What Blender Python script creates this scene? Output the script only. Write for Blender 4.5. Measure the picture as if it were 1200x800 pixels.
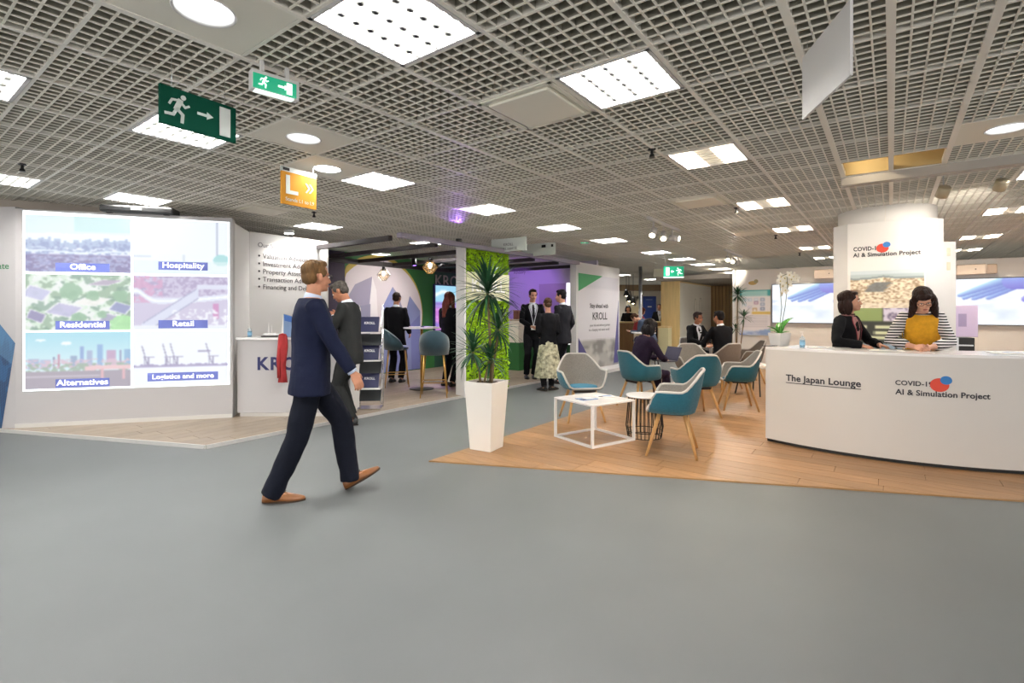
import bpy, bmesh, math, random
import numpy as np
from mathutils import Vector, Matrix, Quaternion, noise

for _o in list(bpy.data.objects):
    bpy.data.objects.remove(_o)
SC = bpy.context.scene
COL = SC.collection
PI = math.pi
R = math.radians
random.seed(7)
V = Vector

# ---------------------------------------------------------------- camera, world, exposure
EYE = 1.42            # eye height of the photographer
FPX = 594.0           # focal length in pixels of a 1200 px wide frame
HOR = 366.0           # row of the horizon
cam_d = bpy.data.cameras.new('camera')
cam = bpy.data.objects.new('camera', cam_d)
COL.objects.link(cam)
cam.location = (0, 0, EYE)
cam.rotation_euler = (PI / 2, 0, 0)
cam_d.sensor_width = 36.0
cam_d.lens = 36.0 * FPX / 1200.0
cam_d.shift_y = -(400.0 - HOR) / 1200.0
cam_d.clip_start = 0.05
cam_d.clip_end = 200
SC.camera = cam

world = bpy.data.worlds.new('hall_air')
SC.world = world
world.use_nodes = True
_bg = world.node_tree.nodes['Background']
_bg.inputs[0].default_value = (1.0, 0.97, 0.93, 1)
_bg.inputs[1].default_value = 2.6

SC.view_settings.view_transform = 'Standard'
SC.view_settings.look = 'None'
SC.view_settings.exposure = 0.0
SC.view_settings.gamma = 1.0
SC.view_settings.use_curve_mapping = False
try:
    SC.cycles.use_denoising = True
    SC.cycles.use_light_tree = True
    SC.cycles.max_bounces = 8
    SC.cycles.diffuse_bounces = 4
    SC.cycles.sample_clamp_indirect = 8
except Exception:
    pass

PANEL_GLOW = 84.0      # emission of the ceiling fittings
ZC = 2.83             # height of the egg-crate ceiling

# ---------------------------------------------------------------- the hall's own grid (turned against the view)
CU, SU = 0.599, 0.801
RU = math.atan2(SU, CU)          # heading of the u axis
RV = RU - PI / 2                 # frame whose x runs along -v and whose y runs along u


def UV(u, v, z=0.0):
    return V((CU * u - SU * v, SU * u + CU * v, z))


def at(px, py, z=0.0):
    """point at height z seen at a pixel (z clearly above or below eye level)"""
    y = FPX * (z - EYE) / (HOR - py)
    return V(((px - 600.0) * y / FPX, y, z))


def atY(px, py, y):
    return V(((px - 600.0) * y / FPX, y, EYE + (HOR - py) * y / FPX))


def to_uv(p):
    return CU * p.x + SU * p.y, -SU * p.x + CU * p.y


# ---------------------------------------------------------------- lamps of the hall
def area_lamp(name, loc, size, power, color=(1, 1, 1), aim=None, shape='SQUARE', size_y=None):
    d = bpy.data.lights.new(name, 'AREA')
    d.energy = power
    d.color = color
    d.shape = shape
    d.size = size
    if size_y:
        d.shape = 'RECTANGLE'
        d.size_y = size_y
    o = bpy.data.objects.new(name, d)
    o.location = loc
    if aim is not None:
        o.rotation_euler = (V(aim) - V(loc)).to_track_quat('-Z', 'Y').to_euler()
    COL.objects.link(o)
    return o


def spot_lamp(name, loc, aim, power, color=(1, 1, 1), angle=60, blend=0.6, r=0.03):
    d = bpy.data.lights.new(name, 'SPOT')
    d.energy = power
    d.color = color
    d.spot_size = R(angle)
    d.spot_blend = blend
    d.shadow_soft_size = r
    o = bpy.data.objects.new(name, d)
    o.location = loc
    o.rotation_euler = (V(aim) - V(loc)).to_track_quat('-Z', 'Y').to_euler()
    COL.objects.link(o)
    return o


# ---------------------------------------------------------------- materials
def lin(c):
    if isinstance(c, str):
        c = c.lstrip('#')
        c = [int(c[i:i + 2], 16) / 255 for i in (0, 2, 4)]
    return tuple(x / 12.92 if x <= 0.04045 else ((x + 0.055) / 1.055) ** 2.4 for x in c)


def mat(name, col, rough=0.6, metal=0.0, emit=0.0, var=0.0, scale=8.0, bump=0.0, bscale=60.0, stretch=None,
        alpha=1.0, trans=0.0, rnd=0.0, coat=0.0, spec=None, sheen=0.0):
    m = bpy.data.materials.new(name)
    m.use_nodes = True
    nt = m.node_tree
    b = nt.nodes['Principled BSDF']
    c = lin(col)
    b.inputs['Base Color'].default_value = (*c, 1)
    b.inputs['Roughness'].default_value = rough
    b.inputs['Metallic'].default_value = metal
    if spec is not None:
        b.inputs['Specular IOR Level'].default_value = spec
    if coat:
        b.inputs['Coat Weight'].default_value = coat
    if sheen:
        b.inputs['Sheen Weight'].default_value = sheen
    if emit:
        b.inputs['Emission Color'].default_value = (*c, 1)
        b.inputs['Emission Strength'].default_value = emit
    if alpha < 1:
        b.inputs['Alpha'].default_value = alpha
    if trans:
        b.inputs['Transmission Weight'].default_value = trans
    co = None
    if var or bump:
        tc = nt.nodes.new('ShaderNodeTexCoord')
        mp = nt.nodes.new('ShaderNodeMapping')
        nt.links.new(tc.outputs['Object'], mp.inputs[0])
        if stretch:
            mp.inputs['Scale'].default_value = stretch
        co = mp.outputs[0]
    src = None
    if var:
        n = nt.nodes.new('ShaderNodeTexNoise')
        n.inputs['Scale'].default_value = scale
        n.inputs['Detail'].default_value = 4
        nt.links.new(co, n.inputs['Vector'])
        r = nt.nodes.new('ShaderNodeValToRGB')
        r.color_ramp.elements[0].position = 0.3
        r.color_ramp.elements[1].position = 0.7
        r.color_ramp.elements[0].color = (*[max(0, x * (1 - var)) for x in c], 1)
        r.color_ramp.elements[1].color = (*[min(1, x * (1 + var)) for x in c], 1)
        nt.links.new(n.outputs['Fac'], r.inputs[0])
        src = r.outputs[0]
    if rnd:
        oi = nt.nodes.new('ShaderNodeObjectInfo')
        mr = nt.nodes.new('ShaderNodeMapRange')
        mr.inputs['To Min'].default_value = 1 - rnd
        mr.inputs['To Max'].default_value = 1 + rnd
        nt.links.new(oi.outputs['Random'], mr.inputs['Value'])
        h = nt.nodes.new('ShaderNodeHueSaturation')
        h.inputs['Color'].default_value = (*c, 1)
        if src:
            nt.links.new(src, h.inputs['Color'])
        nt.links.new(mr.outputs[0], h.inputs['Value'])
        src = h.outputs[0]
    if src:
        nt.links.new(src, b.inputs['Base Color'])
    if bump:
        n = nt.nodes.new('ShaderNodeTexNoise')
        n.inputs['Scale'].default_value = bscale
        n.inputs['Detail'].default_value = 3
        nt.links.new(co, n.inputs['Vector'])
        bp = nt.nodes.new('ShaderNodeBump')
        bp.inputs['Strength'].default_value = bump
        bp.inputs['Distance'].default_value = 0.02
        nt.links.new(n.outputs['Fac'], bp.inputs['Height'])
        nt.links.new(bp.outputs[0], b.inputs['Normal'])
    return m


def mat_attr(name, emit=0.0, rough=0.5, base=1.0):
    """colours come from the mesh (printed pictures, screens)"""
    m = bpy.data.materials.new(name)
    m.use_nodes = True
    nt = m.node_tree
    b = nt.nodes['Principled BSDF']
    a = nt.nodes.new('ShaderNodeAttribute')
    a.attribute_name = 'Col'
    b.inputs['Roughness'].default_value = rough
    if emit:
        b.inputs['Base Color'].default_value = (0.03, 0.03, 0.03, 1)
        nt.links.new(a.outputs['Color'], b.inputs['Emission Color'])
        b.inputs['Emission Strength'].default_value = emit
    else:
        nt.links.new(a.outputs['Color'], b.inputs['Base Color'])
    return m


M = {}
M['carpet'] = mat('grey_carpet', '#626566', 0.48, var=0.09, scale=0.9, bump=0.25, bscale=350, spec=0.5)
M['oak'] = mat('oak_board', '#97724e', 0.42, var=0.20, scale=3.0, stretch=(14, 1.6, 4), rnd=0.13, bump=0.05, bscale=20)
M['grey_oak'] = mat('grey_oak_board', '#938473', 0.4, var=0.16, scale=3.0, stretch=(2.2, 14, 4), rnd=0.10, bump=0.05, bscale=20)
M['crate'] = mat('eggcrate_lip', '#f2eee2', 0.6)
M['crate_body'] = mat('eggcrate_blade', '#a6a294', 0.7)  # blade sides toned darker: shade inside the cells put into the colour
M['tbar'] = mat('ceiling_bar_paint', '#f0ece2', 0.5)
M['plenum'] = mat('plenum_soot', '#3d3b33', 0.9, var=0.3, scale=2.0)  # dark mottled slab above the ceiling grid
M['tile'] = mat('ceiling_tile_paint', '#ebe7da', 0.6)
M['glow'] = mat('lit_diffuser', '#fffdf8', 0.5, emit=PANEL_GLOW)
M['glow_warm'] = mat('lit_lamp_glass', '#ffe9c8', 0.5, emit=14)
M['glow_down'] = mat('lit_downlight_glass', '#f2fbff', 0.5, emit=9)
M['louver'] = mat('louvre_acrylic', '#fbfbf8', 0.5, trans=0.75)
M['glow_bay'] = mat('lit_bay_diffuser', '#fff1dc', 0.5, emit=PANEL_GLOW * 1.35)
M['white'] = mat('white_laminate', '#dddbda', 0.45, var=0.01, scale=3)
M['white_gloss'] = mat('white_gloss_paint', '#efeceb', 0.25, coat=0.3)
M['cream'] = mat('cream_board', '#eae2d2', 0.5, var=0.02, scale=3)
M['desk'] = mat('desk_laminate', '#d3cec9', 0.38, var=0.01, scale=2)
M['pale_wall'] = mat('pale_wall_paint', '#ebe7e3', 0.6, var=0.02, scale=1.5)
M['hall_wall'] = mat('hall_wall_paint', '#b7ada2', 0.7, var=0.04, scale=1.2)
M['screen_wall'] = mat('stand_wall_paint', '#b9b6b7', 0.55)
M['black'] = mat('black_plastic', '#141416', 0.4)
M['dark'] = mat('dark_beam_paint', '#2b2527', 0.55)
M['steel'] = mat('brushed_steel', '#c9cbce', 0.3, metal=0.85)
M['chrome'] = mat('chrome_wire', '#d8d8d8', 0.18, metal=1.0)
M['brass'] = mat('brass_leg', '#c59a55', 0.28, metal=0.9)
M['alu'] = mat('aluminium_edge', '#dcdad6', 0.3, metal=0.6)
M['text_dark'] = mat('dark_lettering', '#2a2730', 0.5)
M['text_navy'] = mat('navy_lettering', '#262a5e', 0.5)
M['text_white'] = mat('white_lettering', '#f4f4f2', 0.5)
M['text_grey'] = mat('grey_lettering', '#6d6a70', 0.5)
M['text_green'] = mat('green_lettering', '#2f7a4a', 0.5)
M['navy'] = mat('navy_print', '#20244f', 0.4)
M['purple_wall'] = mat('aubergine_wall_print', '#2c1c38', 0.6)
M['lilac_wall'] = mat('lilac_wall_print', '#cfc6d6', 0.6)
M['green_wall'] = mat('green_wall_print', '#2d6a35', 0.6, var=0.03, scale=2)
M['teal_dark_wall'] = mat('dark_green_wall_print', '#1f4437', 0.6)
M['plywood'] = mat('plywood_face', '#e3c58a', 0.5, var=0.09, scale=2, stretch=(6, 6, 0.6))
M['walnut'] = mat('walnut_slat', '#9a7a4c', 0.5, var=0.12, scale=3, stretch=(5, 5, 0.5), rnd=0.1)
M['sign_green'] = mat('exit_sign_green', '#034534', 0.8, spec=0.15)
M['sign_green_lit'] = mat('exit_sign_lit_green', '#0b9a72', 0.4, emit=0.55)
M['sign_white_lit'] = mat('exit_sign_lit_white', '#f0fff8', 0.4, emit=0.9)
M['sign_white'] = mat('sign_white', '#d7ddda', 0.45)
M['sign_orange'] = mat('sign_orange', '#d3922c', 0.7, spec=0.2)
M['teal_fabric'] = mat('teal_felt', '#155f72', 0.85, var=0.12, scale=60, bump=0.3, bscale=400, sheen=0.2)
M['grey_fabric'] = mat('grey_melange_felt', '#8a8580', 0.9, var=0.16, scale=90, bump=0.3, bscale=400)
M['taupe_fabric'] = mat('taupe_felt', '#73685f', 0.9, var=0.12, scale=60, bump=0.3, bscale=400)
M['piping'] = mat('pale_grey_piping', '#b8b4b0', 0.8)
M['pad_blue'] = mat('blue_seat_pad', '#2f6c86', 0.9, var=0.1, scale=80)
M['beech'] = mat('beech_leg', '#c99b63', 0.45, var=0.12, scale=6, stretch=(4, 4, 0.5))
M['velvet'] = mat('petrol_velvet', '#1b3d4a', 0.8, var=0.1, scale=10, sheen=0.5)
M['planter'] = mat('planter_lacquer', '#e9e3db', 0.3, coat=0.2)
M['soil'] = mat('dark_soil', '#3a261c', 0.95, var=0.4, scale=40, bump=0.8, bscale=60)
M['leaf'] = mat('dark_green_leaf', '#1f4a2c', 0.45, var=0.25, scale=6, rnd=0.3)
M['leaf_orchid'] = mat('orchid_leaf', '#3f8a2e', 0.35, var=0.15, scale=8)
M['petal'] = mat('white_petal', '#f6f0e4', 0.5)
M['stem'] = mat('brown_cane', '#7d6a4c', 0.8, var=0.2, scale=30)
M['stem_green'] = mat('green_flower_stem', '#55603a', 0.6)
M['moss'] = mat('bright_moss', '#b4e02a', 0.9, var=0.45, scale=14, rnd=0.0)
M['paper'] = mat('printed_paper', '#eceae6', 0.6)
M['paper_blue'] = mat('blue_leaflet', '#7e93b8', 0.5)
M['glass_blue'] = mat('blue_sanitiser_gel', '#5aa9d6', 0.15, trans=0.35)
M['clear'] = mat('clear_plastic', '#eef4f6', 0.1, trans=0.7)
M['wire_black'] = mat('black_wire', '#2a2624', 0.4, metal=0.5)
M['red_cloth'] = mat('red_cloth', '#a32a2c', 0.8, var=0.1, scale=20)
M['skin'] = mat('skin', '#bd8468', 0.55, var=0.05, scale=20)
M['skin_tan'] = mat('tan_skin', '#a56c4e', 0.55, var=0.05, scale=20)
M['skin_pale'] = mat('pale_skin', '#cf9a80', 0.55, var=0.05, scale=20)
M['suit_navy'] = mat('navy_suit_cloth', '#151a30', 0.85, var=0.12, scale=5, bump=0.35, bscale=14, spec=0.15)
M['trouser_navy'] = mat('navy_trouser_cloth', '#11141f', 0.85, var=0.12, scale=5, bump=0.35, bscale=14, spec=0.15)
M['suit_grey'] = mat('charcoal_suit_cloth', '#252626', 0.85, var=0.12, scale=5, bump=0.3, bscale=14, spec=0.15)
M['suit_black'] = mat('black_suit_cloth', '#0f0f13', 0.85, var=0.15, scale=6, bump=0.3, bscale=14, spec=0.15)
M['suit_mid'] = mat('dark_grey_suit_cloth', '#222228', 0.85, var=0.12, scale=6, bump=0.3, bscale=14, spec=0.15)
M['shirt'] = mat('white_shirt_cotton', '#dfe4ee', 0.8)
M['shirt_blue'] = mat('pale_blue_shirt_cotton', '#bcc9e2', 0.8)
M['mustard'] = mat('mustard_knit', '#d39a1e', 0.9, var=0.12, scale=30, bump=0.3, bscale=60)
M['plum'] = mat('plum_wool', '#241a2c', 0.9, var=0.15, scale=10, bump=0.3, bscale=30, spec=0.15)
M['leather_tan'] = mat('tan_shoe_leather', '#7c4c22', 0.35, var=0.15, scale=14)
M['leather_black'] = mat('black_shoe_leather', '#121214', 0.3)
M['sole'] = mat('shoe_sole', '#3a2a1e', 0.7)
M['hair_blond'] = mat('sandy_hair', '#6e5234', 0.6, var=0.35, scale=25, stretch=(1, 1, 0.35), bump=0.6, bscale=70, spec=0.15)
M['hair_dark'] = mat('dark_brown_hair', '#2a1a16', 0.5, var=0.4, scale=25, stretch=(1, 1, 0.25), bump=0.6, bscale=70, spec=0.15)
M['hair_black'] = mat('black_hair', '#181416', 0.5, var=0.3, scale=25, stretch=(1, 1, 0.25), bump=0.6, bscale=70, spec=0.15)
M['hair_red'] = mat('auburn_hair', '#5a2a20', 0.5, var=0.4, scale=25, stretch=(1, 1, 0.25), bump=0.6, bscale=70, spec=0.15)
M['hair_grey'] = mat('grey_hair', '#4c4742', 0.6, var=0.4, scale=30, bump=0.6, bscale=70, spec=0.15)
M['hair_light'] = mat('light_brown_hair', '#3d281a', 0.55, var=0.35, scale=25, bump=0.6, bscale=70, spec=0.15)
M['lip'] = mat('lips', '#a8605a', 0.5)
M['eye'] = mat('eye_dark', '#2c2220', 0.3)
M['print'] = mat_attr('printed_picture', rough=0.5)
M['screen_print'] = mat_attr('projected_picture', emit=1.0)
M['tv_print'] = mat_attr('television_picture', emit=1.05, rough=0.2)


# ---------------------------------------------------------------- mesh builder
class MB:
    def __init__(s):
        s.v = []
        s.f = []

    def add(s, vs, fs, mx=None):
        k = len(s.v)
        if mx is not None:
            vs = [mx @ V(p) for p in vs]
        s.v.extend([tuple(p) for p in vs])
        s.f.extend([tuple(i + k for i in f) for f in fs])
        return s

    def box(s, c, d, rz=0, mx=None):
        x, y, z = d[0] / 2, d[1] / 2, d[2] / 2
        vs = [(-x, -y, -z), (x, -y, -z), (x, y, -z), (-x, y, -z), (-x, -y, z), (x, -y, z), (x, y, z), (-x, y, z)]
        fs = [(0, 3, 2, 1), (4, 5, 6, 7), (0, 1, 5, 4), (1, 2, 6, 5), (2, 3, 7, 6), (3, 0, 4, 7)]
        m = Matrix.Translation(c) @ Matrix.Rotation(rz, 4, 'Z')
        if mx is not None:
            m = mx @ m
        return s.add(vs, fs, m)

    def bx(s, x0, x1, y0, y1, z0, z1):
        return s.box(((x0 + x1) / 2, (y0 + y1) / 2, (z0 + z1) / 2), (x1 - x0, y1 - y0, z1 - z0))

    def prism(s, pts, z0, z1, mx=None):
        n = len(pts)
        vs = [(p[0], p[1], z0) for p in pts] + [(p[0], p[1], z1) for p in pts]
        fs = [tuple(range(n - 1, -1, -1)), tuple(range(n, 2 * n))]
        fs += [(i, (i + 1) % n, n + (i + 1) % n, n + i) for i in range(n)]
        return s.add(vs, fs, mx)

    def plate(s, pts, y0, y1):
        """polygon in the x-z plane (as seen from -y) with thickness from y0 to y1"""
        n = len(pts)
        vs = [(p[0], y0, p[1]) for p in pts] + [(p[0], y1, p[1]) for p in pts]
        fs = [tuple(range(n)), tuple(range(2 * n - 1, n - 1, -1))]
        fs += [((i + 1) % n, i, n + i, n + (i + 1) % n) for i in range(n)]
        return s.add(vs, fs)

    def rings(s, rs, cap=True, closed=True):
        n = len(rs[0])
        k = len(s.v)
        for r in rs:
            s.v.extend([tuple(p) for p in r])
        for a in range(len(rs) - 1):
            for i in range(n if closed else n - 1):
                j = (i + 1) % n
                s.f.append((k + a * n + i, k + a * n + j, k + (a + 1) * n + j, k + (a + 1) * n + i))
        if cap:
            s.f.append(tuple(k + i for i in range(n - 1, -1, -1)))
            s.f.append(tuple(k + (len(rs) - 1) * n + i for i in range(n)))
        return s

    def tube(s, path, rad, n=10, flat=1.0, up=None, cap=True):
        """path of points, a radius (or list); flat squeezes one axis"""
        path = [V(p) for p in path]
        if not isinstance(rad, (list, tuple)):
            rad = [rad] * len(path)
        rs = []
        ref = V(up) if up is not None else None
        prev = None
        for i, p in enumerate(path):
            if i == 0:
                t = path[1] - p
            elif i == len(path) - 1:
                t = p - path[i - 1]
            else:
                t = (path[i + 1] - p).normalized() + (p - path[i - 1]).normalized()
            t.normalize()
            if prev is None:
                a = ref if ref is not None else (V((0, 0, 1)) if abs(t.z) < 0.9 else V((1, 0, 0)))
                x = a - t * a.dot(t)
            else:
                x = prev - t * prev.dot(t)
            if x.length < 1e-6:
                x = t.orthogonal()
            x.normalize()
            prev = x
            y = t.cross(x)
            rs.append([p + (x * math.cos(q) + y * math.sin(q) * flat) * rad[i] for q in [2 * PI * j / n for j in range(n)]])
        return s.rings(rs, cap)

    def lathe(s, prof, n=24, mx=None, cap=True):
        """profile of (radius, z)"""
        k = MB()
        k.rings([[(max(r, 1e-4) * math.cos(2 * PI * j / n), max(r, 1e-4) * math.sin(2 * PI * j / n), z) for j in range(n)] for r, z in prof], cap)
        return s.add(k.v, k.f, mx)

    def ell(s, c, r, mx=None, n=14, m=9):
        k = MB()
        rs = []
        for a in range(m + 1):
            t = -PI / 2 + PI * a / m
            t = max(-PI / 2 + 0.05, min(PI / 2 - 0.05, t))
            rs.append([(c[0] + r[0] * math.cos(t) * math.cos(2 * PI * j / n), c[1] + r[1] * math.cos(t) * math.sin(2 * PI * j / n), c[2] + r[2] * math.sin(t)) for j in range(n)])
        k.rings(rs)
        return s.add(k.v, k.f, mx)

    def mesh(s, name):
        me = bpy.data.meshes.new(name)
        me.from_pydata(s.v, [], s.f)
        me.update()
        return me


def obj(name, mb, m, parent=None, smooth=False, bevel=0.0, kind=None, loc=None, rz=None, fix=False):
    me = mb if isinstance(mb, bpy.types.Mesh) else mb.mesh(name)
    if fix:
        b = bmesh.new()
        b.from_mesh(me)
        bmesh.ops.recalc_face_normals(b, faces=b.faces)
        b.to_mesh(me)
        b.free()
    o = bpy.data.objects.new(name, me)
    COL.objects.link(o)
    if m is not None and len(me.materials) == 0:
        me.materials.append(M[m] if isinstance(m, str) else m)
    if smooth:
        for p in me.polygons:
            p.use_smooth = True
    if bevel:
        bv = o.modifiers.new('bevel', 'BEVEL')
        bv.width = bevel
        bv.segments = 2
        bv.limit_method = 'ANGLE'
    if parent is not None:
        o.parent = parent
    if kind:
        o['kind'] = kind
    if loc is not None:
        o.location = loc
    if rz is not None:
        o.rotation_euler = (0, 0, rz)
    return o


def tag(o, label, cat, group=None):
    o['label'] = label
    o['category'] = cat
    if group:
        o['group'] = group
    return o


def thing(name, label, cat, loc=(0, 0, 0), rz=0.0, group=None):
    o = bpy.data.objects.new(name, None)
    o.empty_display_size = 0.1
    COL.objects.link(o)
    o.location = loc
    o.rotation_euler = (0, 0, rz)
    return tag(o, label, cat, group)


def structure(name, mb, m, **k):
    return obj(name, mb, m, kind='structure', **k)


def copy_tree(o, loc=None, rz=None, label=None, parent=None):
    c = o.copy()
    COL.objects.link(c)
    if parent is not None:
        c.parent = parent
    for ch in list(o.children):
        copy_tree(ch, parent=c)
    if loc is not None:
        c.location = loc
    if rz is not None:
        c.rotation_euler = (0, 0, rz)
    if label:
        c['label'] = label
    return c


def baked(name, mb, mods):
    """evaluate modifiers on a builder and return the mesh"""
    o = bpy.data.objects.new('tmp', mb.mesh(name))
    COL.objects.link(o)
    for kind, kw in mods:
        md = o.modifiers.new(kind, kind)
        for k, v in kw.items():
            setattr(md, k, v)
    dg = bpy.context.evaluated_depsgraph_get()
    dg.update()
    me = bpy.data.meshes.new_from_object(o.evaluated_get(dg))
    me.name = name
    old = o.data
    bpy.data.objects.remove(o)
    bpy.data.meshes.remove(old)
    return me


def organic(name, mb, m, parent, voxel=0.008, it=4, fac=0.5, parts=True):
    """one continuous surface out of overlapping closed lofts"""
    me = baked(name, mb, [('REMESH', dict(mode='VOXEL', voxel_size=voxel)), ('SMOOTH', dict(factor=fac, iterations=it))])
    return obj(name, me, m, parent, smooth=True)


def text_mesh(body, size, ext=0.0015, bold=0.0, align='LEFT', space=1.0, shear=0.0, line=1.0):
    c = bpy.data.curves.new('lettering', 'FONT')
    c.body = body
    c.size = size
    c.extrude = ext
    c.offset = bold
    c.align_x = align
    c.space_character = space
    c.space_line = line
    c.shear = shear
    c.resolution_u = 3
    o = bpy.data.objects.new('tmp', c)
    COL.objects.link(o)
    dg = bpy.context.evaluated_depsgraph_get()
    dg.update()
    me = bpy.data.meshes.new_from_object(o.evaluated_get(dg))
    bpy.data.objects.remove(o)
    bpy.data.curves.remove(c)
    me.name = 'lettering'
    return me


def text(body, parent, loc, size, m, bold=0.0, align='LEFT', name='lettering', space=1.0, ext=0.0015, sx=1.0, line=1.0):
    me = text_mesh(body, size, ext, bold, align, space, line=line)
    me.transform(Matrix.Rotation(PI / 2, 4, 'X') @ Matrix.Diagonal((sx, 1, 1, 1)))
    return obj(name, me, m, parent, loc=loc)


def picture(name, parent, w, h, nx, ny, fn, m, loc=(0, 0, 0), bend=None, corners=None, blur=True):
    """flat print in the x-z plane (facing -y): a fine grid of facets with printed colours.
    fn(X, Y) gets arrays in 0..1 (Y upwards) and gives sRGB values"""
    xs = np.linspace(0, 1, nx + 1)
    ys = np.linspace(0, 1, ny + 1)
    gx, gy = np.meshgrid(xs, ys)
    if corners is None:
        vx, vz = gx * w, gy * h
    else:                                   # bl, br, tr, tl
        c = [np.array(q, float) for q in corners]
        q = ((1 - gx) * (1 - gy))[..., None] * c[0] + (gx * (1 - gy))[..., None] * c[1] + (gx * gy)[..., None] * c[2] + ((1 - gx) * gy)[..., None] * c[3]
        vx, vz = q[..., 0], q[..., 1]
    co = np.stack([vx, np.zeros_like(vx), vz], -1).reshape(-1, 3)
    if bend is not None:
        co = np.array([bend(p) for p in co])
    i = np.arange(nx * ny)
    a = (i // nx) * (nx + 1) + i % nx
    fs = np.stack([a, a + 1, a + nx + 2, a + nx + 1], -1)
    me = bpy.data.meshes.new(name)
    me.from_pydata(co.tolist(), [], fs.tolist())
    cx, cy = np.meshgrid((xs[:-1] + xs[1:]) / 2, (ys[:-1] + ys[1:]) / 2)
    rgb = np.clip(np.asarray(fn(cx, cy), float), 0, 1)
    if blur:                                # soften the print a little
        pd = np.pad(rgb, ((1, 1), (1, 1), (0, 0)), mode='edge')
        rgb = (pd[1:-1, 1:-1] * 4 + 2 * (pd[:-2, 1:-1] + pd[2:, 1:-1] + pd[1:-1, :-2] + pd[1:-1, 2:]) + pd[:-2, :-2] + pd[2:, 2:] + pd[:-2, 2:] + pd[2:, :-2]) / 16
    l = np.where(rgb <= 0.04045, rgb / 12.92, ((rgb + 0.055) / 1.055) ** 2.4)
    l = np.concatenate([l, np.ones(l.shape[:2] + (1,))], -1).reshape(-1, 4)
    at_ = me.color_attributes.new('Col', 'FLOAT_COLOR', 'CORNER')
    at_.data.foreach_set('color', np.repeat(l, 4, axis=0).ravel())
    me.update()
    return obj(name, me, m, parent, loc=loc)


def nz(x, y, s=1.0, seed=0, oct=3):
    """value noise on arrays"""
    out = np.zeros_like(x, dtype=float)
    amp, tot = 1.0, 0.0
    rg = np.random.RandomState(seed)
    for o in range(oct):
        g = rg.rand(64, 64)
        fx, fy = x * s, y * s
        ix, iy = np.floor(fx).astype(int), np.floor(fy).astype(int)
        tx, ty = fx - ix, fy - iy
        tx, ty = tx * tx * (3 - 2 * tx), ty * ty * (3 - 2 * ty)
        q = lambda a, b: g[a % 64, b % 64]
        out += amp * ((q(ix, iy) * (1 - tx) + q(ix + 1, iy) * tx) * (1 - ty) + (q(ix, iy + 1) * (1 - tx) + q(ix + 1, iy + 1) * tx) * ty)
        tot += amp
        amp *= 0.5
        s *= 2.1
    return out / tot


_G3 = np.random.RandomState(77).rand(32, 32, 32) * 2 - 1


def nz3(p):
    """value noise (-1..1) at an array of points"""
    i = np.floor(p).astype(int)
    t = p - i
    t = t * t * (3 - 2 * t)
    out = 0
    for dx in (0, 1):
        for dy in (0, 1):
            for dz in (0, 1):
                w = (t[:, 0] if dx else 1 - t[:, 0]) * (t[:, 1] if dy else 1 - t[:, 1]) * (t[:, 2] if dz else 1 - t[:, 2])
                out = out + w * _G3[(i[:, 0] + dx) % 32, (i[:, 1] + dy) % 32, (i[:, 2] + dz) % 32]
    return out


def ruffle(me, fn):
    """push the vertices of a mesh along their normals by fn(points)"""
    n = len(me.vertices)
    co = np.empty(n * 3, np.float32)
    no = np.empty(n * 3, np.float32)
    me.vertices.foreach_get('co', co)
    me.vertex_normals.foreach_get('vector', no)
    co = co.reshape(-1, 3)
    co = co + no.reshape(-1, 3) * fn(co.astype(float))[:, None]
    me.vertices.foreach_set('co', co.astype(np.float32).ravel())
    me.update()


def paint(img, mask, col, a=1.0):
    c = np.array([int(col[i:i + 2], 16) / 255 for i in (1, 3, 5)]) if isinstance(col, str) else np.asarray(col)
    mk = (np.asarray(mask, float) * a)[..., None]
    return img * (1 - mk) + c * mk


def blank(x, col):
    c = np.array([int(col[i:i + 2], 16) / 255 for i in (1, 3, 5)])
    return np.zeros(x.shape + (3,)) + c

# ================================================================ THE SHELL
def clip_poly(poly, a, b):
    """keep what lies left of the line a-b"""
    out = []
    n = len(poly)
    sd = lambda p: (b[0] - a[0]) * (p[1] - a[1]) - (b[1] - a[1]) * (p[0] - a[0])
    for i in range(n):
        p, q = poly[i], poly[(i + 1) % n]
        dp, dq = sd(p), sd(q)
        if dp >= 0:
            out.append(p)
        if (dp > 0) != (dq > 0) and abs(dp - dq) > 1e-9:
            t = dp / (dp - dq)
            out.append((p[0] + (q[0] - p[0]) * t, p[1] + (q[1] - p[1]) * t))
    return out


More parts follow.
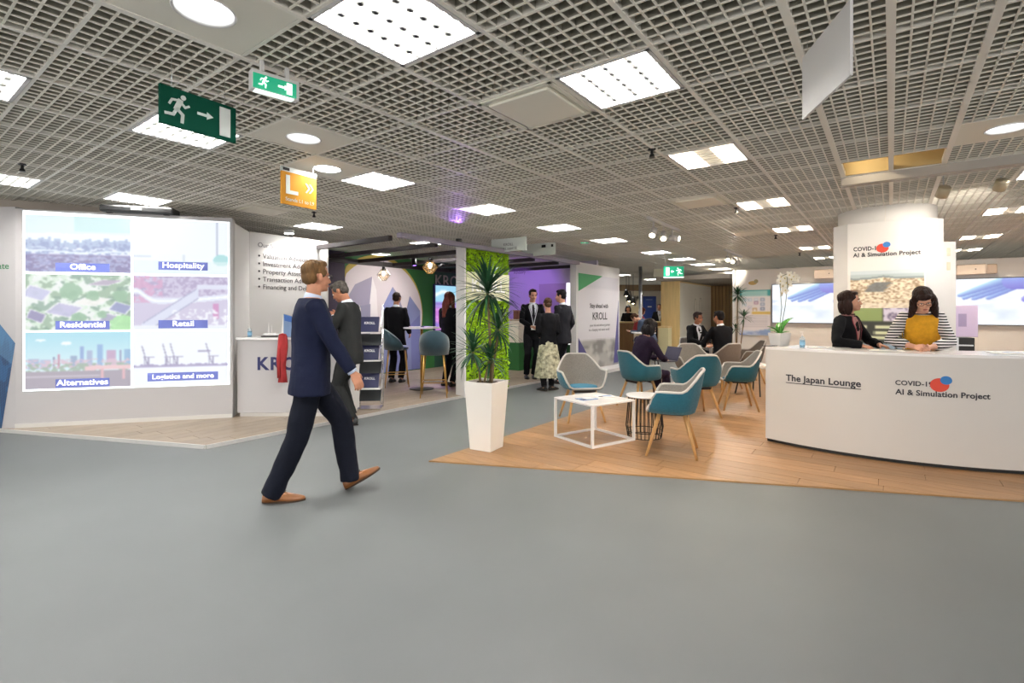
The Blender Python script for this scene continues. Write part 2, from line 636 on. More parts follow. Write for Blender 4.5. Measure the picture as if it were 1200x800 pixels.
def boards(parent, region, along_u, length, width, thick, m, gap=0.004, seed=1, limit=300, z=0.0, frame=RU):
    """planks of a floor as parts; region is a convex polygon (counter-clockwise) in the grid frame"""
    rg = random.Random(seed)
    us = [p[0] for p in region]
    vs = [p[1] for p in region]
    a0, a1, b0, b1 = (min(us), max(us), min(vs), max(vs)) if along_u else (min(vs), max(vs), min(us), max(us))
    full = None
    items = []
    row = 0
    b = b0
    while b < b1:
        a = a0 - rg.random() * length
        while a < a1:
            q = [(a + gap / 2, b + gap / 2), (a + length - gap / 2, b + gap / 2), (a + length - gap / 2, b + width - gap / 2), (a + gap / 2, b + width - gap / 2)]
            if not along_u:
                q = [(y, x) for x, y in q][::-1]
            whole = q
            for i in range(len(region)):
                q = clip_poly(q, region[i], region[(i + 1) % len(region)])
                if len(q) < 3:
                    break
            if len(q) >= 3:
                area = 0.5 * abs(sum(q[i][0] * q[(i + 1) % len(q)][1] - q[(i + 1) % len(q)][0] * q[i][1] for i in range(len(q))))
                if area > 0.003:
                    c = (sum(p[0] for p in q) / len(q), sum(p[1] for p in q) / len(q))
                    items.append((c, q, area > length * width * 0.97))
            a += length
        b += width
        row += 1
    items.sort(key=lambda t: UV(*t[0]).length)
    rest = MB()
    for i, (c, q, is_full) in enumerate(items):
        loc = [(p[0] - c[0], p[1] - c[1]) for p in q]
        if i >= limit:
            rest.prism(q, z, z + thick)
            continue
        if is_full and full is not None:
            o = obj('plank', full, None, parent)
        else:
            mb = MB().prism(loc, 0, thick)
            o = obj('plank', mb, m, parent)
            if is_full:
                full = o.data
        o.location = (c[0], c[1], z)
        if parent.get('kind') != 'structure' and False:
            pass
    if rest.v:
        obj('planks_far', rest, m, parent, kind='stuff')


floor = structure('floor', MB().bx(-16, 34, -5, 34, -0.1, 0.0), 'carpet')

LOUNGE = [(3.39, 3.52), (7.24, -5.0), (13.85, -5.0), (13.85, 3.52)]
mb = MB().prism([tuple(UV(*p))[:2] for p in LOUNGE], 0.0, 0.004)
lounge = structure('floor_lounge', mb, mat('oak_underlay', '#6d5236', 0.8))
lounge_fr = bpy.data.objects.new('lounge_boards', None)
bpy.data.objects.remove(lounge_fr)
# the boards live in the grid frame: the sub-floor object itself carries that rotation
lounge.data.transform(Matrix.Rotation(-RU, 4, 'Z'))
lounge.rotation_euler = (0, 0, RU)
boards(lounge, LOUNGE, False, 1.35, 0.19, 0.010, 'oak', seed=3, z=0.002)
e0, e1 = V((3.39, 3.52, 0)), V((7.24, -5.0, 0))
obj('edge_strip', MB().box((e0 + e1) / 2 + V((0, 0, 0.006)), ((e1 - e0).length, 0.012, 0.012), math.atan2(e1.y - e0.y, e1.x - e0.x)), mat('oak_edge', '#a67f55', 0.5), lounge)

STAND = [(2.32, 5.72), (12.24, 5.72), (12.24, 9.3), (0.85, 9.3)]
PLAT = 0.035
stand_floor = structure('floor_stand', MB().prism(STAND, 0.0, PLAT - 0.010), mat('stand_underlay', '#8d8478', 0.8))
stand_floor.rotation_euler = (0, 0, RU)
boards(stand_floor, STAND, True, 1.3, 0.19, 0.010, 'grey_oak', seed=5, z=PLAT - 0.010)
for a, b in ((STAND[3], STAND[0]), (STAND[0], STAND[1])):
    a, b = V((*a, 0)), V((*b, 0))
    d = (b - a).normalized()
    nrm = V((d.y, -d.x, 0))
    obj('edge_profile', MB().box((a + b) / 2 + nrm * 0.008 + V((0, 0, PLAT / 2 + 0.002)), ((b - a).length, 0.022, PLAT + 0.004), math.atan2(d.y, d.x)), 'alu', stand_floor)

# ---------------------------------------------------------------- ceiling
MOD = 0.62
U0 = 0.726
ULINES = [U0 + MOD * k for k in range(-9, 56)]
VL = [0.0, 0.398]
while VL[-1] < 21:
    VL.append(VL[-1] + MOD)
VL = [-0.403] + VL
while VL[0] > -22:
    VL.insert(0, VL[0] - MOD)


def cell_of(p):
    u, v = to_uv(p)
    i = max(k for k in range(len(ULINES)) if ULINES[k] <= u)
    j = max(k for k in range(len(VL)) if VL[k] <= v)
    return i, j


def cell_geo(i, j):
    return (ULINES[i] + ULINES[i + 1]) / 2, (VL[j] + VL[j + 1]) / 2, VL[j + 1] - VL[j]


LIGHT_PX = [(465, 35), (728, 95), (205, 160), (8, 103), (20, 212), (157, 234), (440, 215), (570, 248), (655, 269), (717, 284), (756, 295.5), (790, 304), (816, 311), (837, 315.5), (370, 266),
            (832, 187), (898, 241), (932, 270), (954, 289), (967, 302), (1182, 250), (1157, 276), (1139, 292), (1240, 195), (496, 285), (430, 298.5), (738, 322), (767, 327), (736, 334), (755, 336), (785, 330), (853, 320)]
TILE_PX = [(633, 126), (823, 240), (885, 274), (905, 299), (295, 246)]
DOWN_PX = [(238, 13), (350, 163), (373, 200), (1181, 157)]
taken = {}
for k, px in enumerate(LIGHT_PX):
    taken[cell_of(at(*px, ZC))] = ('light', k)
for k, px in enumerate(TILE_PX):
    taken[cell_of(at(*px, ZC))] = ('tile', k)
for k, px in enumerate(DOWN_PX):
    taken[cell_of(at(*px, ZC))] = ('down', k)
for uu, vv in ((-1.0, 2.0), (-1.0, -0.8), (0.2, -2.2), (-0.4, 4.5), (1.0, -4.5), (3.4, -3.3), (6.0, -4.0), (8.5, -4.2), (-2.5, 0.7)):
    taken.setdefault(cell_of(UV(uu, vv)), ('back', len([1 for q in taken.values() if q[0] == 'back'])))
HOLES = [cell_of(UV(6.0, 0.2)), cell_of(UV(6.0, -0.2))]

ceiling = structure('ceiling', MB().bx(ULINES[0], ULINES[-1], VL[0], VL[-1], ZC + 0.42, ZC + 0.47), 'plenum')
ceiling.rotation_euler = (0, 0, RU)


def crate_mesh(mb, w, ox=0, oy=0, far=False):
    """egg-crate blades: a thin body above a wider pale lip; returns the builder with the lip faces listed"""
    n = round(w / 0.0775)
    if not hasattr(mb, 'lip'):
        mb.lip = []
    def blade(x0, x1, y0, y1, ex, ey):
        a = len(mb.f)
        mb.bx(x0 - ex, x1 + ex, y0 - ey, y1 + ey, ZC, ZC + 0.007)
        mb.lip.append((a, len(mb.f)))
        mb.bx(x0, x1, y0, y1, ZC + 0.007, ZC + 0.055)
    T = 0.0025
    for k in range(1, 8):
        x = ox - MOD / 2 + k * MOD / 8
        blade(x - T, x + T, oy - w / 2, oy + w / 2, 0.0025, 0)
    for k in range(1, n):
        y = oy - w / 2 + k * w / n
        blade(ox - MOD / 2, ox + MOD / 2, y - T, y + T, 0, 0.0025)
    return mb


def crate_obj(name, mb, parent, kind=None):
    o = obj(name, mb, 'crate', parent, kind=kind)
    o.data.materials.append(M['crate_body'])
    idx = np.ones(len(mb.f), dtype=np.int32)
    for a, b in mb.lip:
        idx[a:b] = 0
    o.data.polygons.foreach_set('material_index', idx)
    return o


crates = {}
cells = []
for i in range(len(ULINES) - 1):
    for j in range(len(VL) - 1):
        if (i, j) in taken or (i, j) in HOLES:
            continue
        u, v, w = cell_geo(i, j)
        p = UV(u, v, ZC)
        if p.y < 1.2 or p.y > 33:
            continue
        px = 600 + FPX * p.x / p.y
        if -260 < px < 1460:
            cells.append((p.length, u, v, w))
cells.sort()
far_crates = MB()
for k, (d, u, v, w) in enumerate(cells):
    if k < 298:
        key = round(w, 2)
        if key not in crates:
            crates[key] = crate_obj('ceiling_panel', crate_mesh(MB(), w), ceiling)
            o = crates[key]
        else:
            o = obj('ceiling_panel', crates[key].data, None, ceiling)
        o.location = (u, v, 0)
    else:
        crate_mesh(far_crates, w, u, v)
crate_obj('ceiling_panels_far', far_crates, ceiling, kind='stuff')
for j, v in enumerate(VL):
    if -9 < v < 14:
        wide = 0.040 if min(abs(v), abs(v - 2.878), abs(v + 0.403), abs(v - 0.398)) < 0.01 else 0.026
        obj('ceiling_bar', MB().bx(ULINES[4], ULINES[-1], v - wide / 2, v + wide / 2, ZC - 0.004, ZC + 0.045), 'tbar', ceiling)
xbars = MB()
for i, u in enumerate(ULINES[4:]):
    obj('cross_bar', MB().bx(u - 0.009, u + 0.009, VL[3], VL[-4], ZC - 0.002, ZC + 0.045), 'tbar', ceiling)


def placed(name, label, cat, i, j, group=None):
    u, v, w = cell_geo(i, j)
    return thing(name, label, cat, UV(u, v, ZC), RU, group), w


def ceiling_light(i, j, label, two_bay=False, group=None):
    t, w = placed('ceiling_light', label, 'ceiling light', i, j, group)
    a, b = MOD / 2 - 0.012, w / 2 - 0.018
    f = MB()
    f.bx(-a, a, -b, -b + 0.022, -0.004, 0.09).bx(-a, a, b - 0.022, b, -0.004, 0.09)
    f.bx(-a, -a + 0.022, -b, b, -0.004, 0.09).bx(a - 0.022, a, -b, b, -0.004, 0.09)
    f.bx(-a, a, -b, b, 0.088, 0.1)
    obj('frame', f, 'white', t)
    lv = MB()
    if two_bay:
        for s in (-1, 1):
            obj('diffuser', MB().bx(-a + 0.03, a - 0.03, s * b * 0.6 - b * 0.34, s * b * 0.6 + b * 0.34, 0.03, 0.034), 'glow_bay', t)
        lv.bx(-a + 0.02, a - 0.02, -b * 0.24, b * 0.24, 0.006, 0.012)
        for k in range(8):
            x = -a + 0.05 + (2 * a - 0.1) * k / 7
            lv.bx(x - 0.006, x + 0.006, -b + 0.02, b - 0.02, 0.0, 0.03)
    else:
        obj('diffuser', MB().bx(-a + 0.024, a - 0.024, -b + 0.024, b - 0.024, 0.036, 0.042), 'glow', t)
        for k in range(1, 7):
            x = -a + 2 * a * k / 7
            lv.plate([(x - 0.014, 0.002), (x + 0.014, 0.002), (x + 0.003, 0.034), (x - 0.003, 0.034)], -b + 0.02, b - 0.02)
        for k in range(1, 4):
            y = -b + 2 * b * k / 4
            q = MB().plate([(-0.012, 0.002), (0.012, 0.002), (0.003, 0.034), (-0.003, 0.034)], -a + 0.02, a - 0.02)
            lv.add(q.v, q.f, Matrix.Translation((0, y, 0)) @ Matrix.Rotation(PI / 2, 4, 'Z'))
    obj('louvre', lv, 'louver', t)
    return t


LIGHT_LABEL = {
    0: 'largest louvred ceiling light, bright and square, cut by the top edge of the photo',
    1: 'square glowing ceiling light touching the beige ceiling cassette, second largest light',
    2: 'louvred ceiling light partly hidden behind the hanging green running man sign',
    3: 'louvred ceiling light cut by the left edge, level with the green running man sign',
    4: 'louvred ceiling light cut by the left edge, just above the beige wall top',
    5: 'flat looking louvred ceiling light above the black projector bar',
    6: 'bright square ceiling light to the right of the orange hanging sign',
    7: 'bright square ceiling light straight above the mossy green wall',
    8: 'square ceiling light just left of the small green exit box in mid hall',
    9: 'square ceiling light just right of the small green exit box in mid hall',
    10: 'small square ceiling light below the nearer track spotlights',
    11: 'small square ceiling light directly above the hanging lit green exit sign',
    12: 'first small ceiling light to the right of the hanging lit green exit sign',
    13: 'second small ceiling light to the right of the hanging lit green exit sign',
    14: 'louvred ceiling light above the bullet list wall, behind the walking man',
    15: 'nearest two bay ceiling light, right of the second largest square light',
    16: 'second nearest two bay ceiling light, between two beige ceiling cassettes',
    17: 'third two bay ceiling light in the row running towards the white sign column',
    18: 'fourth two bay ceiling light, close to the left side of the white sign column',
    19: 'farthest two bay ceiling light low beside the white sign column',
    20: 'nearest two bay ceiling light right of the white sign column',
    21: 'middle two bay ceiling light right of the white sign column',
    22: 'farthest two bay ceiling light right of the white sign column, above the television wall',
    23: 'bright ceiling light cut by the right edge, above the right hand drum spotlight',
    24: 'ceiling light glimpsed between the dark beams, left of the mossy green wall',
    25: 'dim ceiling light glimpsed between the dark beams above the round wall mural',
}
BACK = ['just behind the photographer', 'behind the photographer, to the right', 'over the carpet right of the photographer', 'far to the left of the photographer', 'far to the right of the photographer', 'over the near right carpet', 'beyond the right end of the desk', 'right of the right hand television', 'farthest behind the photographer']
for (i, j), (kind, k) in list(taken.items()):
    if UV(*cell_geo(i, j)[:2]).y > 32.5:
        continue
    if kind == 'light':
        if k in LIGHT_LABEL:
            ceiling_light(i, j, LIGHT_LABEL[k], two_bay=(15 <= k <= 22))
        else:
            ceiling_light(i, j, 'tiny ceiling light glowing over the far end of the hall', group='tiny far ceiling lights')
    elif kind == 'back':
        ceiling_light(i, j, 'square ceiling light outside the picture, ' + BACK[k])
    elif kind == 'tile':
        lab = ['large beige ceiling cassette with slotted air gap between the two largest lights',
               'beige ceiling cassette next to the second nearest two bay light',
               'flat beige ceiling cassette left of the third two bay light',
               'smallest beige ceiling cassette by the farther track spotlights',
               'pale ceiling tile above the bullet list wall, left of the orange sign'][k]
        t, w = placed('ceiling_cassette', lab, 'air vent', i, j)
        a, b = MOD / 2 - 0.012, w / 2 - 0.018
        obj('frame', MB().bx(-a, a, -b, -b + 0.03, -0.01, 0.03).bx(-a, a, b - 0.03, b, -0.01, 0.03).bx(-a, -a + 0.03, -b, b, -0.01, 0.03).bx(a - 0.03, a, -b, b, -0.01, 0.03), 'tile', t)
        obj('slot', MB().bx(-a, a, -b, b, 0.02, 0.03), 'black', t)
        obj('inner_frame', MB().bx(-a + 0.045, a - 0.045, -b + 0.045, b - 0.045, -0.004, 0.012), 'tile', t)
        obj('panel', MB().bx(-a + 0.055, a - 0.055, -b + 0.055, b - 0.055, -0.022, -0.002), 'tile', t, bevel=0.012)
    elif kind == 'down':
        lab = ['round recessed downlight in a square plate, cut by the top edge of the photo',
               'round recessed downlight above and left of the orange sign',
               'glowing round downlight beside the orange hanging sign',
               'round recessed downlight at the right edge of the photo'][k]
        t, w = placed('downlight', lab, 'ceiling light', i, j)
        a, b = MOD / 2 - 0.012, w / 2 - 0.018
        rr = 0.128
        ring = []
        n = 32
        pl = MB()
        outer = [(a * max(-1, min(1, 1.42 * math.cos(2 * PI * q / n))), b * max(-1, min(1, 1.42 * math.sin(2 * PI * q / n))), 0.0) for q in range(n)]
        inner = [(rr * math.cos(2 * PI * q / n), rr * math.sin(2 * PI * q / n), 0.0) for q in range(n)]
        up = [(p[0], p[1], 0.012) for p in outer]
        pl.rings([up, outer, inner, [(p[0] * 0.98, p[1] * 0.98, 0.012) for p in inner]], cap=False)
        obj('plate', pl, 'tile', t)
        obj('rim', MB().lathe([(rr * 0.97, 0.01), (rr * 1.06, -0.006), (rr * 1.02, -0.01), (rr * 0.94, 0.0), (rr * 0.9, 0.02)], 32, cap=False), 'white_gloss', t, smooth=True)
        obj('reflector', MB().rings([[(r_ * math.cos(2 * PI * q / n), r_ * math.sin(2 * PI * q / n), z_) for q in range(n)] for r_, z_ in ((rr * 0.96, 0.005), (rr * 0.90, 0.04), (rr * 0.72, 0.09), (rr * 0.4, 0.11))], cap=False), 'white_gloss', t, smooth=True)
        zl, ql = (0.004, 0.93) if k == 2 else (0.07, 0.70)
        obj('lamp_glass', MB().lathe([(0.0, zl), (rr * ql, zl + 0.003), (rr * ql, zl + 0.013), (0, zl + 0.014)], 24), 'glow' if k == 2 else 'glow_down', t)

# cross beam over the desk and the two cells left open in front of it
structure('trim_1', MB().bx(6.31, 6.43, -6.0, 0.42, ZC - 0.085, ZC + 0.02), mat('beam_grey', '#aaa49c', 0.6)).rotation_euler = (0, 0, RU)
o = structure('trim_2', MB().bx(5.70, 6.30, -0.40, 0.40, ZC + 0.30, ZC + 0.33).bx(5.70, 5.72, -0.40, 0.40, ZC, ZC + 0.3).bx(5.7, 6.3, -0.42, -0.40, ZC, ZC + 0.3).bx(6.27, 6.29, -0.40, 0.40, ZC + 0.005, ZC + 0.3), mat('plenum_board', '#b39b6c', 0.8))
o.rotation_euler = (0, 0, RU)
for k, (u, v) in enumerate(((5.95, 0.24), (6.05, -0.12))):
    t = thing('plenum_lamp', ['small lamp glowing inside the open ceiling cell, left of the middle bar', 'dark fitting inside the open ceiling cell, right of the middle bar'][k], 'fitting', UV(u, v, ZC + 0.16), RU)
    obj('housing', MB().lathe([(0.02, 0.14), (0.045, 0.12), (0.05, 0.02), (0.04, 0.0)], 16), 'black', t, smooth=True)
    obj('bracket', MB().bx(-0.10, 0.10, -0.012, 0.012, 0.1, 0.12), 'black', t)
    obj('lamp_glass', MB().ell((0, 0, 0.0), (0.034, 0.034, 0.02)), 'glow_warm' if k == 0 else 'steel', t, smooth=True)
    if k == 0:
        spot_lamp('plenum_bulb', UV(u, v, ZC + 0.10), UV(6.28, v - 0.2, ZC + 0.14), 7, (1.0, 0.85, 0.6), 150, 0.8)

# sprinklers
for k, (px, py, lab) in enumerate(((26, 197, 'small dark ceiling sprinkler near the left edge of the photo'), (368, 252, 'small dark ceiling sprinkler just right of the orange sign'),
                                   (764, 180, 'small dark ceiling sprinkler left of the nearest two bay light'), (863, 247, 'small dark ceiling sprinkler between two bay light and beige cassette'),
                                   (909, 278, 'small dark ceiling sprinkler below the third two bay light'), (937, 298, 'tiny dark ceiling sprinkler left of the white sign column'))):
    t = thing('sprinkler', lab, 'sprinkler', at(px, py, ZC - 0.04))
    obj('pipe', MB().lathe([(0.012, 0.06), (0.012, 0.0)], 10), 'black', t)
    obj('escutcheon', MB().lathe([(0.035, 0.04), (0.03, 0.03), (0.012, 0.028)], 14), 'black', t)
    obj('deflector', MB().lathe([(0.012, 0.0), (0.02, -0.012), (0.024, -0.03), (0.006, -0.032)], 12), 'black', t)

# ---------------------------------------------------------------- outer walls
structure('wall_back', MB().bx(-16, 34, 34.0, 34.2, 0, 3.3), 'hall_wall')
mb = MB()
arc = [(-7.3 + 2.6 * math.cos(q), 8.75 + 2.6 * math.sin(q)) for q in [R(-95 + 100 * k / 20) for k in range(21)]]
pts = [(-14.0, 6.2)] + arc + [(-14.0, 8.9)]
mb.prism(pts, 0, 3.2)
structure('wall_left', mb, 'hall_wall')

# ================================================================ EXHIBITION STANDS
def onu(px, py, v):
    """(u, z) of the point a pixel shows on the plane v"""
    k = (px - 600.0) / FPX
    y = v / (CU - SU * k)
    return CU * k * y + SU * y, EYE + (HOR - py) * y / FPX


def onv(px, py, u):
    """(v, z) of the point a pixel shows on the plane u"""
    k = (px - 600.0) / FPX
    y = u / (CU * k + SU)
    return -SU * k * y + CU * y, EYE + (HOR - py) * y / FPX


# ---------------------------------------------------------------- wall with the projected picture
def pic_office(x, y):
    n = nz(x * 10, y * 10, 1.2, 1)
    im = blank(x, '#f6fbff')
    im = paint(im, y > 0.66 + 0.05 * n, '#e4f5f6', 0.9)
    im = paint(im, (y > 0.72) & (x > 0.45), '#c9ecea', 0.7)
    sk = 0.50 + 0.16 * nz(np.floor(x * 34) / 2.0, x * 0, 1.7, 5, 2)
    im = paint(im, y < sk, '#aebcda')
    im = paint(im, (y < sk - 0.05) & (nz(x * 30, y * 24, 1.3, 7) > 0.5), '#8f9ac6')
    im = paint(im, (y < 0.44) & (nz(x * 26, y * 30, 1.0, 9) > 0.56), '#e6e9f6')
    im = paint(im, (y < 0.32), '#9a90bd', 0.6)
    im = paint(im, (y < 0.30) & (nz(x * 16, y * 30, 1.2, 11) > 0.52), '#77699b', 0.8)
    im = paint(im, (abs(y - 0.36 - 0.02 * np.sin(9 * x)) < 0.018), '#eef4fb', 0.8)
    return im


def pic_hospitality(x, y):
    im = blank(x, '#f8fbfe')
    im = paint(im, (y > 0.3) & (y < 0.34) & (x < 0.18), '#c8d0dc', 0.7)
    im = paint(im, (abs(x - 0.885) < 0.010) & (y > 0.33), '#b9bdd2')
    im = paint(im, (abs(x - 0.52) < 0.012) & (y > 0.22) & (y < 0.36), '#d4dbe4', 0.8)
    im = paint(im, ((x - 0.93) / 0.09) ** 2 + ((y - 0.27) / 0.11) ** 2 < 1, '#a9dcdc')
    im = paint(im, (y < 0.24), '#e9f6f4', 0.6)
    return im


def pic_residential(x, y):
    im = blank(x, '#d9e8d4')
    n = nz(x * 8, y * 6, 1.3, 3)
    im = paint(im, n > 0.55, '#eef0ea')
    im = paint(im, n < 0.42, '#9db59a')
    im = paint(im, (nz(x * 9, y * 7, 1.5, 21) > 0.6), '#7c9a86', 0.8)
    for cx, cy, w, h, c in ((0.10, 0.66, 0.16, 0.16, '#c3bfe0'), (0.36, 0.36, 0.20, 0.15, '#beb6d8'), (0.62, 0.52, 0.2, 0.1, '#f4efe8'), (0.9, 0.40, 0.13, 0.13, '#8f8fc0'), (0.1, 0.25, 0.1, 0.14, '#8d7fae'), (0.8, 0.2, 0.12, 0.12, '#a9a0bd'), (0.75, 0.86, 0.2, 0.06, '#b9a6bc')):
        q = np.abs((x - cx) + 0.4 * (y - cy)) / w + np.abs((y - cy) - 0.25 * (x - cx)) / h
        im = paint(im, q < 1, c, 0.9)
        im = paint(im, (q > 0.9) & (q < 1.08), '#f6f4f2', 0.8)
    for cx, cy, r in ((0.42, 0.70, 0.11), (0.63, 0.62, 0.07), (0.92, 0.10, 0.13), (0.72, 0.28, 0.05), (0.5, 0.2, 0.08), (0.9, 0.62, 0.08)):
        im = paint(im, (x - cx) ** 2 + ((y - cy) * 0.7) ** 2 < (r * (0.7 + 0.5 * nz(x * 30, y * 30, 1, 4))) ** 2, '#8fb592' if r < 0.12 else '#a8e39a', 0.9)
    return im


def pic_retail(x, y):
    im = blank(x, '#cfc3dc')
    im = paint(im, (y > 0.62) & (nz(x * 30, y * 22, 1.2, 8) > 0.5), '#a893bb', 0.8)
    im = paint(im, (x < 0.3) & (y > 0.5) & (nz(x * 22, y * 20, 1, 18) > 0.45), '#d69ac0', 0.8)
    c1 = 0.52 + 0.20 * np.exp(-((x - 0.02) / 0.12) ** 2) + 0.10 * x * x
    im = paint(im, np.abs(y - c1) < 0.055, '#e6e6f3')
    im = paint(im, np.abs(y - c1) < 0.018, '#fdfdff')
    d = y - (0.02 + (x - 0.1) * 1.15)
    im = paint(im, (np.abs(d) < 0.10) & (x < 0.68) & (x > 0.08), '#dcdcef')
    im = paint(im, (np.abs(np.abs(d) - 0.10) < 0.012) & (x < 0.68) & (x > 0.1), '#aaa6c6')
    im = paint(im, (np.abs(y - 0.80) < 0.05) & (x > 0.66), '#e0def0')
    im = paint(im, (x > 0.84) & (x < 0.9) & (y > 0.2) & (y < 0.48), '#cf6fae', 0.7)
    im = paint(im, (x > 0.4) & (y < 0.38) & (nz(x * 34, y * 26, 1, 28) > 0.58), '#f8f6fc', 0.9)
    im = paint(im, y < 0.07, '#efeff6')
    return im


def pic_alternatives(x, y):
    im = blank(x, '#a9dcea')
    im = paint(im, np.ones_like(x), '#dff0f4', np.clip(1.0 - (y - 0.3) * 1.6, 0, 1))
    im = paint(im, ((x - 0.14) / 0.05) ** 2 + ((y - 0.86) / 0.02) ** 2 < 1, '#f4fbff')
    im = paint(im, ((x - 0.38) / 0.05) ** 2 + ((y - 0.80) / 0.035) ** 2 < 1, '#f4fbff')
    for cx, w, h, c in ((0.53, 0.02, 0.74, '#8ea6d4'), (0.70, 0.025, 0.77, '#8fb0da'), (0.60, 0.03, 0.66, '#a6b2d0'), (0.45, 0.03, 0.58, '#93a6c2'), (0.81, 0.045, 0.67, '#c3a0bf'), (0.97, 0.03, 0.68, '#8fb4d6'), (0.90, 0.012, 0.66, '#8d90b4'), (0.31, 0.012, 0.60, '#c27d97'), (0.26, 0.01, 0.56, '#7f86a6'), (0.08, 0.05, 0.53, '#9fb0cc'), (0.19, 0.05, 0.52, '#b4bcd6')):
        im = paint(im, (np.abs(x - cx) < w) & (y < h) & (y > 0.35), c)
    im = paint(im, (y < 0.52) & (y > 0.36) & (nz(x * 24, y * 26, 1.2, 31) > 0.47), '#d9b9c8', 0.9)
    im = paint(im, (y < 0.44) & (y > 0.28) & (nz(x * 22, y * 12, 1.2, 33) > 0.5), '#9cae9a', 0.9)
    im = paint(im, y < 0.30, '#a89aa6')
    br = 0.36 - 0.25 * (x - 0.85) ** 2
    im = paint(im, (x > 0.55) & (np.abs(y - br) < 0.04), '#eec4c6')
    for cx in (0.72, 0.93):
        im = paint(im, (np.abs(x - cx) < 0.015) & (y < 0.34) & (y > 0.14), '#e2aeb4')
    im = paint(im, (y < 0.22) & (y > 0.19) & (x < 0.7), '#cbbfc9', 0.8)
    return im


def pic_logistics(x, y):
    im = blank(x, '#fafbfe')
    g = 0.36 + 0.05 * nz(x * 22, x * 0, 1.0, 41, 2)
    im = paint(im, (y > 0.34) & (y < g), '#a99bc0')
    for cx, h in ((0.14, 0.74), (0.36, 0.78), (0.44, 0.78), (0.82, 0.78)):
        im = paint(im, (np.abs(x - cx + (y - 0.40) * 0.16) < 0.006) & (y > 0.4) & (y < h), '#8f86a6')
        im = paint(im, (np.abs(y - 0.52) < 0.012) & (np.abs(x - cx - 0.02) < 0.06), '#9c92b2')
        im = paint(im, (np.abs(x - cx - 0.015) < 0.006) & (y > 0.36) & (y < 0.52), '#9c92b2')
        im = paint(im, (np.abs(x - cx + 0.025) < 0.006) & (y > 0.36) & (y < 0.52), '#9c92b2')
    im = paint(im, (np.abs(y - 0.62) < 0.010) & (np.abs(x - 0.74) < 0.07), '#9c92b2')
    return im


PW = thing('exhibition_wall', 'pale exhibition wall with six projected property pictures, left of the walking man', 'wall', (-5.95, 6.07, 0), math.atan2(0.62, 2.26))
L = 2.345
obj('panel', MB().bx(0, L, 0, 0.12, 0, 2.665), 'screen_wall', PW)
obj('skirting', MB().bx(0.0, L, -0.006, 0.0, PLAT, PLAT + 0.05), 'alu', PW)
x0, x1, xm = 0.09, 2.30, 1.20
obj('screen_sheet', MB().plate([(x0 - 0.015, 0.470), (x1 + 0.012, 0.470), (x1 + 0.012, 2.612), (x0 - 0.015, 2.648)], -0.002, 0.004), mat('lit_screen_white', '#f0f8fa', 0.6, emit=0.95), PW)
G = 0.010
zr = [(1.915, 2.60), (1.205, 1.885), (0.495, 1.178)]
for k, (fnL, fnR, a, b) in enumerate(((pic_office, pic_hospitality, 'Office', 'Hospitality'), (pic_residential, pic_retail, 'Residential', 'Retail'), (pic_alternatives, pic_logistics, 'Alternatives', 'Logistics and more'))):
    z0, z1 = zr[k]
    for s, (fn, tx, xa, xb) in enumerate(((fnL, a, x0 + G, xm - G), (fnR, b, xm + G * 2, x1 - G))):
        ztop = z1 - (0.0 if k else 0.0)
        pc = picture('projected_picture', PW, 0, 0, 110, 66, (lambda x, y, g=fn: g(x, y) * 0.82 + np.array((0.15, 0.165, 0.175))), 'screen_print', (0, -0.004, 0), corners=[(xa, z0), (xb, z0), (xb, ztop), (xa, ztop)])
        cx = (xa + xb) / 2 + (0.02 if s else 0.04)
        w = 0.56 if k < 2 or s == 0 else 0.80
        bz = z0 + (0.006 if s == 0 else 0.05 if k != 1 else 0.012)
        obj('caption_band', MB().plate([(cx - w / 2, bz), (cx + w / 2, bz), (cx + w / 2, bz + 0.105), (cx - w / 2, bz + 0.105)], -0.003, 0.0), mat('caption_blue', '#6a74b6', 0.8, emit=0.42, spec=0.1), pc)
        text(tx, pc, (cx, -0.004, bz + 0.028), 0.098 if len(tx) < 14 else 0.082, mat('caption_white', '#ffffff', 0.6, emit=0.8), bold=0.0016, align='CENTER', ext=0.001, sx=1.12)

t = thing('projector_bar', 'long black projector bar on top of the projected picture wall', 'projector', PW.matrix_basis @ V((1.28, 0.02, 2.668)), PW.rotation_euler.z)
obj('housing', MB().bx(-0.40, 0.40, -0.10, 0.16, 0, 0.085), 'black', t, bevel=0.02)
obj('lens_window', MB().bx(-0.06, 0.06, -0.104, -0.098, 0.03, 0.06), 'steel', t)
obj('foot', MB().bx(-0.34, -0.28, -0.06, 0.1, -0.01, 0.004), 'dark', t)
obj('foot', MB().bx(0.28, 0.34, -0.06, 0.1, -0.01, 0.004), 'dark', t)

# left neighbour panel with the printed blue tower
t = thing('printed_wall_panel', 'pale wall panel with a printed blue tower, at the left edge of the photo', 'wall', (-7.35, 6.07, 0))
obj('panel', MB().bx(0, 1.40, 0.0, 0.10, 0, 2.685), 'screen_wall', t)
S6 = 6.07 / FPX
lx = lambda px: (px - 600) * S6 + 7.35
lz = lambda py: EYE + (HOR - py) * S6


def pic_tower(x, y):
    im = blank(x, '#0a2a52')
    im = paint(im, nz(x * 4, y * 5, 1, 51) > 0.5, '#114a7c', 0.7)
    g = (np.abs((x * 14 + y * 10) % 1 - 0.5) < 0.16) | (np.abs((x * 14 - y * 30) % 1 - 0.5) < 0.16)
    im = paint(im, g, '#4482ae', 0.45)
    im = paint(im, y > 0.75, '#6f97b8', 0.45)
    return im


picture('tower_print', t, 0, 0, 90, 130, pic_tower, 'print', (0, -0.003, 0), corners=[(lx(-40), 0.02), (lx(2), 0.02), (lx(18.2), lz(402)), (lx(-6), lz(372))])
text('Real Estate', t, (lx(11), -0.003, lz(315)), 0.11, 'text_green', align='RIGHT', ext=0.001)

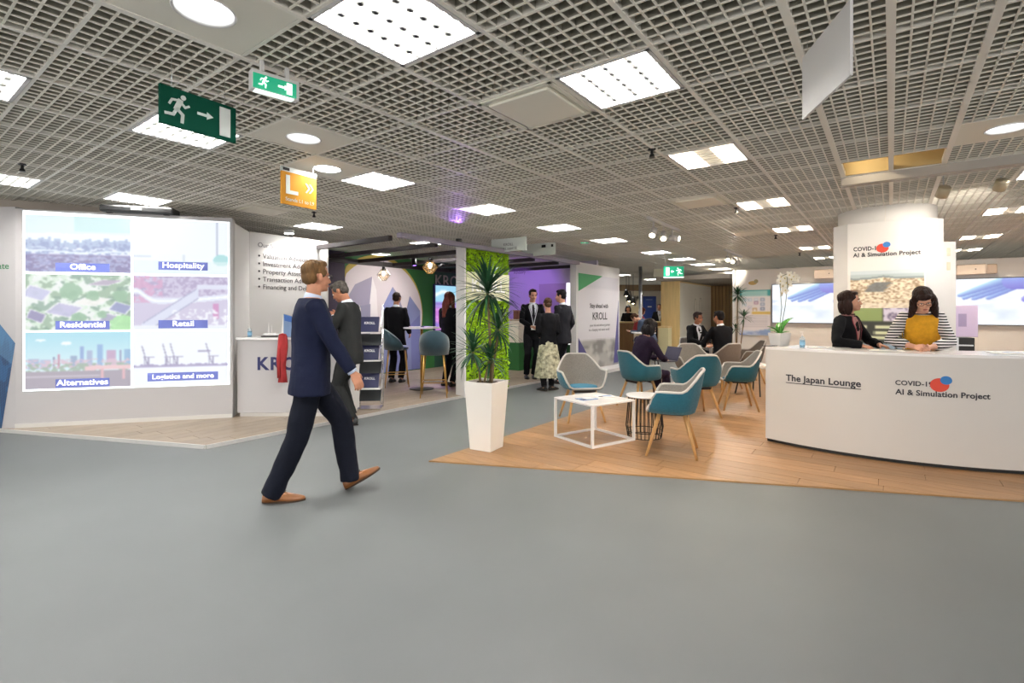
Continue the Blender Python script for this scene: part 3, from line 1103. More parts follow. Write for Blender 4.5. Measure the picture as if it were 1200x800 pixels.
# wall return and the wall with the bullet list
t = thing('list_wall', 'white lit wall with a printed bullet list, behind the walking man', 'wall', (0, 0, 0))
A, B_, C_ = V((-3.69, 6.69, 0)), V((-3.92, 7.57, 0)), V((-3.16, 8.66, 0))
d = (B_ - A)
obj('return_panel', MB().box((A + B_) / 2 + V((-0.05, 0.02, 1.31)), (d.length, 0.08, 2.62), math.atan2(d.y, d.x)), 'white', t)
d = (C_ - B_)
fr = obj('panel', MB().bx(0, d.length, 0, 0.10, 0, 2.63), 'white', t)
fr.location = B_
fr.rotation_euler = (0, 0, math.atan2(d.y, d.x))
obj('edge_post', MB().bx(d.length - 0.005, d.length + 0.02, -0.01, 0.11, 0, 2.64), 'alu', fr)
vv = -SU * B_.x + CU * B_.y
uu0 = CU * B_.x + SU * B_.y
text('Our Services', fr, (onu(302, 289, vv)[0] - uu0, -0.004, onu(302, 289, vv)[1]), 0.10, 'text_grey', ext=0.001)
for s, py in (('Valuation Advisory', 302.5), ('Investment Advisory', 311.5), ('Property Asset Management', 320.5), ('Transaction Advisory', 329.5), ('Financing and Debt', 338.5)):
    u_, z_ = onu(308, py, vv)
    text(s, fr, (u_ - uu0, -0.004, z_), 0.104, 'text_dark', ext=0.001)
    obj('bullet', MB().add(*(lambda k: (k.v, k.f))(MB().lathe([(0.016, 0), (0.016, 0.002), (0, 0.002)], 14)), Matrix.Translation((u_ - uu0 - 0.055, -0.003, z_ + 0.035)) @ Matrix.Rotation(PI / 2, 4, 'X')), 'text_dark', fr)

# counter in front of it
CX0, CX1, CY = -3.66, -2.16, 6.75
t = thing('reception_counter', 'low grey white counter with large navy letters, behind the walking man', 'counter', (CX0, CY, PLAT))
W = CX1 - CX0
obj('front_panel', MB().bx(0, W, 0, 0.03, 0.05, 1.02), 'screen_wall', t, bevel=0.003)
obj('side_panel', MB().bx(W - 0.03, W, 0.03, 0.42, 0.05, 1.02), 'white', t)
obj('side_panel', MB().bx(0, 0.03, 0.03, 0.42, 0.05, 1.02), 'white', t)
obj('worktop', MB().bx(-0.01, W + 0.015, -0.015, 0.45, 1.02, 1.05), 'white_gloss', t, bevel=0.004)
obj('plinth', MB().bx(0.03, W - 0.02, 0.02, 0.4, 0, 0.05), 'alu', t)
text('KROLL', t, (0.262, -0.003, 0.625), 0.235, 'text_navy', bold=0.007, space=1.18, ext=0.002)

# ---------------------------------------------------------------- stand interior: mural wall
MV = 9.2
t = thing('mural_wall', 'aubergine and green back wall with a round mountain mural', 'wall', UV(0, MV), RU)
obj('left_panel', MB().bx(4.2, 6.43, 0.0, 0.1, 0, 2.70), 'purple_wall', t)
obj('centre_panel', MB().bx(6.43, 9.05, 0.004, 0.1, 0, 2.70), 'green_wall', t)
obj('right_panel', MB().bx(9.05, 11.2, 0.002, 0.1, 0, 2.70), 'teal_dark_wall', t)


def clipped_disc(c, r, ulo):
    pts = []
    for k in range(64):
        a = 2 * PI * k / 64
        pts.append((max(ulo, c[0] + r * math.cos(a)), max(PLAT + 0.01, c[1] + r * math.sin(a))))
    return pts


obj('mural_ring', MB().plate(clipped_disc((7.31, 1.37), 1.33, 6.435), -0.002, 0.004), mat('mural_yellow', '#b9a24a', 0.6), t)
disc = obj('mural_disc', MB().plate(clipped_disc((7.36, 1.35), 1.26, 6.436), -0.005, -0.002), mat('mural_pale', '#d6ccd2', 0.6), t)
mt = {'a': mat('mural_lilac_grey', '#9a93ac', 0.6), 'b': mat('mural_blue', '#7f86b4', 0.6), 'c': mat('mural_slate', '#8d8aa4', 0.6), 'd': mat('mural_white', '#e6e0e4', 0.6), 'e': mat('mural_indigo', '#6f74aa', 0.6)}
for k, (key, pts) in enumerate((('a', [(409, 345), (416, 333), (436, 324), (434, 356), (409, 362)]), ('d', [(436, 324), (441, 340), (446, 440), (432, 440), (433, 356)]), ('c', [(405, 362), (434, 356), (433, 440), (405, 440)]),
                                ('b', [(447, 362), (460, 336), (463, 345), (476, 440), (444, 440)]), ('c', [(460, 336), (465, 343), (478, 378), (483, 440), (472, 440)]), ('e', [(464, 350), (472, 380), (477, 440), (461, 440)]),
                                ('b', [(474, 372), (480, 347), (492, 364), (492.5, 440), (478, 440)]), ('e', [(481, 380), (492, 368), (492, 440), (482, 440)]))):
    q = [onu(px, py, MV) for px, py in pts]
    q = [(u_, max(z_, PLAT + 0.02)) for u_, z_ in q]
    obj('mural_peak', MB().plate(q[::-1], -0.006 - 0.0012 * k, -0.004), mt[key], t, fix=True)
u_, z_ = onu(509, 335, MV)
text('KROLL', t, (u_, -0.012, z_), 0.42, mat('sign_letters', '#a99c98', 0.5), space=1.02, ext=0.010)

SCN = thing('display_screen', 'pink and cyan lit screen behind the long haired woman', 'screen', UV(onu(508, 400, MV)[0], MV - 0.05), RU)


def pic_stand_screen(x, y):
    im = blank(x, '#8e7bd0')
    im = paint(im, y > 0.62, '#9fd6ee')
    im = paint(im, (y < 0.62) & (nz(x * 6, y * 9, 1, 61) > 0.5), '#d678d8', 0.8)
    im = paint(im, (np.abs(y - 0.78 - 0.08 * np.sin(8 * x)) < 0.04), '#f2fbff')
    im = paint(im, (np.abs((y * 12) % 1 - 0.5) < 0.12) & (y < 0.55), '#f6d8f4', 0.6)
    return im


obj('bezel', MB().bx(-0.03, 1.53, -0.02, 0.04, 0.95, 2.13), mat('screen_bezel_violet', '#3b3a7c', 0.4), SCN)
picture('picture', SCN, 1.5, 1.12, 50, 40, pic_stand_screen, 'tv_print', (0, -0.024, 0.98))
obj('stand_post', MB().bx(0.68, 0.82, -0.01, 0.03, PLAT, 0.95), 'black', SCN)

# lilac end wall
EU = 11.2
t = thing('lilac_wall', 'lilac lit end wall of the stand, behind the three standing people', 'wall', UV(EU, 9.2), RV)
# local x = 9.2 - v
obj('panel', MB().bx(0, 3.42, 0, 0.08, 0, 2.70), 'lilac_wall', t)
gr = [onv(px, py, EU) for px, py in ((674, 374), (645, 402), (597, 440), (597, 470), (674, 470))]
obj('green_base', MB().plate([(9.2 - v_, max(PLAT, min(z_, 2.4))) for v_, z_ in gr][::-1], -0.004, 0.002), 'green_wall', t, fix=True)
dr = [onv(px, 328, EU)[0] for px in (632, 664, 668.5)]
obj('door_panel', MB().bx(9.2 - dr[0], 9.2 - dr[1], -0.012, 0.0, PLAT, 2.17), mat('door_mauve', '#b5a6b4', 0.5), t)
obj('light_strip', MB().bx(9.2 - dr[1], 9.2 - dr[2], -0.016, 0.0, 0.6, 2.17), mat('lit_strip', '#fbf6ff', 0.5, emit=1.4), t)
text('Advisory', t, (9.2 - onv(602, 321, EU)[0], -0.003, onv(602, 321, EU)[1]), 0.11, 'text_grey', ext=0.001)

# reception counter with beige upper part near the end wall
p = at(608, 436, 0)
t = thing('corner_counter', 'beige topped corner counter with green base, behind the mossy wall', 'counter', p, RU)
obj('base', MB().bx(0, 1.3, 0, 1.0, PLAT, 0.70), 'green_wall', t)
obj('upper_body', MB().bx(0, 1.3, 0, 1.0, 0.70, 1.22), 'cream', t, bevel=0.005)
obj('worktop', MB().bx(-0.02, 1.32, -0.02, 1.02, 1.22, 1.25), mat('counter_top_tan', '#b59c7c', 0.5), t)
t = thing('display_box', 'small brown box standing on the beige topped corner counter', 'box', p + V((-0.02, 0.32, 1.252)), RU)
obj('body', MB().bx(0, 0.2, 0, 0.14, 0, 0.20), mat('box_brown', '#8a5a44', 0.6), t, bevel=0.005)
obj('lid', MB().bx(-0.006, 0.206, -0.006, 0.146, 0.2, 0.225), mat('box_tan', '#b28a6a', 0.6), t)

# ---------------------------------------------------------------- moss wall
G0, G1 = 6.31, 7.53
t = thing('moss_wall', 'bright green mossy wall with a cream name plate behind the potted plant', 'wall', UV(G0, 5.72), RU)
obj('core', MB().bx(0.0, G1 - G0, 0.0, 0.14, 0.0, 2.53), mat('moss_backing', '#3f5c14', 0.9), t)
obj('edge_post', MB().bx(-0.035, 0.0, -0.045, 0.15, 0.0, 2.56), 'white', t)
rg = random.Random(11)
ms = MB()
for k in range(7000):
    x, z = rg.uniform(0.005, G1 - G0 - 0.005), rg.uniform(0.02, 2.52)
    if 0.03 < x < G1 - G0 - 0.02 and 1.62 < z < 2.12 and rg.random() < 0.93:
        continue
    a = rg.uniform(0, 2 * PI)
    s = rg.uniform(0.014, 0.034)
    h = rg.uniform(0.01, 0.055)
    ca, sa = math.cos(a) * s, math.sin(a) * s
    b0 = V((x - ca, 0.004, z - sa))
    b1 = V((x + ca, 0.004, z + sa))
    tip = V((x + rg.uniform(-0.02, 0.02), -h, z + rg.uniform(-0.02, 0.03)))
    m0 = (b0 + tip) / 2 + V((0, -0.012, 0.0))
    m1 = (b1 + tip) / 2 + V((0, -0.012, 0.0))
    ms.add([b0, b1, m1, tip, m0], [(0, 1, 2, 3, 4)])
obj('moss', ms, 'moss', t, kind='stuff')
obj('name_plate', MB().bx(0.03, G1 - G0 - 0.01, -0.03, 0.0, 1.63, 2.11), mat('plate_cream', '#dcdcb8', 0.5), t)
text('KROLL', t, (0.14, -0.032, 1.78), 0.30, 'text_white', ext=0.012, bold=0.004)

# ---------------------------------------------------------------- white front wall with the poster
FV = 5.66
t = thing('poster_wall', 'white front wall with tall poster, green triangle at its top left', 'wall', UV(9.98, FV), RU)
LW = 12.24 - 9.98
obj('panel', MB().bx(0, LW, 0, 0.16, 0, 2.56), 'white', t)
obj('base_step', MB().bx(0.2, LW + 0.05, -0.35, 0.0, 0, 0.08), 'white', t)


def pp(px, py):
    u_, z_ = onu(px, py, FV)
    return (u_ - 9.98, max(z_, 0.09))


def pic_poster(x, y):
    im = blank(x, '#dfdbe0')
    im = paint(im, y > 0.86, '#bfbcc4', 0.5)
    im = paint(im, y < 0.30, '#a9a6a4')
    im = paint(im, (y < 0.30) & (nz(x * 6, y * 9, 1.1, 71) > 0.52), '#807e7c', 0.9)
    im = paint(im, (y < 0.30) & (nz(x * 12, y * 14, 1.1, 72) > 0.58), '#c9c6c2', 0.8)
    return im


po = picture('poster_print', t, 0, 0, 40, 70, pic_poster, 'print', (0, -0.003, 0), corners=[pp(677.5, 434), pp(724.5, 426), pp(724.5, 326.5), pp(677.5, 319.5)])
obj('green_triangle', MB().plate([pp(677.6, 341), pp(706, 323.6), pp(677.6, 319.6)], -0.007, -0.004), mat('poster_green', '#3f9a5c', 0.5), t, fix=True)
obj('navy_triangle', MB().plate([pp(677.6, 396), pp(677.6, 432), pp(696, 430)], -0.007, -0.004), mat('poster_navy', '#46407c', 0.5), t, fix=True)
obj('navy_triangle', MB().plate([pp(724.4, 352), pp(719, 425), pp(724.4, 424)], -0.007, -0.004), mat('poster_navy2', '#5a5590', 0.5), t, fix=True)
for s, px, py, sz, bo in (('Stay ahead with', 691, 360.5, 0.15, 0.001), ('KROLL', 694, 374.5, 0.25, 0.003), ('your risk and advisory partner', 691, 382.5, 0.085, 0), ('in a changing real estate world', 690, 388, 0.085, 0)):
    q = pp(px, py)
    text(s, t, (q[0], -0.005, q[1]), sz, 'text_dark' if sz > 0.1 else 'text_grey', bold=bo, ext=0.001, sx=1.02)

# roof of the stand: dark cross beams and the front rail
t = thing('stand_roof', 'roof frame of dark cross beams over the exhibition stand', 'roof', UV(4.82, 5.60), RU)
k = 0
u = 0.05
while u < 6.5:
    obj('beam', MB().bx(u - 0.035, u + 0.035, 0.26, 3.5, 2.475, 2.545), 'dark', t)
    u += 0.93
obj('front_rail', MB().bx(0.0, 5.16, -0.03, 0.06, 2.49, 2.56), mat('rail_mauve', '#8e8794', 0.5), t)
obj('back_rail', MB().bx(0.0, 6.4, 3.50, 3.59, 2.45, 2.55), 'dark', t)

# ---------------------------------------------------------------- glass pendants
def pendant(px, py, Y, m, label):
    p = atY(px, py, Y)
    t = thing('pendant_lamp', label, 'lamp', p)
    obj('cord', MB().tube([(0, 0, 0.16), (0, 0, 2.46 - p.z)], 0.004, 6), 'black', t)
    obj('socket', MB().lathe([(0.0, 0.17), (0.03, 0.16), (0.034, 0.09), (0.028, 0.08)], 12), 'black', t)
    bulb = obj('bulb', MB().ell((0, 0, 0.03), (0.035, 0.035, 0.05)), 'glow_warm', t, smooth=True)
    cage = MB()
    n = 6
    r_, h_ = 0.135, 0.12
    for q in range(n):
        a, b = 2 * PI * q / n, 2 * PI * (q + 1) / n
        top = V((0.04 * math.cos(a), 0.04 * math.sin(a), 0.12))
        mid = V((r_ * math.cos(a), r_ * math.sin(a), 0.0))
        mid2 = V((r_ * math.cos(b), r_ * math.sin(b), 0.0))
        bot = V((0.05 * math.cos(a), 0.05 * math.sin(a), -0.11))
        bot2 = V((0.05 * math.cos(b), 0.05 * math.sin(b), -0.11))
        for c, e in ((top, mid), (mid, mid2), (mid, bot), (bot, bot2)):
            cage.tube([c, e], 0.0045, 5)
    obj('cage', cage, m, t)
    obj('glass_shade', MB().lathe([(0.035, 0.118), (r_ * 0.9, 0.0), (0.045, -0.105)], 6), mat('pendant_glass', '#f3d9b0', 0.05, alpha=0.25), t)
    return t


pendant(449.5, 322, 10.2, 'chrome', 'clear faceted pendant lamp in front of the round mural')
pendant(504, 313, 9.0, 'brass', 'amber faceted pendant lamp left of the mossy green wall')

# ---------------------------------------------------------------- plywood stand and slat wall at the far side
t = thing('plywood_stand', 'tall stand with plywood end and white side, in mid hall', 'wall', UV(16.6, 5.55), RU)
obj('plywood_end', MB().bx(-0.02, 0.04, 0.0, 0.62, 0, 2.40), 'plywood', t)
obj('white_side', MB().bx(0.04, 3.6, 0.0, 0.06, 0, 2.40), 'cream', t)
obj('top_frame', MB().bx(-0.02, 3.6, -0.01, 0.62, 2.40, 2.45), 'plywood', t)
for px, z_ in ((815, 1.62), (821, 1.66)):
    u_ = onu(px, 360, 5.55)[0] - 16.6
    obj('line_print', MB().plate([(u_ + 0.16 * math.cos(2 * PI * q / 20), z_ + 0.3 * math.sin(2 * PI * q / 20)) for q in range(20)], -0.004, 0.0), mat('line_grey', '#b9b2a2', 0.6), t)
    obj('line_print_inner', MB().plate([(u_ + 0.135 * math.cos(2 * PI * q / 20), z_ + 0.27 * math.sin(2 * PI * q / 20)) for q in range(20)], -0.006, 0.0), 'cream', t)
t = thing('waste_bin', 'pale column shaped bin in front of the plywood end', 'bin', UV(16.1, 5.75), RU)
obj('body', MB().bx(0, 0.34, 0, 0.34, 0, 0.92), mat('bin_pale', '#e2d7a8', 0.5), t, bevel=0.01)
obj('lid', MB().bx(-0.01, 0.35, -0.01, 0.35, 0.92, 0.97), 'plywood', t, bevel=0.008)

t = thing('slat_wall', 'brown vertical slat wall behind the seated men', 'wall', UV(20.3, 5.4), RV)
obj('backing', MB().bx(-0.5, 2.6, 0.03, 0.10, 0, 2.45), mat('slat_backing', '#5d4426', 0.7), t)
sl = None
for k in range(24):
    x = -0.46 + k * 0.128
    if sl is None:
        sl = obj('slat', MB().bx(-0.05, 0.05, 0, 0.035, 0.02, 2.45), 'walnut', t)
        o = sl
    else:
        o = obj('slat', sl.data, None, t)
    o.location = (x, 0, 0)
structure('trim_3', MB().bx(16.2, 34, 3.9, 6.2, 2.46, 2.60), 'hall_wall').rotation_euler = (0, 0, RU)

# ---------------------------------------------------------------- television wall of the lounge
TU = 13.9
TV0 = onv(862, 330, TU)[0]
t = thing('television_wall', 'long pale wall carrying two televisions and a poster, behind the desk', 'wall', UV(TU, TV0), RV)
obj('panel', MB().bx(0, TV0 + 6.5, 0, 0.14, 0, 2.50), 'pale_wall', t)
obj('end_post', MB().bx(-0.06, 0.0, -0.06, 0.16, 0, 2.52), 'white', t)
TVF = lambda px, py: (TV0 - onv(px, py, TU)[0], onv(px, py, TU)[1])


def pic_tv(x, y):
    im = blank(x, '#f2f7fc')
    im = paint(im, np.clip(nz(x * 4, y * 4, 1.2, 81) * 2 - 0.7, 0, 1) * (y < 0.6), '#d3def0', 0.9)
        # gloved hand: a palm at the upper right and four fingers reaching to the lower left
    X, Y = x * 1.78, y

    def cap(im, ax, ay, bx_, by_, r0, r1, c0, c1):
        dx, dy = bx_ - ax, by_ - ay
        tt = np.clip(((X - ax) * dx + (Y - ay) * dy) / (dx * dx + dy * dy), 0, 1)
        ox, oy = X - ax - tt * dx, Y - ay - tt * dy
        d = np.hypot(ox, oy) / (r0 + (r1 - r0) * tt)
        sh = np.clip(0.55 + 0.55 * oy / (r0 + (r1 - r0) * tt), 0, 1)[..., None]
        col = (1 - sh) * np.array(c0) + sh * np.array(c1)
        return np.where((d < 1)[..., None], col, im)

    lo, hi = (0.42, 0.47, 0.80), (0.66, 0.80, 0.95)
    im = cap(im, 1.34, 0.86, 0.86, 0.575, 0.075, 0.040, lo, hi)
    im = cap(im, 1.28, 0.90, 0.63, 0.565, 0.078, 0.040, lo, hi)
    im = cap(im, 1.22, 0.94, 0.47, 0.585, 0.080, 0.040, lo, (0.70, 0.86, 0.96))
    im = cap(im, 1.16, 0.98, 0.40, 0.645, 0.085, 0.042, lo, (0.72, 0.88, 0.96))
    im = cap(im, 1.24, 0.93, 1.80, 1.02, 0.17, 0.26, (0.48, 0.46, 0.82), (0.62, 0.72, 0.95))
    im = cap(im, 1.72, 0.80, 1.42, 0.545, 0.11, 0.055, (0.46, 0.42, 0.80), (0.64, 0.66, 0.93))
    im = paint(im, (np.hypot((X - 0.45) / 0.5, (Y - 0.49) / 0.05) < 1), '#ffffff', 0.5)
    return im


for lab, pxl in (('wall television showing a blue gloved hand, left of the sign column', 905), ('wall television showing a blue gloved hand, right of the sign column', 1096)):
    xl, _ = TVF(pxl, 340)
    tv = thing('television', lab, 'television', UV(TU, TV0 - xl, 1.16) - UV(0.05, 0), RV)
    obj('bezel', MB().bx(0, 1.68, -0.02, 0.045, 0, 0.955), mat('tv_bezel', '#3a3c44', 0.3), tv, bevel=0.004)
    picture('picture', tv, 1.65, 0.925, 130, 74, pic_tv, 'tv_print', (0.015, -0.0225, 0.015))
for lab, pxl, py in (('beige wall unit above the left television', 955, 327), ('beige wall unit above the right television', 1119, 323)):
    q = TVF(pxl, py)
    a = thing('wall_unit', lab, 'air conditioner', UV(TU, TV0 - q[0], q[1]) - UV(0.20, 0), RV)
    obj('housing', MB().bx(0, 0.46, 0.0, 0.2, 0, 0.21), mat('unit_beige', '#d9c9bb', 0.5), a, bevel=0.02)
    obj('end_cap', MB().bx(0.46, 0.62, 0.01, 0.2, 0.01, 0.20), mat('unit_tan', '#b8a594', 0.5), a, bevel=0.02)
    obj('knob', MB().ell((0.3, -0.004, 0.11), (0.012, 0.008, 0.012), n=8, m=6), 'black', a)

ps = thing('wall_poster', 'tall poster with teal band and icons, left of the left television', 'poster', UV(TU, TV0) - UV(0.012, 0), RV)


def pic_poster2(x, y):
    im = blank(x, '#efe9ec')
    im = paint(im, y > 0.86, '#3f9a9c')
    im = paint(im, (y > 0.86) & (y < 0.98) & (x > 0.06) & (x < 0.9), '#a8d6d4')
    for cx, cy, c in ((0.15, 0.78, '#b9cfe0'), (0.35, 0.78, '#c5d2e4'), (0.55, 0.78, '#c5d2e4'), (0.75, 0.78, '#7f93b8'), (0.75, 0.68, '#7f93b8'), (0.75, 0.58, '#5a6f9c'), (0.55, 0.72, '#a8739b'), (0.15, 0.66, '#c8d3e2'), (0.35, 0.62, '#d6cfe0'), (0.5, 0.56, '#b98a4a')):
        d = np.maximum(np.abs(x - cx) / 0.07, np.abs(y - cy) / 0.032)
        im = paint(im, (d < 1), c, 0.9)
        im = paint(im, (d < 0.6), '#f4f2f4', 0.9)
    im = paint(im, (np.abs(y - 0.49) < 0.022) & (x > 0.42), '#e6c24e', 0.9)
    for q in range(6):
        im = paint(im, (np.abs(y - 0.42 + q * 0.045) < 0.008) & (x > 0.1) & (x < 0.9), '#cfc8d0')
    im = paint(im, (y < 0.15 - 0.12 * (1 - x)) , '#7f9fd6', 0.8)
    im = paint(im, (y < 0.10) & (nz(x * 6, y * 20, 1, 91) > 0.5), '#c9d6ee', 0.8)
    return im


a, b = TVF(867, 341), TVF(903, 393)
picture('poster_print', ps, b[0] - a[0], a[1] - b[1] + 0.02, 44, 60, pic_poster2, 'print', (a[0], -0.012, b[1] - 0.0))
obj('board', MB().bx(a[0] - 0.01, b[0] + 0.01, -0.010, 0.006, b[1] - 0.01, a[1] + 0.03), 'white', ps)
lg = thing('wall_emblem', 'small gold emblem with faint letters above the teal banded poster', 'emblem', UV(TU, TV0) - UV(0.004, 0), RV)
q = TVF(882, 331.5)
obj('gold_mark', MB().plate([(q[0] + 0.10 * math.cos(2 * PI * k / 16), q[1] + 0.05 * math.sin(2 * PI * k / 16)) for k in range(16)], -0.006, 0.0), mat('gold_print', '#c7a768', 0.5), lg)
obj('gold_mark', MB().plate([(q[0] + 0.08 + 0.05 * math.cos(2 * PI * k / 16), q[1] + 0.04 + 0.05 * math.sin(2 * PI * k / 16)) for k in range(16)], -0.009, 0.0), mat('gold_print2', '#a8a07a', 0.5), lg)

# ---------------------------------------------------------------- sign column
FU, CV0, CV1 = 8.14, 0.468, -0.345
t = thing('sign_column', 'white clad column with printed project sign and town photograph', 'column', UV(FU, CV0), RV)
FW = CV0 - CV1
obj('front_panel', MB().bx(0, FW, 0, 0.03, 0, 2.60), 'pale_wall', t)


def slab(name, p0, p1, h, m='white', th=0.03):
    d = V(p1) - V(p0)
    o = obj(name, MB().bx(0, d.length, 0, th, 0, h), m, t)
    o.location = (p0[0], p0[1], 0)
    o.rotation_euler = (0, 0, math.atan2(d.y, d.x))
    return o


slab('left_panel', (-0.175, 0.185, 0), (0, 0, 0), 2.60)
slab('right_panel', (FW, 0, 0), (FW + 0.185, 0.20, 0), 2.60)
o = slab('side_panel', (FW + 0.185, 0.20, 0), (FW + 0.31, 0.32, 0), 2.31)
for z_ in (2.18, 2.0):
    obj('wall_socket', MB().bx(0.04, 0.085, -0.012, 0, z_ - 0.05, z_ + 0.05), mat('socket_ivory', '#d6d0bb', 0.5), o, bevel=0.004)
slab('side_panel', (-0.175, 0.185, 0), (-0.175, 1.2, 0), 2.60, th=-0.03)
n = 40
obj('round_core', MB().lathe([(0.56, 2.50), (0.56, 2.83)], 40, Matrix.Translation((FW / 2, 0.68, 0))), 'pale_wall', t, smooth=True)
obj('core_seam', MB().lathe([(0.566, 2.5), (0.566, 2.83)], 40, Matrix.Translation((FW / 2, 0.68, 0)) @ Matrix.Diagonal((0.02, 1, 1, 1))), 'cream', t)
obj('core_body', MB().bx(0.0, FW, 0.35, 1.1, 0, 2.5), 'white', t)
CF = lambda px, py: (CV0 - onv(px, py, FU)[0], onv(px, py, FU)[1])
q = CF(1000, 294)
LZ = q[1]
text('COVID-19', t, (q[0], -0.004, LZ - 0.005), 0.074, 'text_dark', ext=0.001, space=1.05, sx=0.84, bold=0.002)
text('AI & Simulation Project', t, (q[0], -0.004, LZ - 0.085), 0.074, 'text_dark', ext=0.001, space=1.05, sx=0.94, bold=0.002)
EMB = [mat('emblem_red', '#d8452f', 0.5), mat('emblem_blue', '#2878c0', 0.5)]


def emblem(parent, x, z, r, bend=None):
    for k, (dx, dz, rr) in enumerate(((0, 0, r), (r * 0.75, r * 0.72, r * 0.62))):
        mb = MB().plate([(x + dx + rr * 1.12 * math.cos(2 * PI * q / 32), z + dz + rr * math.sin(2 * PI * q / 32)) for q in range(32)], -0.007 - 0.002 * k, -0.0045)
        if bend:
            mb.v = [tuple(bend(p)) for p in mb.v]
        obj('emblem_disc', mb, EMB[k], parent)


q2 = CF(1033, 293)
emblem(t, q2[0] + 0.01, LZ + 0.015, 0.058)


def pic_town(x, y):
    im = blank(x, '#b9c6c8')
    im = paint(im, y > 0.9, '#dfe6ea', 0.6)
    hz = 0.78 + 0.06 * nz(x * 5, x * 0, 1, 101, 2) + 0.05 * np.exp(-((x - 0.45) / 0.15) ** 2)
    im = paint(im, y < hz, '#8f9a9c')
    im = paint(im, y < hz - 0.05, '#cbb79c')
    n = nz(x * 26, y * 30, 1.2, 103)
    im = paint(im, (y < hz - 0.05) & (n > 0.53), '#efe3cc')
    im = paint(im, (y < hz - 0.05) & (n < 0.40), '#94795e', 0.8)
    im = paint(im, (np.abs(x - 0.36 - 0.5 * (y - 0.5)) < 0.15 * (0.4 + n)) & (np.abs(y - 0.56) < 0.12), '#6b6f72', 0.85)
    im = paint(im, (x < 0.12) & (y < 0.5) & (n > 0.4), '#6a4f3e', 0.8)
    im = paint(im, (y < 0.14), '#e9dfcf', 0.6)
    return im


a, b = CF(996.5, 320), CF(1083, 358)
zt, zb = CF(997, 318)[1], CF(997, 361)[1]
town = picture('town_print', t, b[0] - a[0], zt - zb, 100, 60, pic_town, 'print', (a[0], -0.003, zb))


def pic_lower(x, y):
    im = blank(x, '#3c3f3a')
    im = paint(im, (y > 0.80) & (x < 0.45), '#8fa066')
    im = paint(im, (y > 0.80) & (x > 0.46), '#d9d2e2')
    im = paint(im, (y > 0.80) & (x > 0.46) & (nz(x * 18, y * 22, 1, 111) > 0.52), '#7a6f8c')
    for cy in (0.71, 0.63, 0.55):
        im = paint(im, (np.abs(y - cy) < 0.024) & (x > 0.04) & (nz(x * 40, y * 0 + cy * 9, 1, 113, 1) > 0.35), '#dfe3c0')
    for x0_, x1_, y0_, y1_, c, s in ((0.03, 0.30, 0.27, 0.46, '#8a8478', 3), (0.03, 0.30, 0.03, 0.24, '#8c6a58', 5), (0.33, 0.62, 0.03, 0.46, '#a9bccb', 7), (0.65, 0.97, 0.03, 0.46, '#8a9a80', 9)):
        mk = (x > x0_) & (x < x1_) & (y > y0_) & (y < y1_)
        im = paint(im, mk, c)
        im = paint(im, mk & (nz(x * 20, y * 26, 1, 120 + s) > 0.52), '#5b5348', 0.7)
        im = paint(im, mk & (y > y0_ + 0.7 * (y1_ - y0_)), '#9fb8d2', 0.8)
    return im


picture('collage_print', t, b[0] - a[0], zb - 0.62, 80, 80, pic_lower, 'print', (a[0], -0.003, 0.62))

# lavender roll-up behind the desk, right
p = at(1121, 470, 0) if False else V((6.93, 7.9, 0))
t = thing('rollup_display', 'lavender display board on a black stand, right of the sign column', 'display', p, RV + 0.2)
obj('board', MB().bx(-0.26, 0.26, 0, 0.03, 1.04, 1.53), mat('lavender_print', '#c3b7dc', 0.4), t, bevel=0.01)
obj('print_mark', MB().bx(0.02, 0.12, -0.003, 0, 1.2, 1.4), mat('lavender_mark', '#9a90bc', 0.4), t)
obj('stand_box', MB().bx(-0.26, 0.22, 0.0, 0.3, 0.45, 1.03), 'black', t, bevel=0.008)
obj('shelf', MB().bx(-0.24, 0.2, -0.012, 0.0, 0.9, 0.92), 'steel', t)
obj('shelf', MB().bx(-0.24, 0.2, -0.012, 0.0, 0.72, 0.74), 'steel', t)
obj('post', MB().bx(-0.02, 0.02, -0.016, 0.0, 0.45, 1.03), 'steel', t)
obj('foot', MB().bx(-0.26, 0.26, -0.05, 0.3, 0, 0.04), 'black', t)
obj('post', MB().bx(-0.03, 0.03, 0.1, 0.16, 0.04, 0.46), 'black', t)

# ---------------------------------------------------------------- curved desk
DC, DR, DH = V((4.94, 6.86, 0)), 2.52, 1.03
A0, A1 = math.atan2(-1.29, -2.14), R(-62)


def arc_pts(r, n=48, a0=A0, a1=A1):
    return [(r * math.cos(a0 + (a1 - a0) * k / n), r * math.sin(a0 + (a1 - a0) * k / n)) for k in range(n + 1)]


t = thing('reception_desk', 'curved white reception desk with black lettering and red blue emblem', 'desk', (DC.x, DC.y, 0.012))
outer, inner = arc_pts(DR), arc_pts(DR - 0.04)
obj('front_panel', MB().prism(outer + inner[::-1], 0.035, DH - 0.025), 'desk', t, fix=True)
obj('worktop', MB().prism(arc_pts(DR + 0.004) + arc_pts(DR - 0.62)[::-1], DH - 0.025, DH), 'white_gloss', t, fix=True)
obj('plinth', MB().prism(arc_pts(DR - 0.03) + arc_pts(DR - 0.07)[::-1], 0, 0.036), 'black', t, fix=True)
for a in (A0, A1):
    o = obj('end_panel', MB().bx(DR - 0.60, DR - 0.04, -0.015, 0.015, 0, DH - 0.025), 'desk', t)
    o.rotation_euler = (0, 0, a + (0.007 if a == A0 else -0.007))


def on_desk(p):
    """flat (x along the front, y in front, z) to the curve of the desk"""
    a = A0 + p[0] / DR
    r = DR - p[1]
    return V((r * math.cos(a), r * math.sin(a), p[2]))


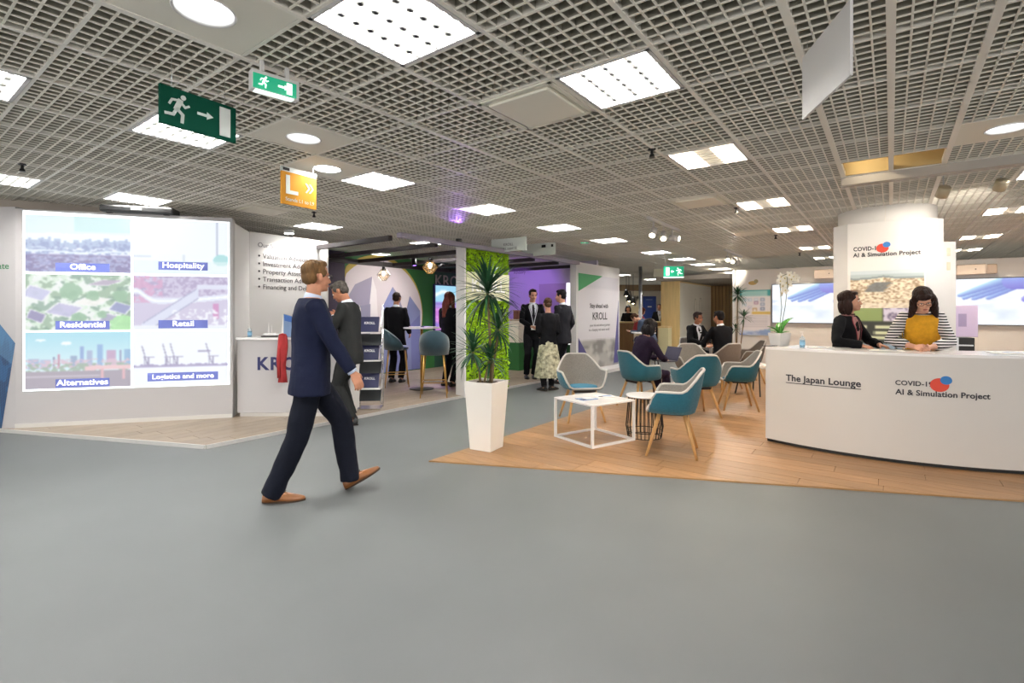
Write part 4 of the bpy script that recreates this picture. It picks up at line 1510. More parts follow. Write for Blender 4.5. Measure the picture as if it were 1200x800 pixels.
def desk_s(px):
    """arc length at which the vertical plane of a pixel column meets the front"""
    k = (px - 600) / FPX
    best = min((abs((DC.x + DR * math.cos(a)) - k * (DC.y + DR * math.sin(a))), a) for a in [A0 + (A1 - A0) * q / 4000 for q in range(4001)])
    return (best[1] - A0) * DR


def desk_z(px, py):
    a = A0 + desk_s(px) / DR
    return EYE + (HOR - py) * (DC.y + DR * math.sin(a)) / FPX - 0.012


def desk_text(body, px0, px1, py, m, bold=0.0):
    me = text_mesh(body, 0.1, 0.001, bold, 'LEFT', 1.02)
    xs = [v.co.x for v in me.vertices]
    s0, s1 = desk_s(px0), desk_s(px1)
    k = (s1 - s0) / (max(xs) - min(xs))
    x_min = min(xs)
    z0 = desk_z(px0, py)
    for v in me.vertices:
        v.co = on_desk((s0 + (v.co.x - x_min) * k, -0.0015 - v.co.z * 0.5, z0 + v.co.y * k))
    obj('lettering', me, m, t)
    return k * 0.1, z0


desk_text('The Japan Lounge', 921, 1009, 445.5, 'text_dark', 0.0026)
s0, s1 = desk_s(921), desk_s(1009)
z0 = desk_z(921, 448.3)
ul = MB()
ul.rings([[on_desk((s0 + (s1 - s0) * k / 12, yy, z0 + zz)) for yy, zz in ((0.001, 0), (-0.003, 0), (-0.003, 0.007), (0.001, 0.007))] for k in range(13)])
obj('underline', ul, 'text_dark', t, fix=True)
desk_text('COVID-19', 1049, 1093, 450.5, 'text_dark', 0.0024)
desk_text('AI & Simulation Project', 1049, 1160.5, 461.5, 'text_dark', 0.0024)
emblem(t, desk_s(1101), desk_z(1101, 451), 0.062, bend=lambda p: on_desk((p[0], p[1] + 0.003, p[2])))

# ================================================================ HANGING SIGNS AND TRACK SPOTS
def running_man(parent, x, z, s, m, flip=1, y=-0.012):
    """pictogram of a running figure inside a box of height s"""
    F = lambda pts: [(x + flip * px * s, z + pz * s) for px, pz in pts]
    mb = MB()
    def limb(pts, w):
        for a, b in zip(pts[:-1], pts[1:]):
            a, b = V((a[0], a[1])), V((b[0], b[1]))
            d = (b - a).normalized()
            n = V((-d.y, d.x)) * w / 2
            q = [a - n - d * w * 0.3, b - n + d * w * 0.3, b + n + d * w * 0.3, a + n - d * w * 0.3]
            q = F([(p.x, p.y) for p in q])
            mb.plate(q if flip > 0 else q[::-1], y, y + 0.004)
    mb.plate([(x + flip * (0.62 + 0.085 * math.cos(2 * PI * k / 14)) * s, z + (0.90 + 0.085 * math.sin(2 * PI * k / 14)) * s) for k in range(14)], y, y + 0.004)
    limb([(0.52, 0.76), (0.40, 0.46)], 0.17)
    limb([(0.52, 0.74), (0.68, 0.58), (0.80, 0.66)], 0.075)
    limb([(0.46, 0.76), (0.26, 0.74), (0.18, 0.58)], 0.075)
    limb([(0.42, 0.46), (0.60, 0.30), (0.58, 0.04)], 0.10)
    limb([(0.40, 0.44), (0.30, 0.24), (0.06, 0.22)], 0.10)
    return obj('running_figure', mb, m, parent, fix=True)


def arrow(parent, x, z, w, h, m, flip=1, y=-0.012):
    q = [(0, -0.18), (0.6, -0.18), (0.6, -0.5), (1, 0), (0.6, 0.5), (0.6, 0.18), (0, 0.18)]
    pts = [(x + flip * a * w, z + b * h) for a, b in q]
    return obj('arrow', MB().plate(pts, y, y + 0.004), m, parent, fix=True)


p = V((-1.84, 2.64, 2.41))
t = thing('exit_sign', 'large hanging dark green exit sign with white running man, arrow and door', 'sign', p, math.atan2(0.33, 0.21))
obj('board', MB().bx(0, 0.40, -0.008, 0.008, 0, 0.205), 'sign_green', t, bevel=0.002)
running_man(t, 0.018, 0.025, 0.155, 'sign_white')
arrow(t, 0.185, 0.108, 0.085, 0.040, 'sign_white')
obj('door_mark', MB().bx(0.305, 0.365, -0.012, -0.007, 0.022, 0.185), 'sign_white', t)
for x in (0.06, 0.34):
    obj('hanger_wire', MB().tube([(x, 0, 0.2), (x, 0, ZC - p.z)], 0.0015, 5), 'chrome', t)

p = at(295, 79, 2.76)
q = at(351, 96, 2.76)
d = q - p
t = thing('exit_light', 'small lit green exit box fixed to the ceiling above the large exit sign', 'sign', p - V((0, 0, 0.108)), math.atan2(d.y, d.x))
W = d.length
obj('housing', MB().bx(0, W, 0.0, 0.06, 0.0, 0.108), 'white', t, bevel=0.004)
for x in (0.06, W - 0.06):
    obj('bracket', MB().bx(x - 0.01, x + 0.01, 0.02, 0.04, 0.108, 0.108 + ZC - p.z), 'white', t)
obj('green_face', MB().bx(0.006, W - 0.02, -0.006, 0.0, 0.004, 0.085), 'sign_green_lit', t)
running_man(t, 0.03, 0.012, 0.066, 'sign_white_lit')
arrow(t, 0.135, 0.045, 0.06, 0.03, 'sign_white_lit')
obj('door_mark', MB().bx(W - 0.075, W - 0.045, -0.012, -0.007, 0.012, 0.076), 'sign_white_lit', t)
obj('light_strip', MB().bx(0.02, W - 0.03, 0.0, 0.05, -0.004, 0.001), 'sign_white_lit', t)

p = V((-2.13, 4.67, 0))
q = V((-1.93, 4.97, 0))
d = q - p
za, zb = EYE + (HOR - 238) * 4.67 / FPX, EYE + (HOR - 199.5) * 4.67 / FPX
W = d.length * 1.02
t = thing('hall_sign', 'orange hanging sign with a large white letter L and double arrow', 'sign', (p.x, p.y, za), math.atan2(d.y, d.x))
Hh = zb - za
obj('board', MB().bx(0, W, -0.008, 0.008, 0, Hh), 'sign_orange', t)
obj('top_rail', MB().bx(0, W, -0.010, 0.010, Hh, Hh + 0.045), 'sign_white', t)
obj('code_mark', MB().bx(0.015, 0.08, -0.013, -0.009, Hh + 0.01, Hh + 0.036), 'black', t)
obj('letter_upright', MB().bx(0.045, 0.085, -0.012, -0.007, 0.10, Hh - 0.03), 'sign_white', t)
obj('letter_foot', MB().bx(0.085, 0.17, -0.012, -0.007, 0.10, 0.135), 'sign_white', t)
for x in (0.245, 0.285):
    c = MB()
    zc = Hh * 0.62
    c.plate([(x, zc + 0.045), (x + 0.035, zc), (x, zc - 0.045), (x + 0.016, zc - 0.045), (x + 0.051, zc), (x + 0.016, zc + 0.045)], -0.012, -0.007)
    obj('chevron', c, 'sign_white', t, fix=True)
text('Stands L1 to L9', t, (0.04, -0.009, 0.035), 0.048, 'sign_white', ext=0.001)
for x in (0.03, W - 0.03):
    obj('hanger_wire', MB().tube([(x, 0, Hh + 0.03), (x, 0, ZC - za)], 0.0015, 5), 'chrome', t)

# white blank board at the upper right, seen nearly edge on
t = thing('blank_board', 'blank white hanging board near the upper right of the photo', 'sign', (1.535, 2.67, 2.435), math.atan2(2.17 - 2.67, 1.452 - 1.535))
obj('board', MB().bx(0, 0.51, -0.006, 0.006, 0, 0.325), 'white', t)
for x in (0.05, 0.46):
    obj('hanger_wire', MB().tube([(x, 0, 0.32), (x, 0, ZC - 2.435)], 0.0015, 5), 'chrome', t)

for lab, l, r, ya, yb, b1, b2 in (('white hanging stand sign straight above the mossy green wall', (576, 281), (617, 277), None, None, 'KROLL', 'Hall L stand 12'), ('white hanging stand sign right of the mossy green wall', (612, 287.0), (651, 283.5), None, None, '', '')):
    zt = 2.75
    p, q = at(*l, zt), at(*r, zt)
    d = q - p
    t = thing('stand_sign', lab, 'sign', (p.x, p.y, zt - 0.235), math.atan2(d.y, d.x))
    W = d.length
    obj('board', MB().bx(0, W, -0.008, 0.008, 0, 0.235), 'sign_white', t)
    if b1:
        text(b1, t, (W * 0.5, -0.010, 0.10), 0.07, 'text_grey', align='CENTER')
        text(b2, t, (W * 0.5, -0.010, 0.03), 0.06, 'text_grey', align='CENTER')
    else:
        obj('code_mark', MB().bx(W * 0.60, W * 0.72, -0.012, -0.007, 0.15, 0.2), 'black', t)
        obj('code_mark', MB().bx(W * 0.88, W * 0.94, -0.012, -0.007, 0.15, 0.2), 'black', t)
    for x in (0.05, W - 0.05):
        obj('hanger_wire', MB().tube([(x, 0, 0.23), (x, 0, ZC - zt + 0.235)], 0.002, 5), 'chrome', t)

# lit exit sign in the middle distance with a pale plate beside it
Yq = 12.4
zb = EYE + (HOR - 324) * Yq / FPX
t = thing('exit_sign', 'lit green exit sign hanging far off above the plywood stand', 'sign', ((778 - 600) * Yq / FPX, Yq, zb), -0.05)
W = 23.0 * Yq / FPX
obj('board', MB().bx(0, W, 0.0, 0.05, 0, 0.25), 'sign_green_lit', t)
obj('door_mark', MB().bx(0.05, 0.13, -0.01, 0.0, 0.03, 0.22), 'sign_white_lit', t)
arrow(t, 0.24, 0.125, 0.07, 0.08, 'sign_white_lit', flip=-1, y=-0.008)
running_man(t, 0.45, 0.03, 0.19, 'sign_white_lit', flip=-1, y=-0.008)
obj('light_strip', MB().bx(0.0, W, 0.0, 0.05, -0.03, -0.004), 'sign_white_lit', t)
for x in (0.06, W - 0.06):
    obj('hanger_wire', MB().tube([(x, 0.02, 0.25), (x + (x - W / 2) * 0.3, 0.02, ZC - zb)], 0.004, 5), 'chrome', t)
Yq = 13.0
t = thing('plate_sign', 'pale blank plate hanging left of the far lit exit sign', 'sign', ((766 - 600) * Yq / FPX, Yq, EYE + (HOR - 324) * Yq / FPX), 0.1)
obj('board', MB().bx(0, 0.42, 0, 0.02, 0, 0.2), mat('plate_beige', '#c7bfae', 0.5), t)
for x in (0.05, 0.37):
    obj('hanger_wire', MB().tube([(x, 0.01, 0.2), (x, 0.01, 0.5)], 0.004, 5), 'chrome', t)
Yq = 10.2
t = thing('exit_light', 'tiny green exit box under the ceiling, between two ceiling lights', 'sign', ((680 - 600) * Yq / FPX, Yq, EYE + (HOR - 285.5) * Yq / FPX), 0.2)
obj('housing', MB().bx(0, 0.24, 0.002, 0.06, 0, 0.12), 'white', t)
obj('green_face', MB().bx(0.01, 0.18, -0.004, 0.002, 0.01, 0.09), 'sign_green_lit', t)
running_man(t, 0.06, 0.015, 0.07, 'sign_white_lit', y=-0.010)
obj('hanger', MB().bx(0.1, 0.14, 0.02, 0.04, 0.12, ZC - (EYE + (HOR - 285.5) * Yq / FPX)), 'white', t)


# track with spotlights
def track(lab, px0, py0, px1, py1, heads, aim, power):
    p, q = at(px0, py0, ZC - 0.03), at(px1, py1, ZC - 0.03)
    d = q - p
    rz = math.atan2(d.y, d.x)
    t = thing('track_light', lab, 'spotlight', p, rz)
    obj('rail', MB().bx(-0.05, d.length + 0.05, -0.025, 0.025, -0.012, 0.028), 'white', t)
    for k in range(heads):
        x = d.length * (k + 0.4) / heads
        h = MB().tube([(0, 0, 0.05), (0, 0, -0.11)], [0.045, 0.05], 14)
        wp = Matrix.Translation(p) @ Matrix.Rotation(rz, 4, 'Z') @ V((x, 0, -0.16))
        ad = (V(aim[k % len(aim)]) - wp).normalized()
        loc = Matrix.Rotation(-rz, 3, 'Z') @ ad
        qm = loc.to_track_quat('-Z', 'Y').to_matrix().to_4x4()
        ho = obj('spot_head', h, 'white', t, smooth=True)
        ho.matrix_basis = Matrix.Translation((x, 0, -0.16)) @ qm
        obj('lamp_glass', MB().lathe([(0.0, -0.105), (0.043, -0.106), (0.043, -0.112), (0, -0.113)], 14), 'glow_warm', ho)
        obj('stem', MB().tube([(x, 0, -0.01), (x, 0, -0.14)], 0.01, 8), 'white', t)
        if power:
            spot_lamp('track_spot', wp + ad * 0.13, aim[k % len(aim)], power, (1.0, 0.90, 0.76), 75, 0.7)


track('nearer white track with three lit spotlights over the lounge edge', 761, 256, 794, 270, 3, [(0.9, 5.6, 0.3), (1.5, 5.2, 0.0), (4.45, 6.95, 2.25)], 40)
track('farther white track with small lit spotlights over the lounge', 850, 293, 868, 301, 3, [(3.4, 7.4, 0.3), (2.6, 6.8, 0.2), (6.6, 17.6, 1.6)], 55)  # third head is added, to brighten the far white stand side

for k, (px, py, lab) in enumerate(((1105.5, 224, 'left drum shaped spotlight hanging below the grey cross beam'), (1173, 216, 'right drum shaped spotlight hanging below the grey cross beam'))):
    p = atY(px, py, 5.25)
    t = thing('drum_spotlight', lab, 'spotlight', p)
    obj('stem', MB().tube([(0, 0, 0.03), (0, 0, ZC - p.z)], 0.006, 8), 'steel', t)
    o = obj('drum', MB().lathe([(0.0, 0.055), (0.05, 0.05), (0.055, 0.045), (0.055, -0.06), (0.05, -0.062), (0.046, -0.045)], 20), mat('drum_champagne', '#b9ad93', 0.35, metal=0.5), t, smooth=True)
    o.rotation_euler = (0.7, -0.3 if k else -0.2, 0)
    g = obj('lamp_glass', MB().lathe([(0, -0.048), (0.045, -0.05), (0.045, -0.054), (0, -0.055)], 16), 'glow_warm', o)
    spot_lamp('drum_spot', p + V((0.02, 0.12, -0.12)), (4.95 + 2.2 * k, 6.6 + 3.4 * k, 2.1 - 0.5 * k), 42, (1.0, 0.92, 0.80), 80, 0.8)

# arm spotlight over the bullet list
p = V((-3.52, 7.98, 2.63))
t = thing('arm_spotlight', 'small lit arm spotlight on top of the bullet list wall', 'spotlight', p)
obj('arm', MB().tube([(0, 0.15, 0.0), (0, 0.1, 0.08), (0.09, -0.16, 0.06)], 0.010, 8), 'steel', t)
obj('head', MB().box((0.09, -0.18, 0.03), (0.14, 0.07, 0.05)), 'white', t, bevel=0.01)
obj('lamp_glass', MB().box((0.09, -0.18, 0.002), (0.12, 0.05, 0.006)), 'glow', t)
spot_lamp('arm_spot', p + V((0.09, -0.22, -0.02)), (-3.55, 8.0, 1.9), 20, (1, 0.97, 0.92), 120, 0.8)

# coloured stage spots of the stand: real fittings under the roof beams
for k, (pos, aim, pw, lab) in enumerate(((UV(9.52, 7.6, 2.37), UV(11.2, 7.9, 1.9), 65, 'violet stage spot under the roof beams, aimed at the lilac wall'), (UV(6.73, 7.4, 2.37), UV(6.40, 6.60, 0.0), 150, 'violet stage spot under the roof beams, aimed at the stand floor'))):
    t = thing('stage_spot', lab, 'spotlight', pos)
    d = (aim - pos).normalized()
    q = d.to_track_quat('-Z', 'Y').to_matrix().to_4x4()
    o = obj('can', MB().lathe([(0.0, 0.10), (0.05, 0.09), (0.055, -0.05), (0.05, -0.06), (0.045, -0.03)], 16), 'black', t, smooth=True)
    o.matrix_basis = q
    obj('lamp_glass', MB().lathe([(0, -0.03), (0.042, -0.035), (0, -0.04)], 14), mat('violet_glass', '#a070ff', 0.3, emit=4), o)
    obj('yoke', MB().tube([(0, 0, 0.0), (0, 0, 0.12)], 0.012, 8), 'black', t)
    spot_lamp('violet_spot', pos + d * 0.08, aim, pw, (0.42, 0.16, 1.0), 95 if k == 0 else 40, 0.6)
for k, (pos, aim, pw) in enumerate(((UV(7.66, 7.6, 2.40), UV(7.3, 9.2, 1.5), 80), (UV(8.59, 7.4, 2.40), UV(9.0, 8.0, 0.6), 70))):  # white spots added to brighten the mural and the stand interior
    t = thing('ceiling_spot', ['white spot under the roof beams, aimed at the round mural', 'white spot under the roof beams, above the bar table'][k], 'spotlight', pos)
    d = (aim - pos).normalized()
    o = obj('can', MB().lathe([(0.0, 0.07), (0.035, 0.06), (0.038, -0.04), (0.034, -0.045), (0.03, -0.02)], 16), 'black', t, smooth=True)
    o.matrix_basis = d.to_track_quat('-Z', 'Y').to_matrix().to_4x4()
    obj('lamp_glass', MB().lathe([(0, -0.022), (0.03, -0.025), (0, -0.028)], 14), 'glow_warm', o)
    obj('yoke', MB().tube([(0, 0, 0.0), (0, 0, 0.08)], 0.01, 8), 'black', t)
    spot_lamp('white_spot', pos + d * 0.06, aim, pw, (1.0, 0.94, 0.86), 100, 0.7)
pos = V((-0.90, 8.55, 2.62))  # violet fixture added to lay a streak along the ceiling grid
t = thing('uplight', 'violet spotlight on top of the mossy wall post, tinting the ceiling grid', 'spotlight', pos)
obj('can', MB().lathe([(0.0, -0.05), (0.05, -0.04), (0.05, 0.04), (0.045, 0.02)], 14), 'black', t)
obj('lamp_glass', MB().lathe([(0, 0.015), (0.04, 0.018), (0, 0.02)], 14), mat('violet_glass', '#a070ff', 0.3, emit=4), t)
obj('clamp', MB().bx(-0.02, 0.02, -0.02, 0.02, -0.06, -0.04), 'black', t)
spot_lamp('violet_uplight', pos + V((0.0, -0.06, 0.03)), pos + V((0.12, -2.6, 0.24)), 90, (0.42, 0.16, 1.0), 34, 0.9, 0.02)


# ================================================================ FURNITURE
def smooth01(x):
    x = max(0.0, min(1.0, x))
    return x * x * (3 - 2 * x)


def tub_chair(label, loc, rz, outer='teal_fabric', inner='grey_fabric', pad='pad_blue', group=None):
    """arm chair with a moulded bucket on four splayed wooden legs; it faces -y"""
    t = thing('tub_chair', label, 'chair', loc, rz, group)
    NT, NR = 48, 9

    def rim(th):
        a = abs(th)                         # 0 = front, pi = back
        arm = smooth01((a - 0.55) / 0.55)
        back = smooth01((a - 1.95) / 0.75)
        return 0.435 + 0.205 * arm + 0.20 * back

    def pt(th, r, off=0.0):
        a = abs(th)
        dx, dy = math.sin(th), -math.cos(th)
        sq = (abs(dx) ** 3 + abs(dy) ** 3) ** (-1 / 3.0)
        bx_, by_ = 0.215 * sq * dx, 0.205 * sq * dy
        back = smooth01((a - 1.9) / 0.8)
        rx_ = (0.325 - 0.055 * back) * sq * dx
        ry_ = (0.25 + 0.06 * back) * sq * dy
        z0 = 0.405 - 0.02 * (1 - r) if r < 0.5 else 0.405
        if r < 0.5:
            q = r / 0.5
            x, y, z = bx_ * q, by_ * q, 0.40 + 0.012 * q * q
        else:
            q = (r - 0.5) / 0.5
            e = q ** 1.15
            f = math.sin(q * PI / 2) ** 0.8
            x, y = bx_ + (rx_ - bx_) * f, by_ + (ry_ - by_) * (q if back > 0.4 else f)
            z = 0.412 + (rim(th) - 0.412) * (1 - math.cos(q * PI / 2)) ** 0.85
        return V((x, y, z))

    def surf(lift, shrink):
        rs = []
        for k in range(NR + 1):
            r = 0.02 + 0.98 * k / NR
            ring = []
            for j in range(NT):
                th = -PI + 2 * PI * j / NT
                p = pt(th, r)
                c = V((0, 0, 0))
                flat = V((p.x, p.y, 0))
                n = flat.normalized() if flat.length > 1e-5 else V((0, 0, 0))
                w = smooth01((r - 0.35) / 0.4)
                top = smooth01((r - 0.9) / 0.1)
                ring.append(p - n * shrink * w + V((0, 0, lift * (1 - w))))
            rs.append(ring)
        return rs

    mo = MB().rings(surf(0, 0), cap=False)
    mi = MB().rings(surf(0.024, 0.024), cap=False)
    obj('outer_shell', mo, outer, t, smooth=True)
    obj('inner_shell', mi, inner, t, smooth=True)
    edge = MB()
    ro, ri = surf(0, 0)[-1], surf(0.024, 0.024)[-1]
    mid = [(a + b) / 2 for a, b in zip(ro, ri)]
    k = len(mid)
    rr = []
    for j in range(k):
        tdir = (mid[(j + 1) % k] - mid[j - 1]).normalized()
        side = (ro[j] - ri[j]).normalized()
        up = tdir.cross(side)
        rr.append([mid[j] + side * 0.0145 * math.cos(2 * PI * q / 8) + up * 0.0145 * math.sin(2 * PI * q / 8) for q in range(8)])
    rr.append(rr[0])
    edge.rings(rr, cap=False)
    obj('rim_piping', edge, 'piping', t, smooth=True)
    if pad:
        obj('seat_pad', MB().lathe([(0.0, 0.455), (0.16, 0.454), (0.195, 0.446), (0.20, 0.43), (0.19, 0.42)], 28, Matrix.Translation((0, -0.015, 0)) @ Matrix.Diagonal((1, 0.97, 1, 1))), pad, t, smooth=True)
    obj('seat_frame', MB().box((0, -0.13, 0.385), (0.30, 0.03, 0.03)).box((0, 0.13, 0.385), (0.30, 0.03, 0.03)).box((0, 0, 0.385), (0.03, 0.28, 0.03)), 'dark', t)
    for sx in (-1, 1):
        for sy in (-1, 1):
            obj('leg', MB().tube([(sx * 0.14, sy * 0.12, 0.40), (sx * 0.245, sy * 0.235, 0.0)], [0.021, 0.013], 10), 'beech', t, smooth=True)
    return t


LZ_ = 0.013
tub_chair('grey lined tub chair facing the camera, beside the white planter and coffee table', (0.92, 6.68, LZ_), 0.14)
tub_chair('nearest teal tub chair, side on, beside the coffee table and wire basket', (1.62, 5.12, LZ_), -1.92)
tub_chair('teal tub chair with the seated dark haired woman and her laptop', (1.90, 7.55, LZ_), 1.95)
tub_chair('teal tub chair seen from behind, right of the nearest teal chair', (2.52, 6.95, LZ_), -3.02)
tub_chair('light teal tub chair facing left, closest to the reception desk', (3.32, 7.45, LZ_), -1.80)
tub_chair('grey lined tub chair facing the camera, behind the teal chair seen from the back', (3.18, 8.85, LZ_), 0.05, outer='taupe_fabric', pad=None)
tub_chair('taupe tub chair under the seated man with his back to us', (3.92, 9.45, LZ_), -2.75, outer='taupe_fabric', inner='taupe_fabric', pad=None)
tub_chair('taupe tub chair facing left in front of the tall potted cane plant', (4.78, 10.25, LZ_), -1.7, outer='taupe_fabric', inner='taupe_fabric', pad=None)
tub_chair('grey tub chair under the seated man with white shirt and turned face', (4.02, 11.15, LZ_), 0.40, outer='grey_fabric', inner='grey_fabric', pad=None)

# coffee table
t = thing('coffee_table', 'white cube frame coffee table with a leaflet on top', 'table', (0.917, 5.665, LZ_), math.atan2(0.35, 0.526))
A = 0.305
B = 0.012
for sx in (-1, 1):
    for sy in (-1, 1):
        obj('leg', MB().box((sx * A, sy * A, 0.215), (0.024, 0.024, 0.43)), 'white_gloss', t)
for s in (-1, 1):
    obj('bottom_rail', MB().box((0, s * A, 0.012), (2 * A - 0.024, 0.024, 0.024)), 'white_gloss', t)
    obj('bottom_rail', MB().box((s * A, 0, 0.012), (0.024, 2 * A - 0.024, 0.024)), 'white_gloss', t)
obj('tabletop', MB().box((0, 0, 0.439), (2 * A + 0.024, 2 * A + 0.024, 0.018)), 'white_gloss', t, bevel=0.003)
T0 = V((0.917, 5.665, LZ_ + 0.4485))
for k, (dx, dy, rz, m, lab) in enumerate(((-0.09, -0.05, 0.5, 'paper_blue', 'blue grey folded leaflet lying on the coffee table'), (0.14, 0.12, 0.2, 'paper', 'white and blue brochure lying on the coffee table'))):
    q = thing('leaflet', lab, 'leaflet', T0 + V((dx, dy, 0.0)), rz)
    obj('cover', MB().box((0, 0, 0.003), (0.21, 0.15, 0.006)), m, q)
    obj('photo', MB().box((0.03, 0.01, 0.0065), (0.11, 0.09, 0.001)), 'paper' if k == 0 else 'paper_blue', q)
    obj('photo', MB().box((-0.06, -0.02, 0.0065), (0.05, 0.07, 0.001)), 'navy', q)

# wire basket table
t = thing('basket_table', 'black wire basket side table with a round white top', 'table', (1.50, 5.74, LZ_))
wb = None
n = 28
for k in range(n):
    a = 2 * PI * k / n
    if wb is None:
        wb = obj('wire', MB().tube([(0.185, 0, 0.012), (0.205, 0, 0.13), (0.175, 0, 0.455)], 0.0048, 6), 'wire_black', t)
        o = wb
    else:
        o = obj('wire', wb.data, None, t)
    o.rotation_euler = (0, 0, a)
for z, r in ((0.008, 0.185), (0.075, 0.199), (0.455, 0.175)):
    obj('hoop', MB().tube([(r * math.cos(2 * PI * q / 32), r * math.sin(2 * PI * q / 32), z) for q in range(33)], 0.0045, 6), 'wire_black', t)
obj('tabletop', MB().lathe([(0.0, 0.458), (0.20, 0.46), (0.205, 0.468), (0.20, 0.478), (0, 0.48)], 32), 'white_gloss', t, smooth=False)

# small table between the seated men, and one with black legs by the desk
t = thing('round_table', 'small round white table between the two seated men', 'table', (4.05, 10.32, LZ_))
obj('tabletop', MB().lathe([(0.0, 0.70), (0.34, 0.70), (0.345, 0.712), (0.34, 0.725), (0, 0.726)], 32), 'white_gloss', t)
obj('column', MB().lathe([(0.03, 0.70), (0.03, 0.02)], 14), 'white', t)
obj('base', MB().lathe([(0.22, 0.0), (0.22, 0.012), (0.03, 0.03)], 28), 'white', t)
t = thing('low_table', 'low white table on black legs, just left of the reception desk', 'table', (4.22, 8.75, LZ_), 0.5)
obj('tabletop', MB().box((0, 0, 0.50), (0.5, 0.5, 0.025)), 'white_gloss', t, bevel=0.008)
for sx in (-1, 1):
    for sy in (-1, 1):
        obj('leg', MB().tube([(sx * 0.16, sy * 0.16, 0.49), (sx * 0.24, sy * 0.24, 0)], 0.012, 8), 'black', t)
t = thing('white_stool', 'white wire footed stool behind the teal tub chairs', 'stool', (2.72, 8.35, LZ_), 0.3)
obj('seat', MB().box((0, 0, 0.40), (0.42, 0.42, 0.03)), 'white_gloss', t, bevel=0.01)
for s in (-1, 1):
    obj('sled_frame', MB().tube([(s * 0.18, -0.18, 0.39), (s * 0.18, -0.2, 0.01), (s * 0.18, 0.2, 0.01), (s * 0.18, 0.18, 0.39)], 0.010, 8), 'white', t)

# bar table and velvet stools inside the stand
BT = (-1.64, 9.2, PLAT)
t = thing('bar_table', 'round white bar table on a brass column inside the stand', 'table', BT)
obj('tabletop', MB().lathe([(0.0, 1.095), (0.325, 1.095), (0.33, 1.108), (0.325, 1.12), (0, 1.121)], 36), 'white_gloss', t)
obj('column', MB().lathe([(0.025, 1.095), (0.025, 0.02)], 14), 'brass', t, smooth=True)
obj('base', MB().lathe([(0.0, 0.0), (0.22, 0.0), (0.22, 0.012), (0.03, 0.025)], 32), mat('table_foot', '#3b342c', 0.4, metal=0.5), t)
for k, (dx, dy, rz, m) in enumerate(((-0.12, -0.02, 0.3, 'paper'), (0.06, 0.12, -0.4, 'navy'), (0.17, -0.10, 0.3, 'paper'))):
    q = thing('leaflet', ['white leaflet on the left of the bar table', 'dark leaflet in the middle of the bar table', 'white leaflet on the right of the bar table'][k], 'leaflet', (BT[0] + dx, BT[1] + dy, BT[2] + 1.1215), rz)
    obj('cover', MB().box((0, 0, 0.006), (0.2, 0.14, 0.012)), m, q)
    obj('photo', MB().box((0.02, 0.01, 0.0125), (0.1, 0.07, 0.001)), 'paper_blue', q)


def velvet_stool(label, loc, rz):
    t = thing('bar_stool', label, 'stool', loc, rz)
    obj('seat', MB().lathe([(0.0, 0.76), (0.19, 0.76), (0.225, 0.74), (0.225, 0.70), (0.2, 0.685), (0, 0.685)], 32, Matrix.Diagonal((1.05, 1, 1, 1))), 'velvet', t, smooth=True)
    rs = []
    for k in range(21):
        th = -2.0 + 4.0 * k / 20
        h = 0.40 * math.cos(th / 2.0 * 1.45) ** 0.7 if abs(th) < 2.0 else 0.02
        h = max(0.05, h)
        c = (math.sin(th) * 0.235, math.cos(th) * 0.225)
        ci = (math.sin(th) * 0.19, math.cos(th) * 0.18)
        lean = 0.05 * math.cos(th)
        ring = [(c[0], c[1], 0.69), (c[0] * 1.07, c[1] * 1.07 + lean, 0.69 + h * 0.6), (c[0] * 1.05, c[1] * 1.05 + lean * 1.3, 0.69 + h), (ci[0] * 1.08, ci[1] * 1.08 + lean * 1.3, 0.70 + h), (ci[0] * 1.06, ci[1] * 1.06 + lean, 0.70 + h * 0.6), (ci[0], ci[1], 0.70)]
        rs.append(ring)
    obj('backrest', MB().rings(rs), 'velvet', t, smooth=True, fix=True)
    lg = []
    for sx in (-1, 1):
        for sy in (-1, 1):
            obj('leg', MB().tube([(sx * 0.15, sy * 0.15, 0.69), (sx * 0.215, sy * 0.215, 0)], [0.013, 0.008], 8), 'brass', t, smooth=True)
    c4 = [(-0.19, -0.19, 0.24), (0.19, -0.19, 0.24), (0.19, 0.19, 0.24), (-0.19, 0.19, 0.24)]
    for k in range(4):
        obj('footrest', MB().tube([c4[k], c4[(k + 1) % 4]], 0.007, 6), 'brass', t)
    return t


# faces -y with its back on +y
velvet_stool('petrol velvet bar stool side on, left of the bar table', (-2.17, 9.55, PLAT), PI / 2 + 0.25)
velvet_stool('nearer petrol velvet bar stool with its back to us, before the bar table', (-1.29, 8.42, PLAT), PI + 0.1)

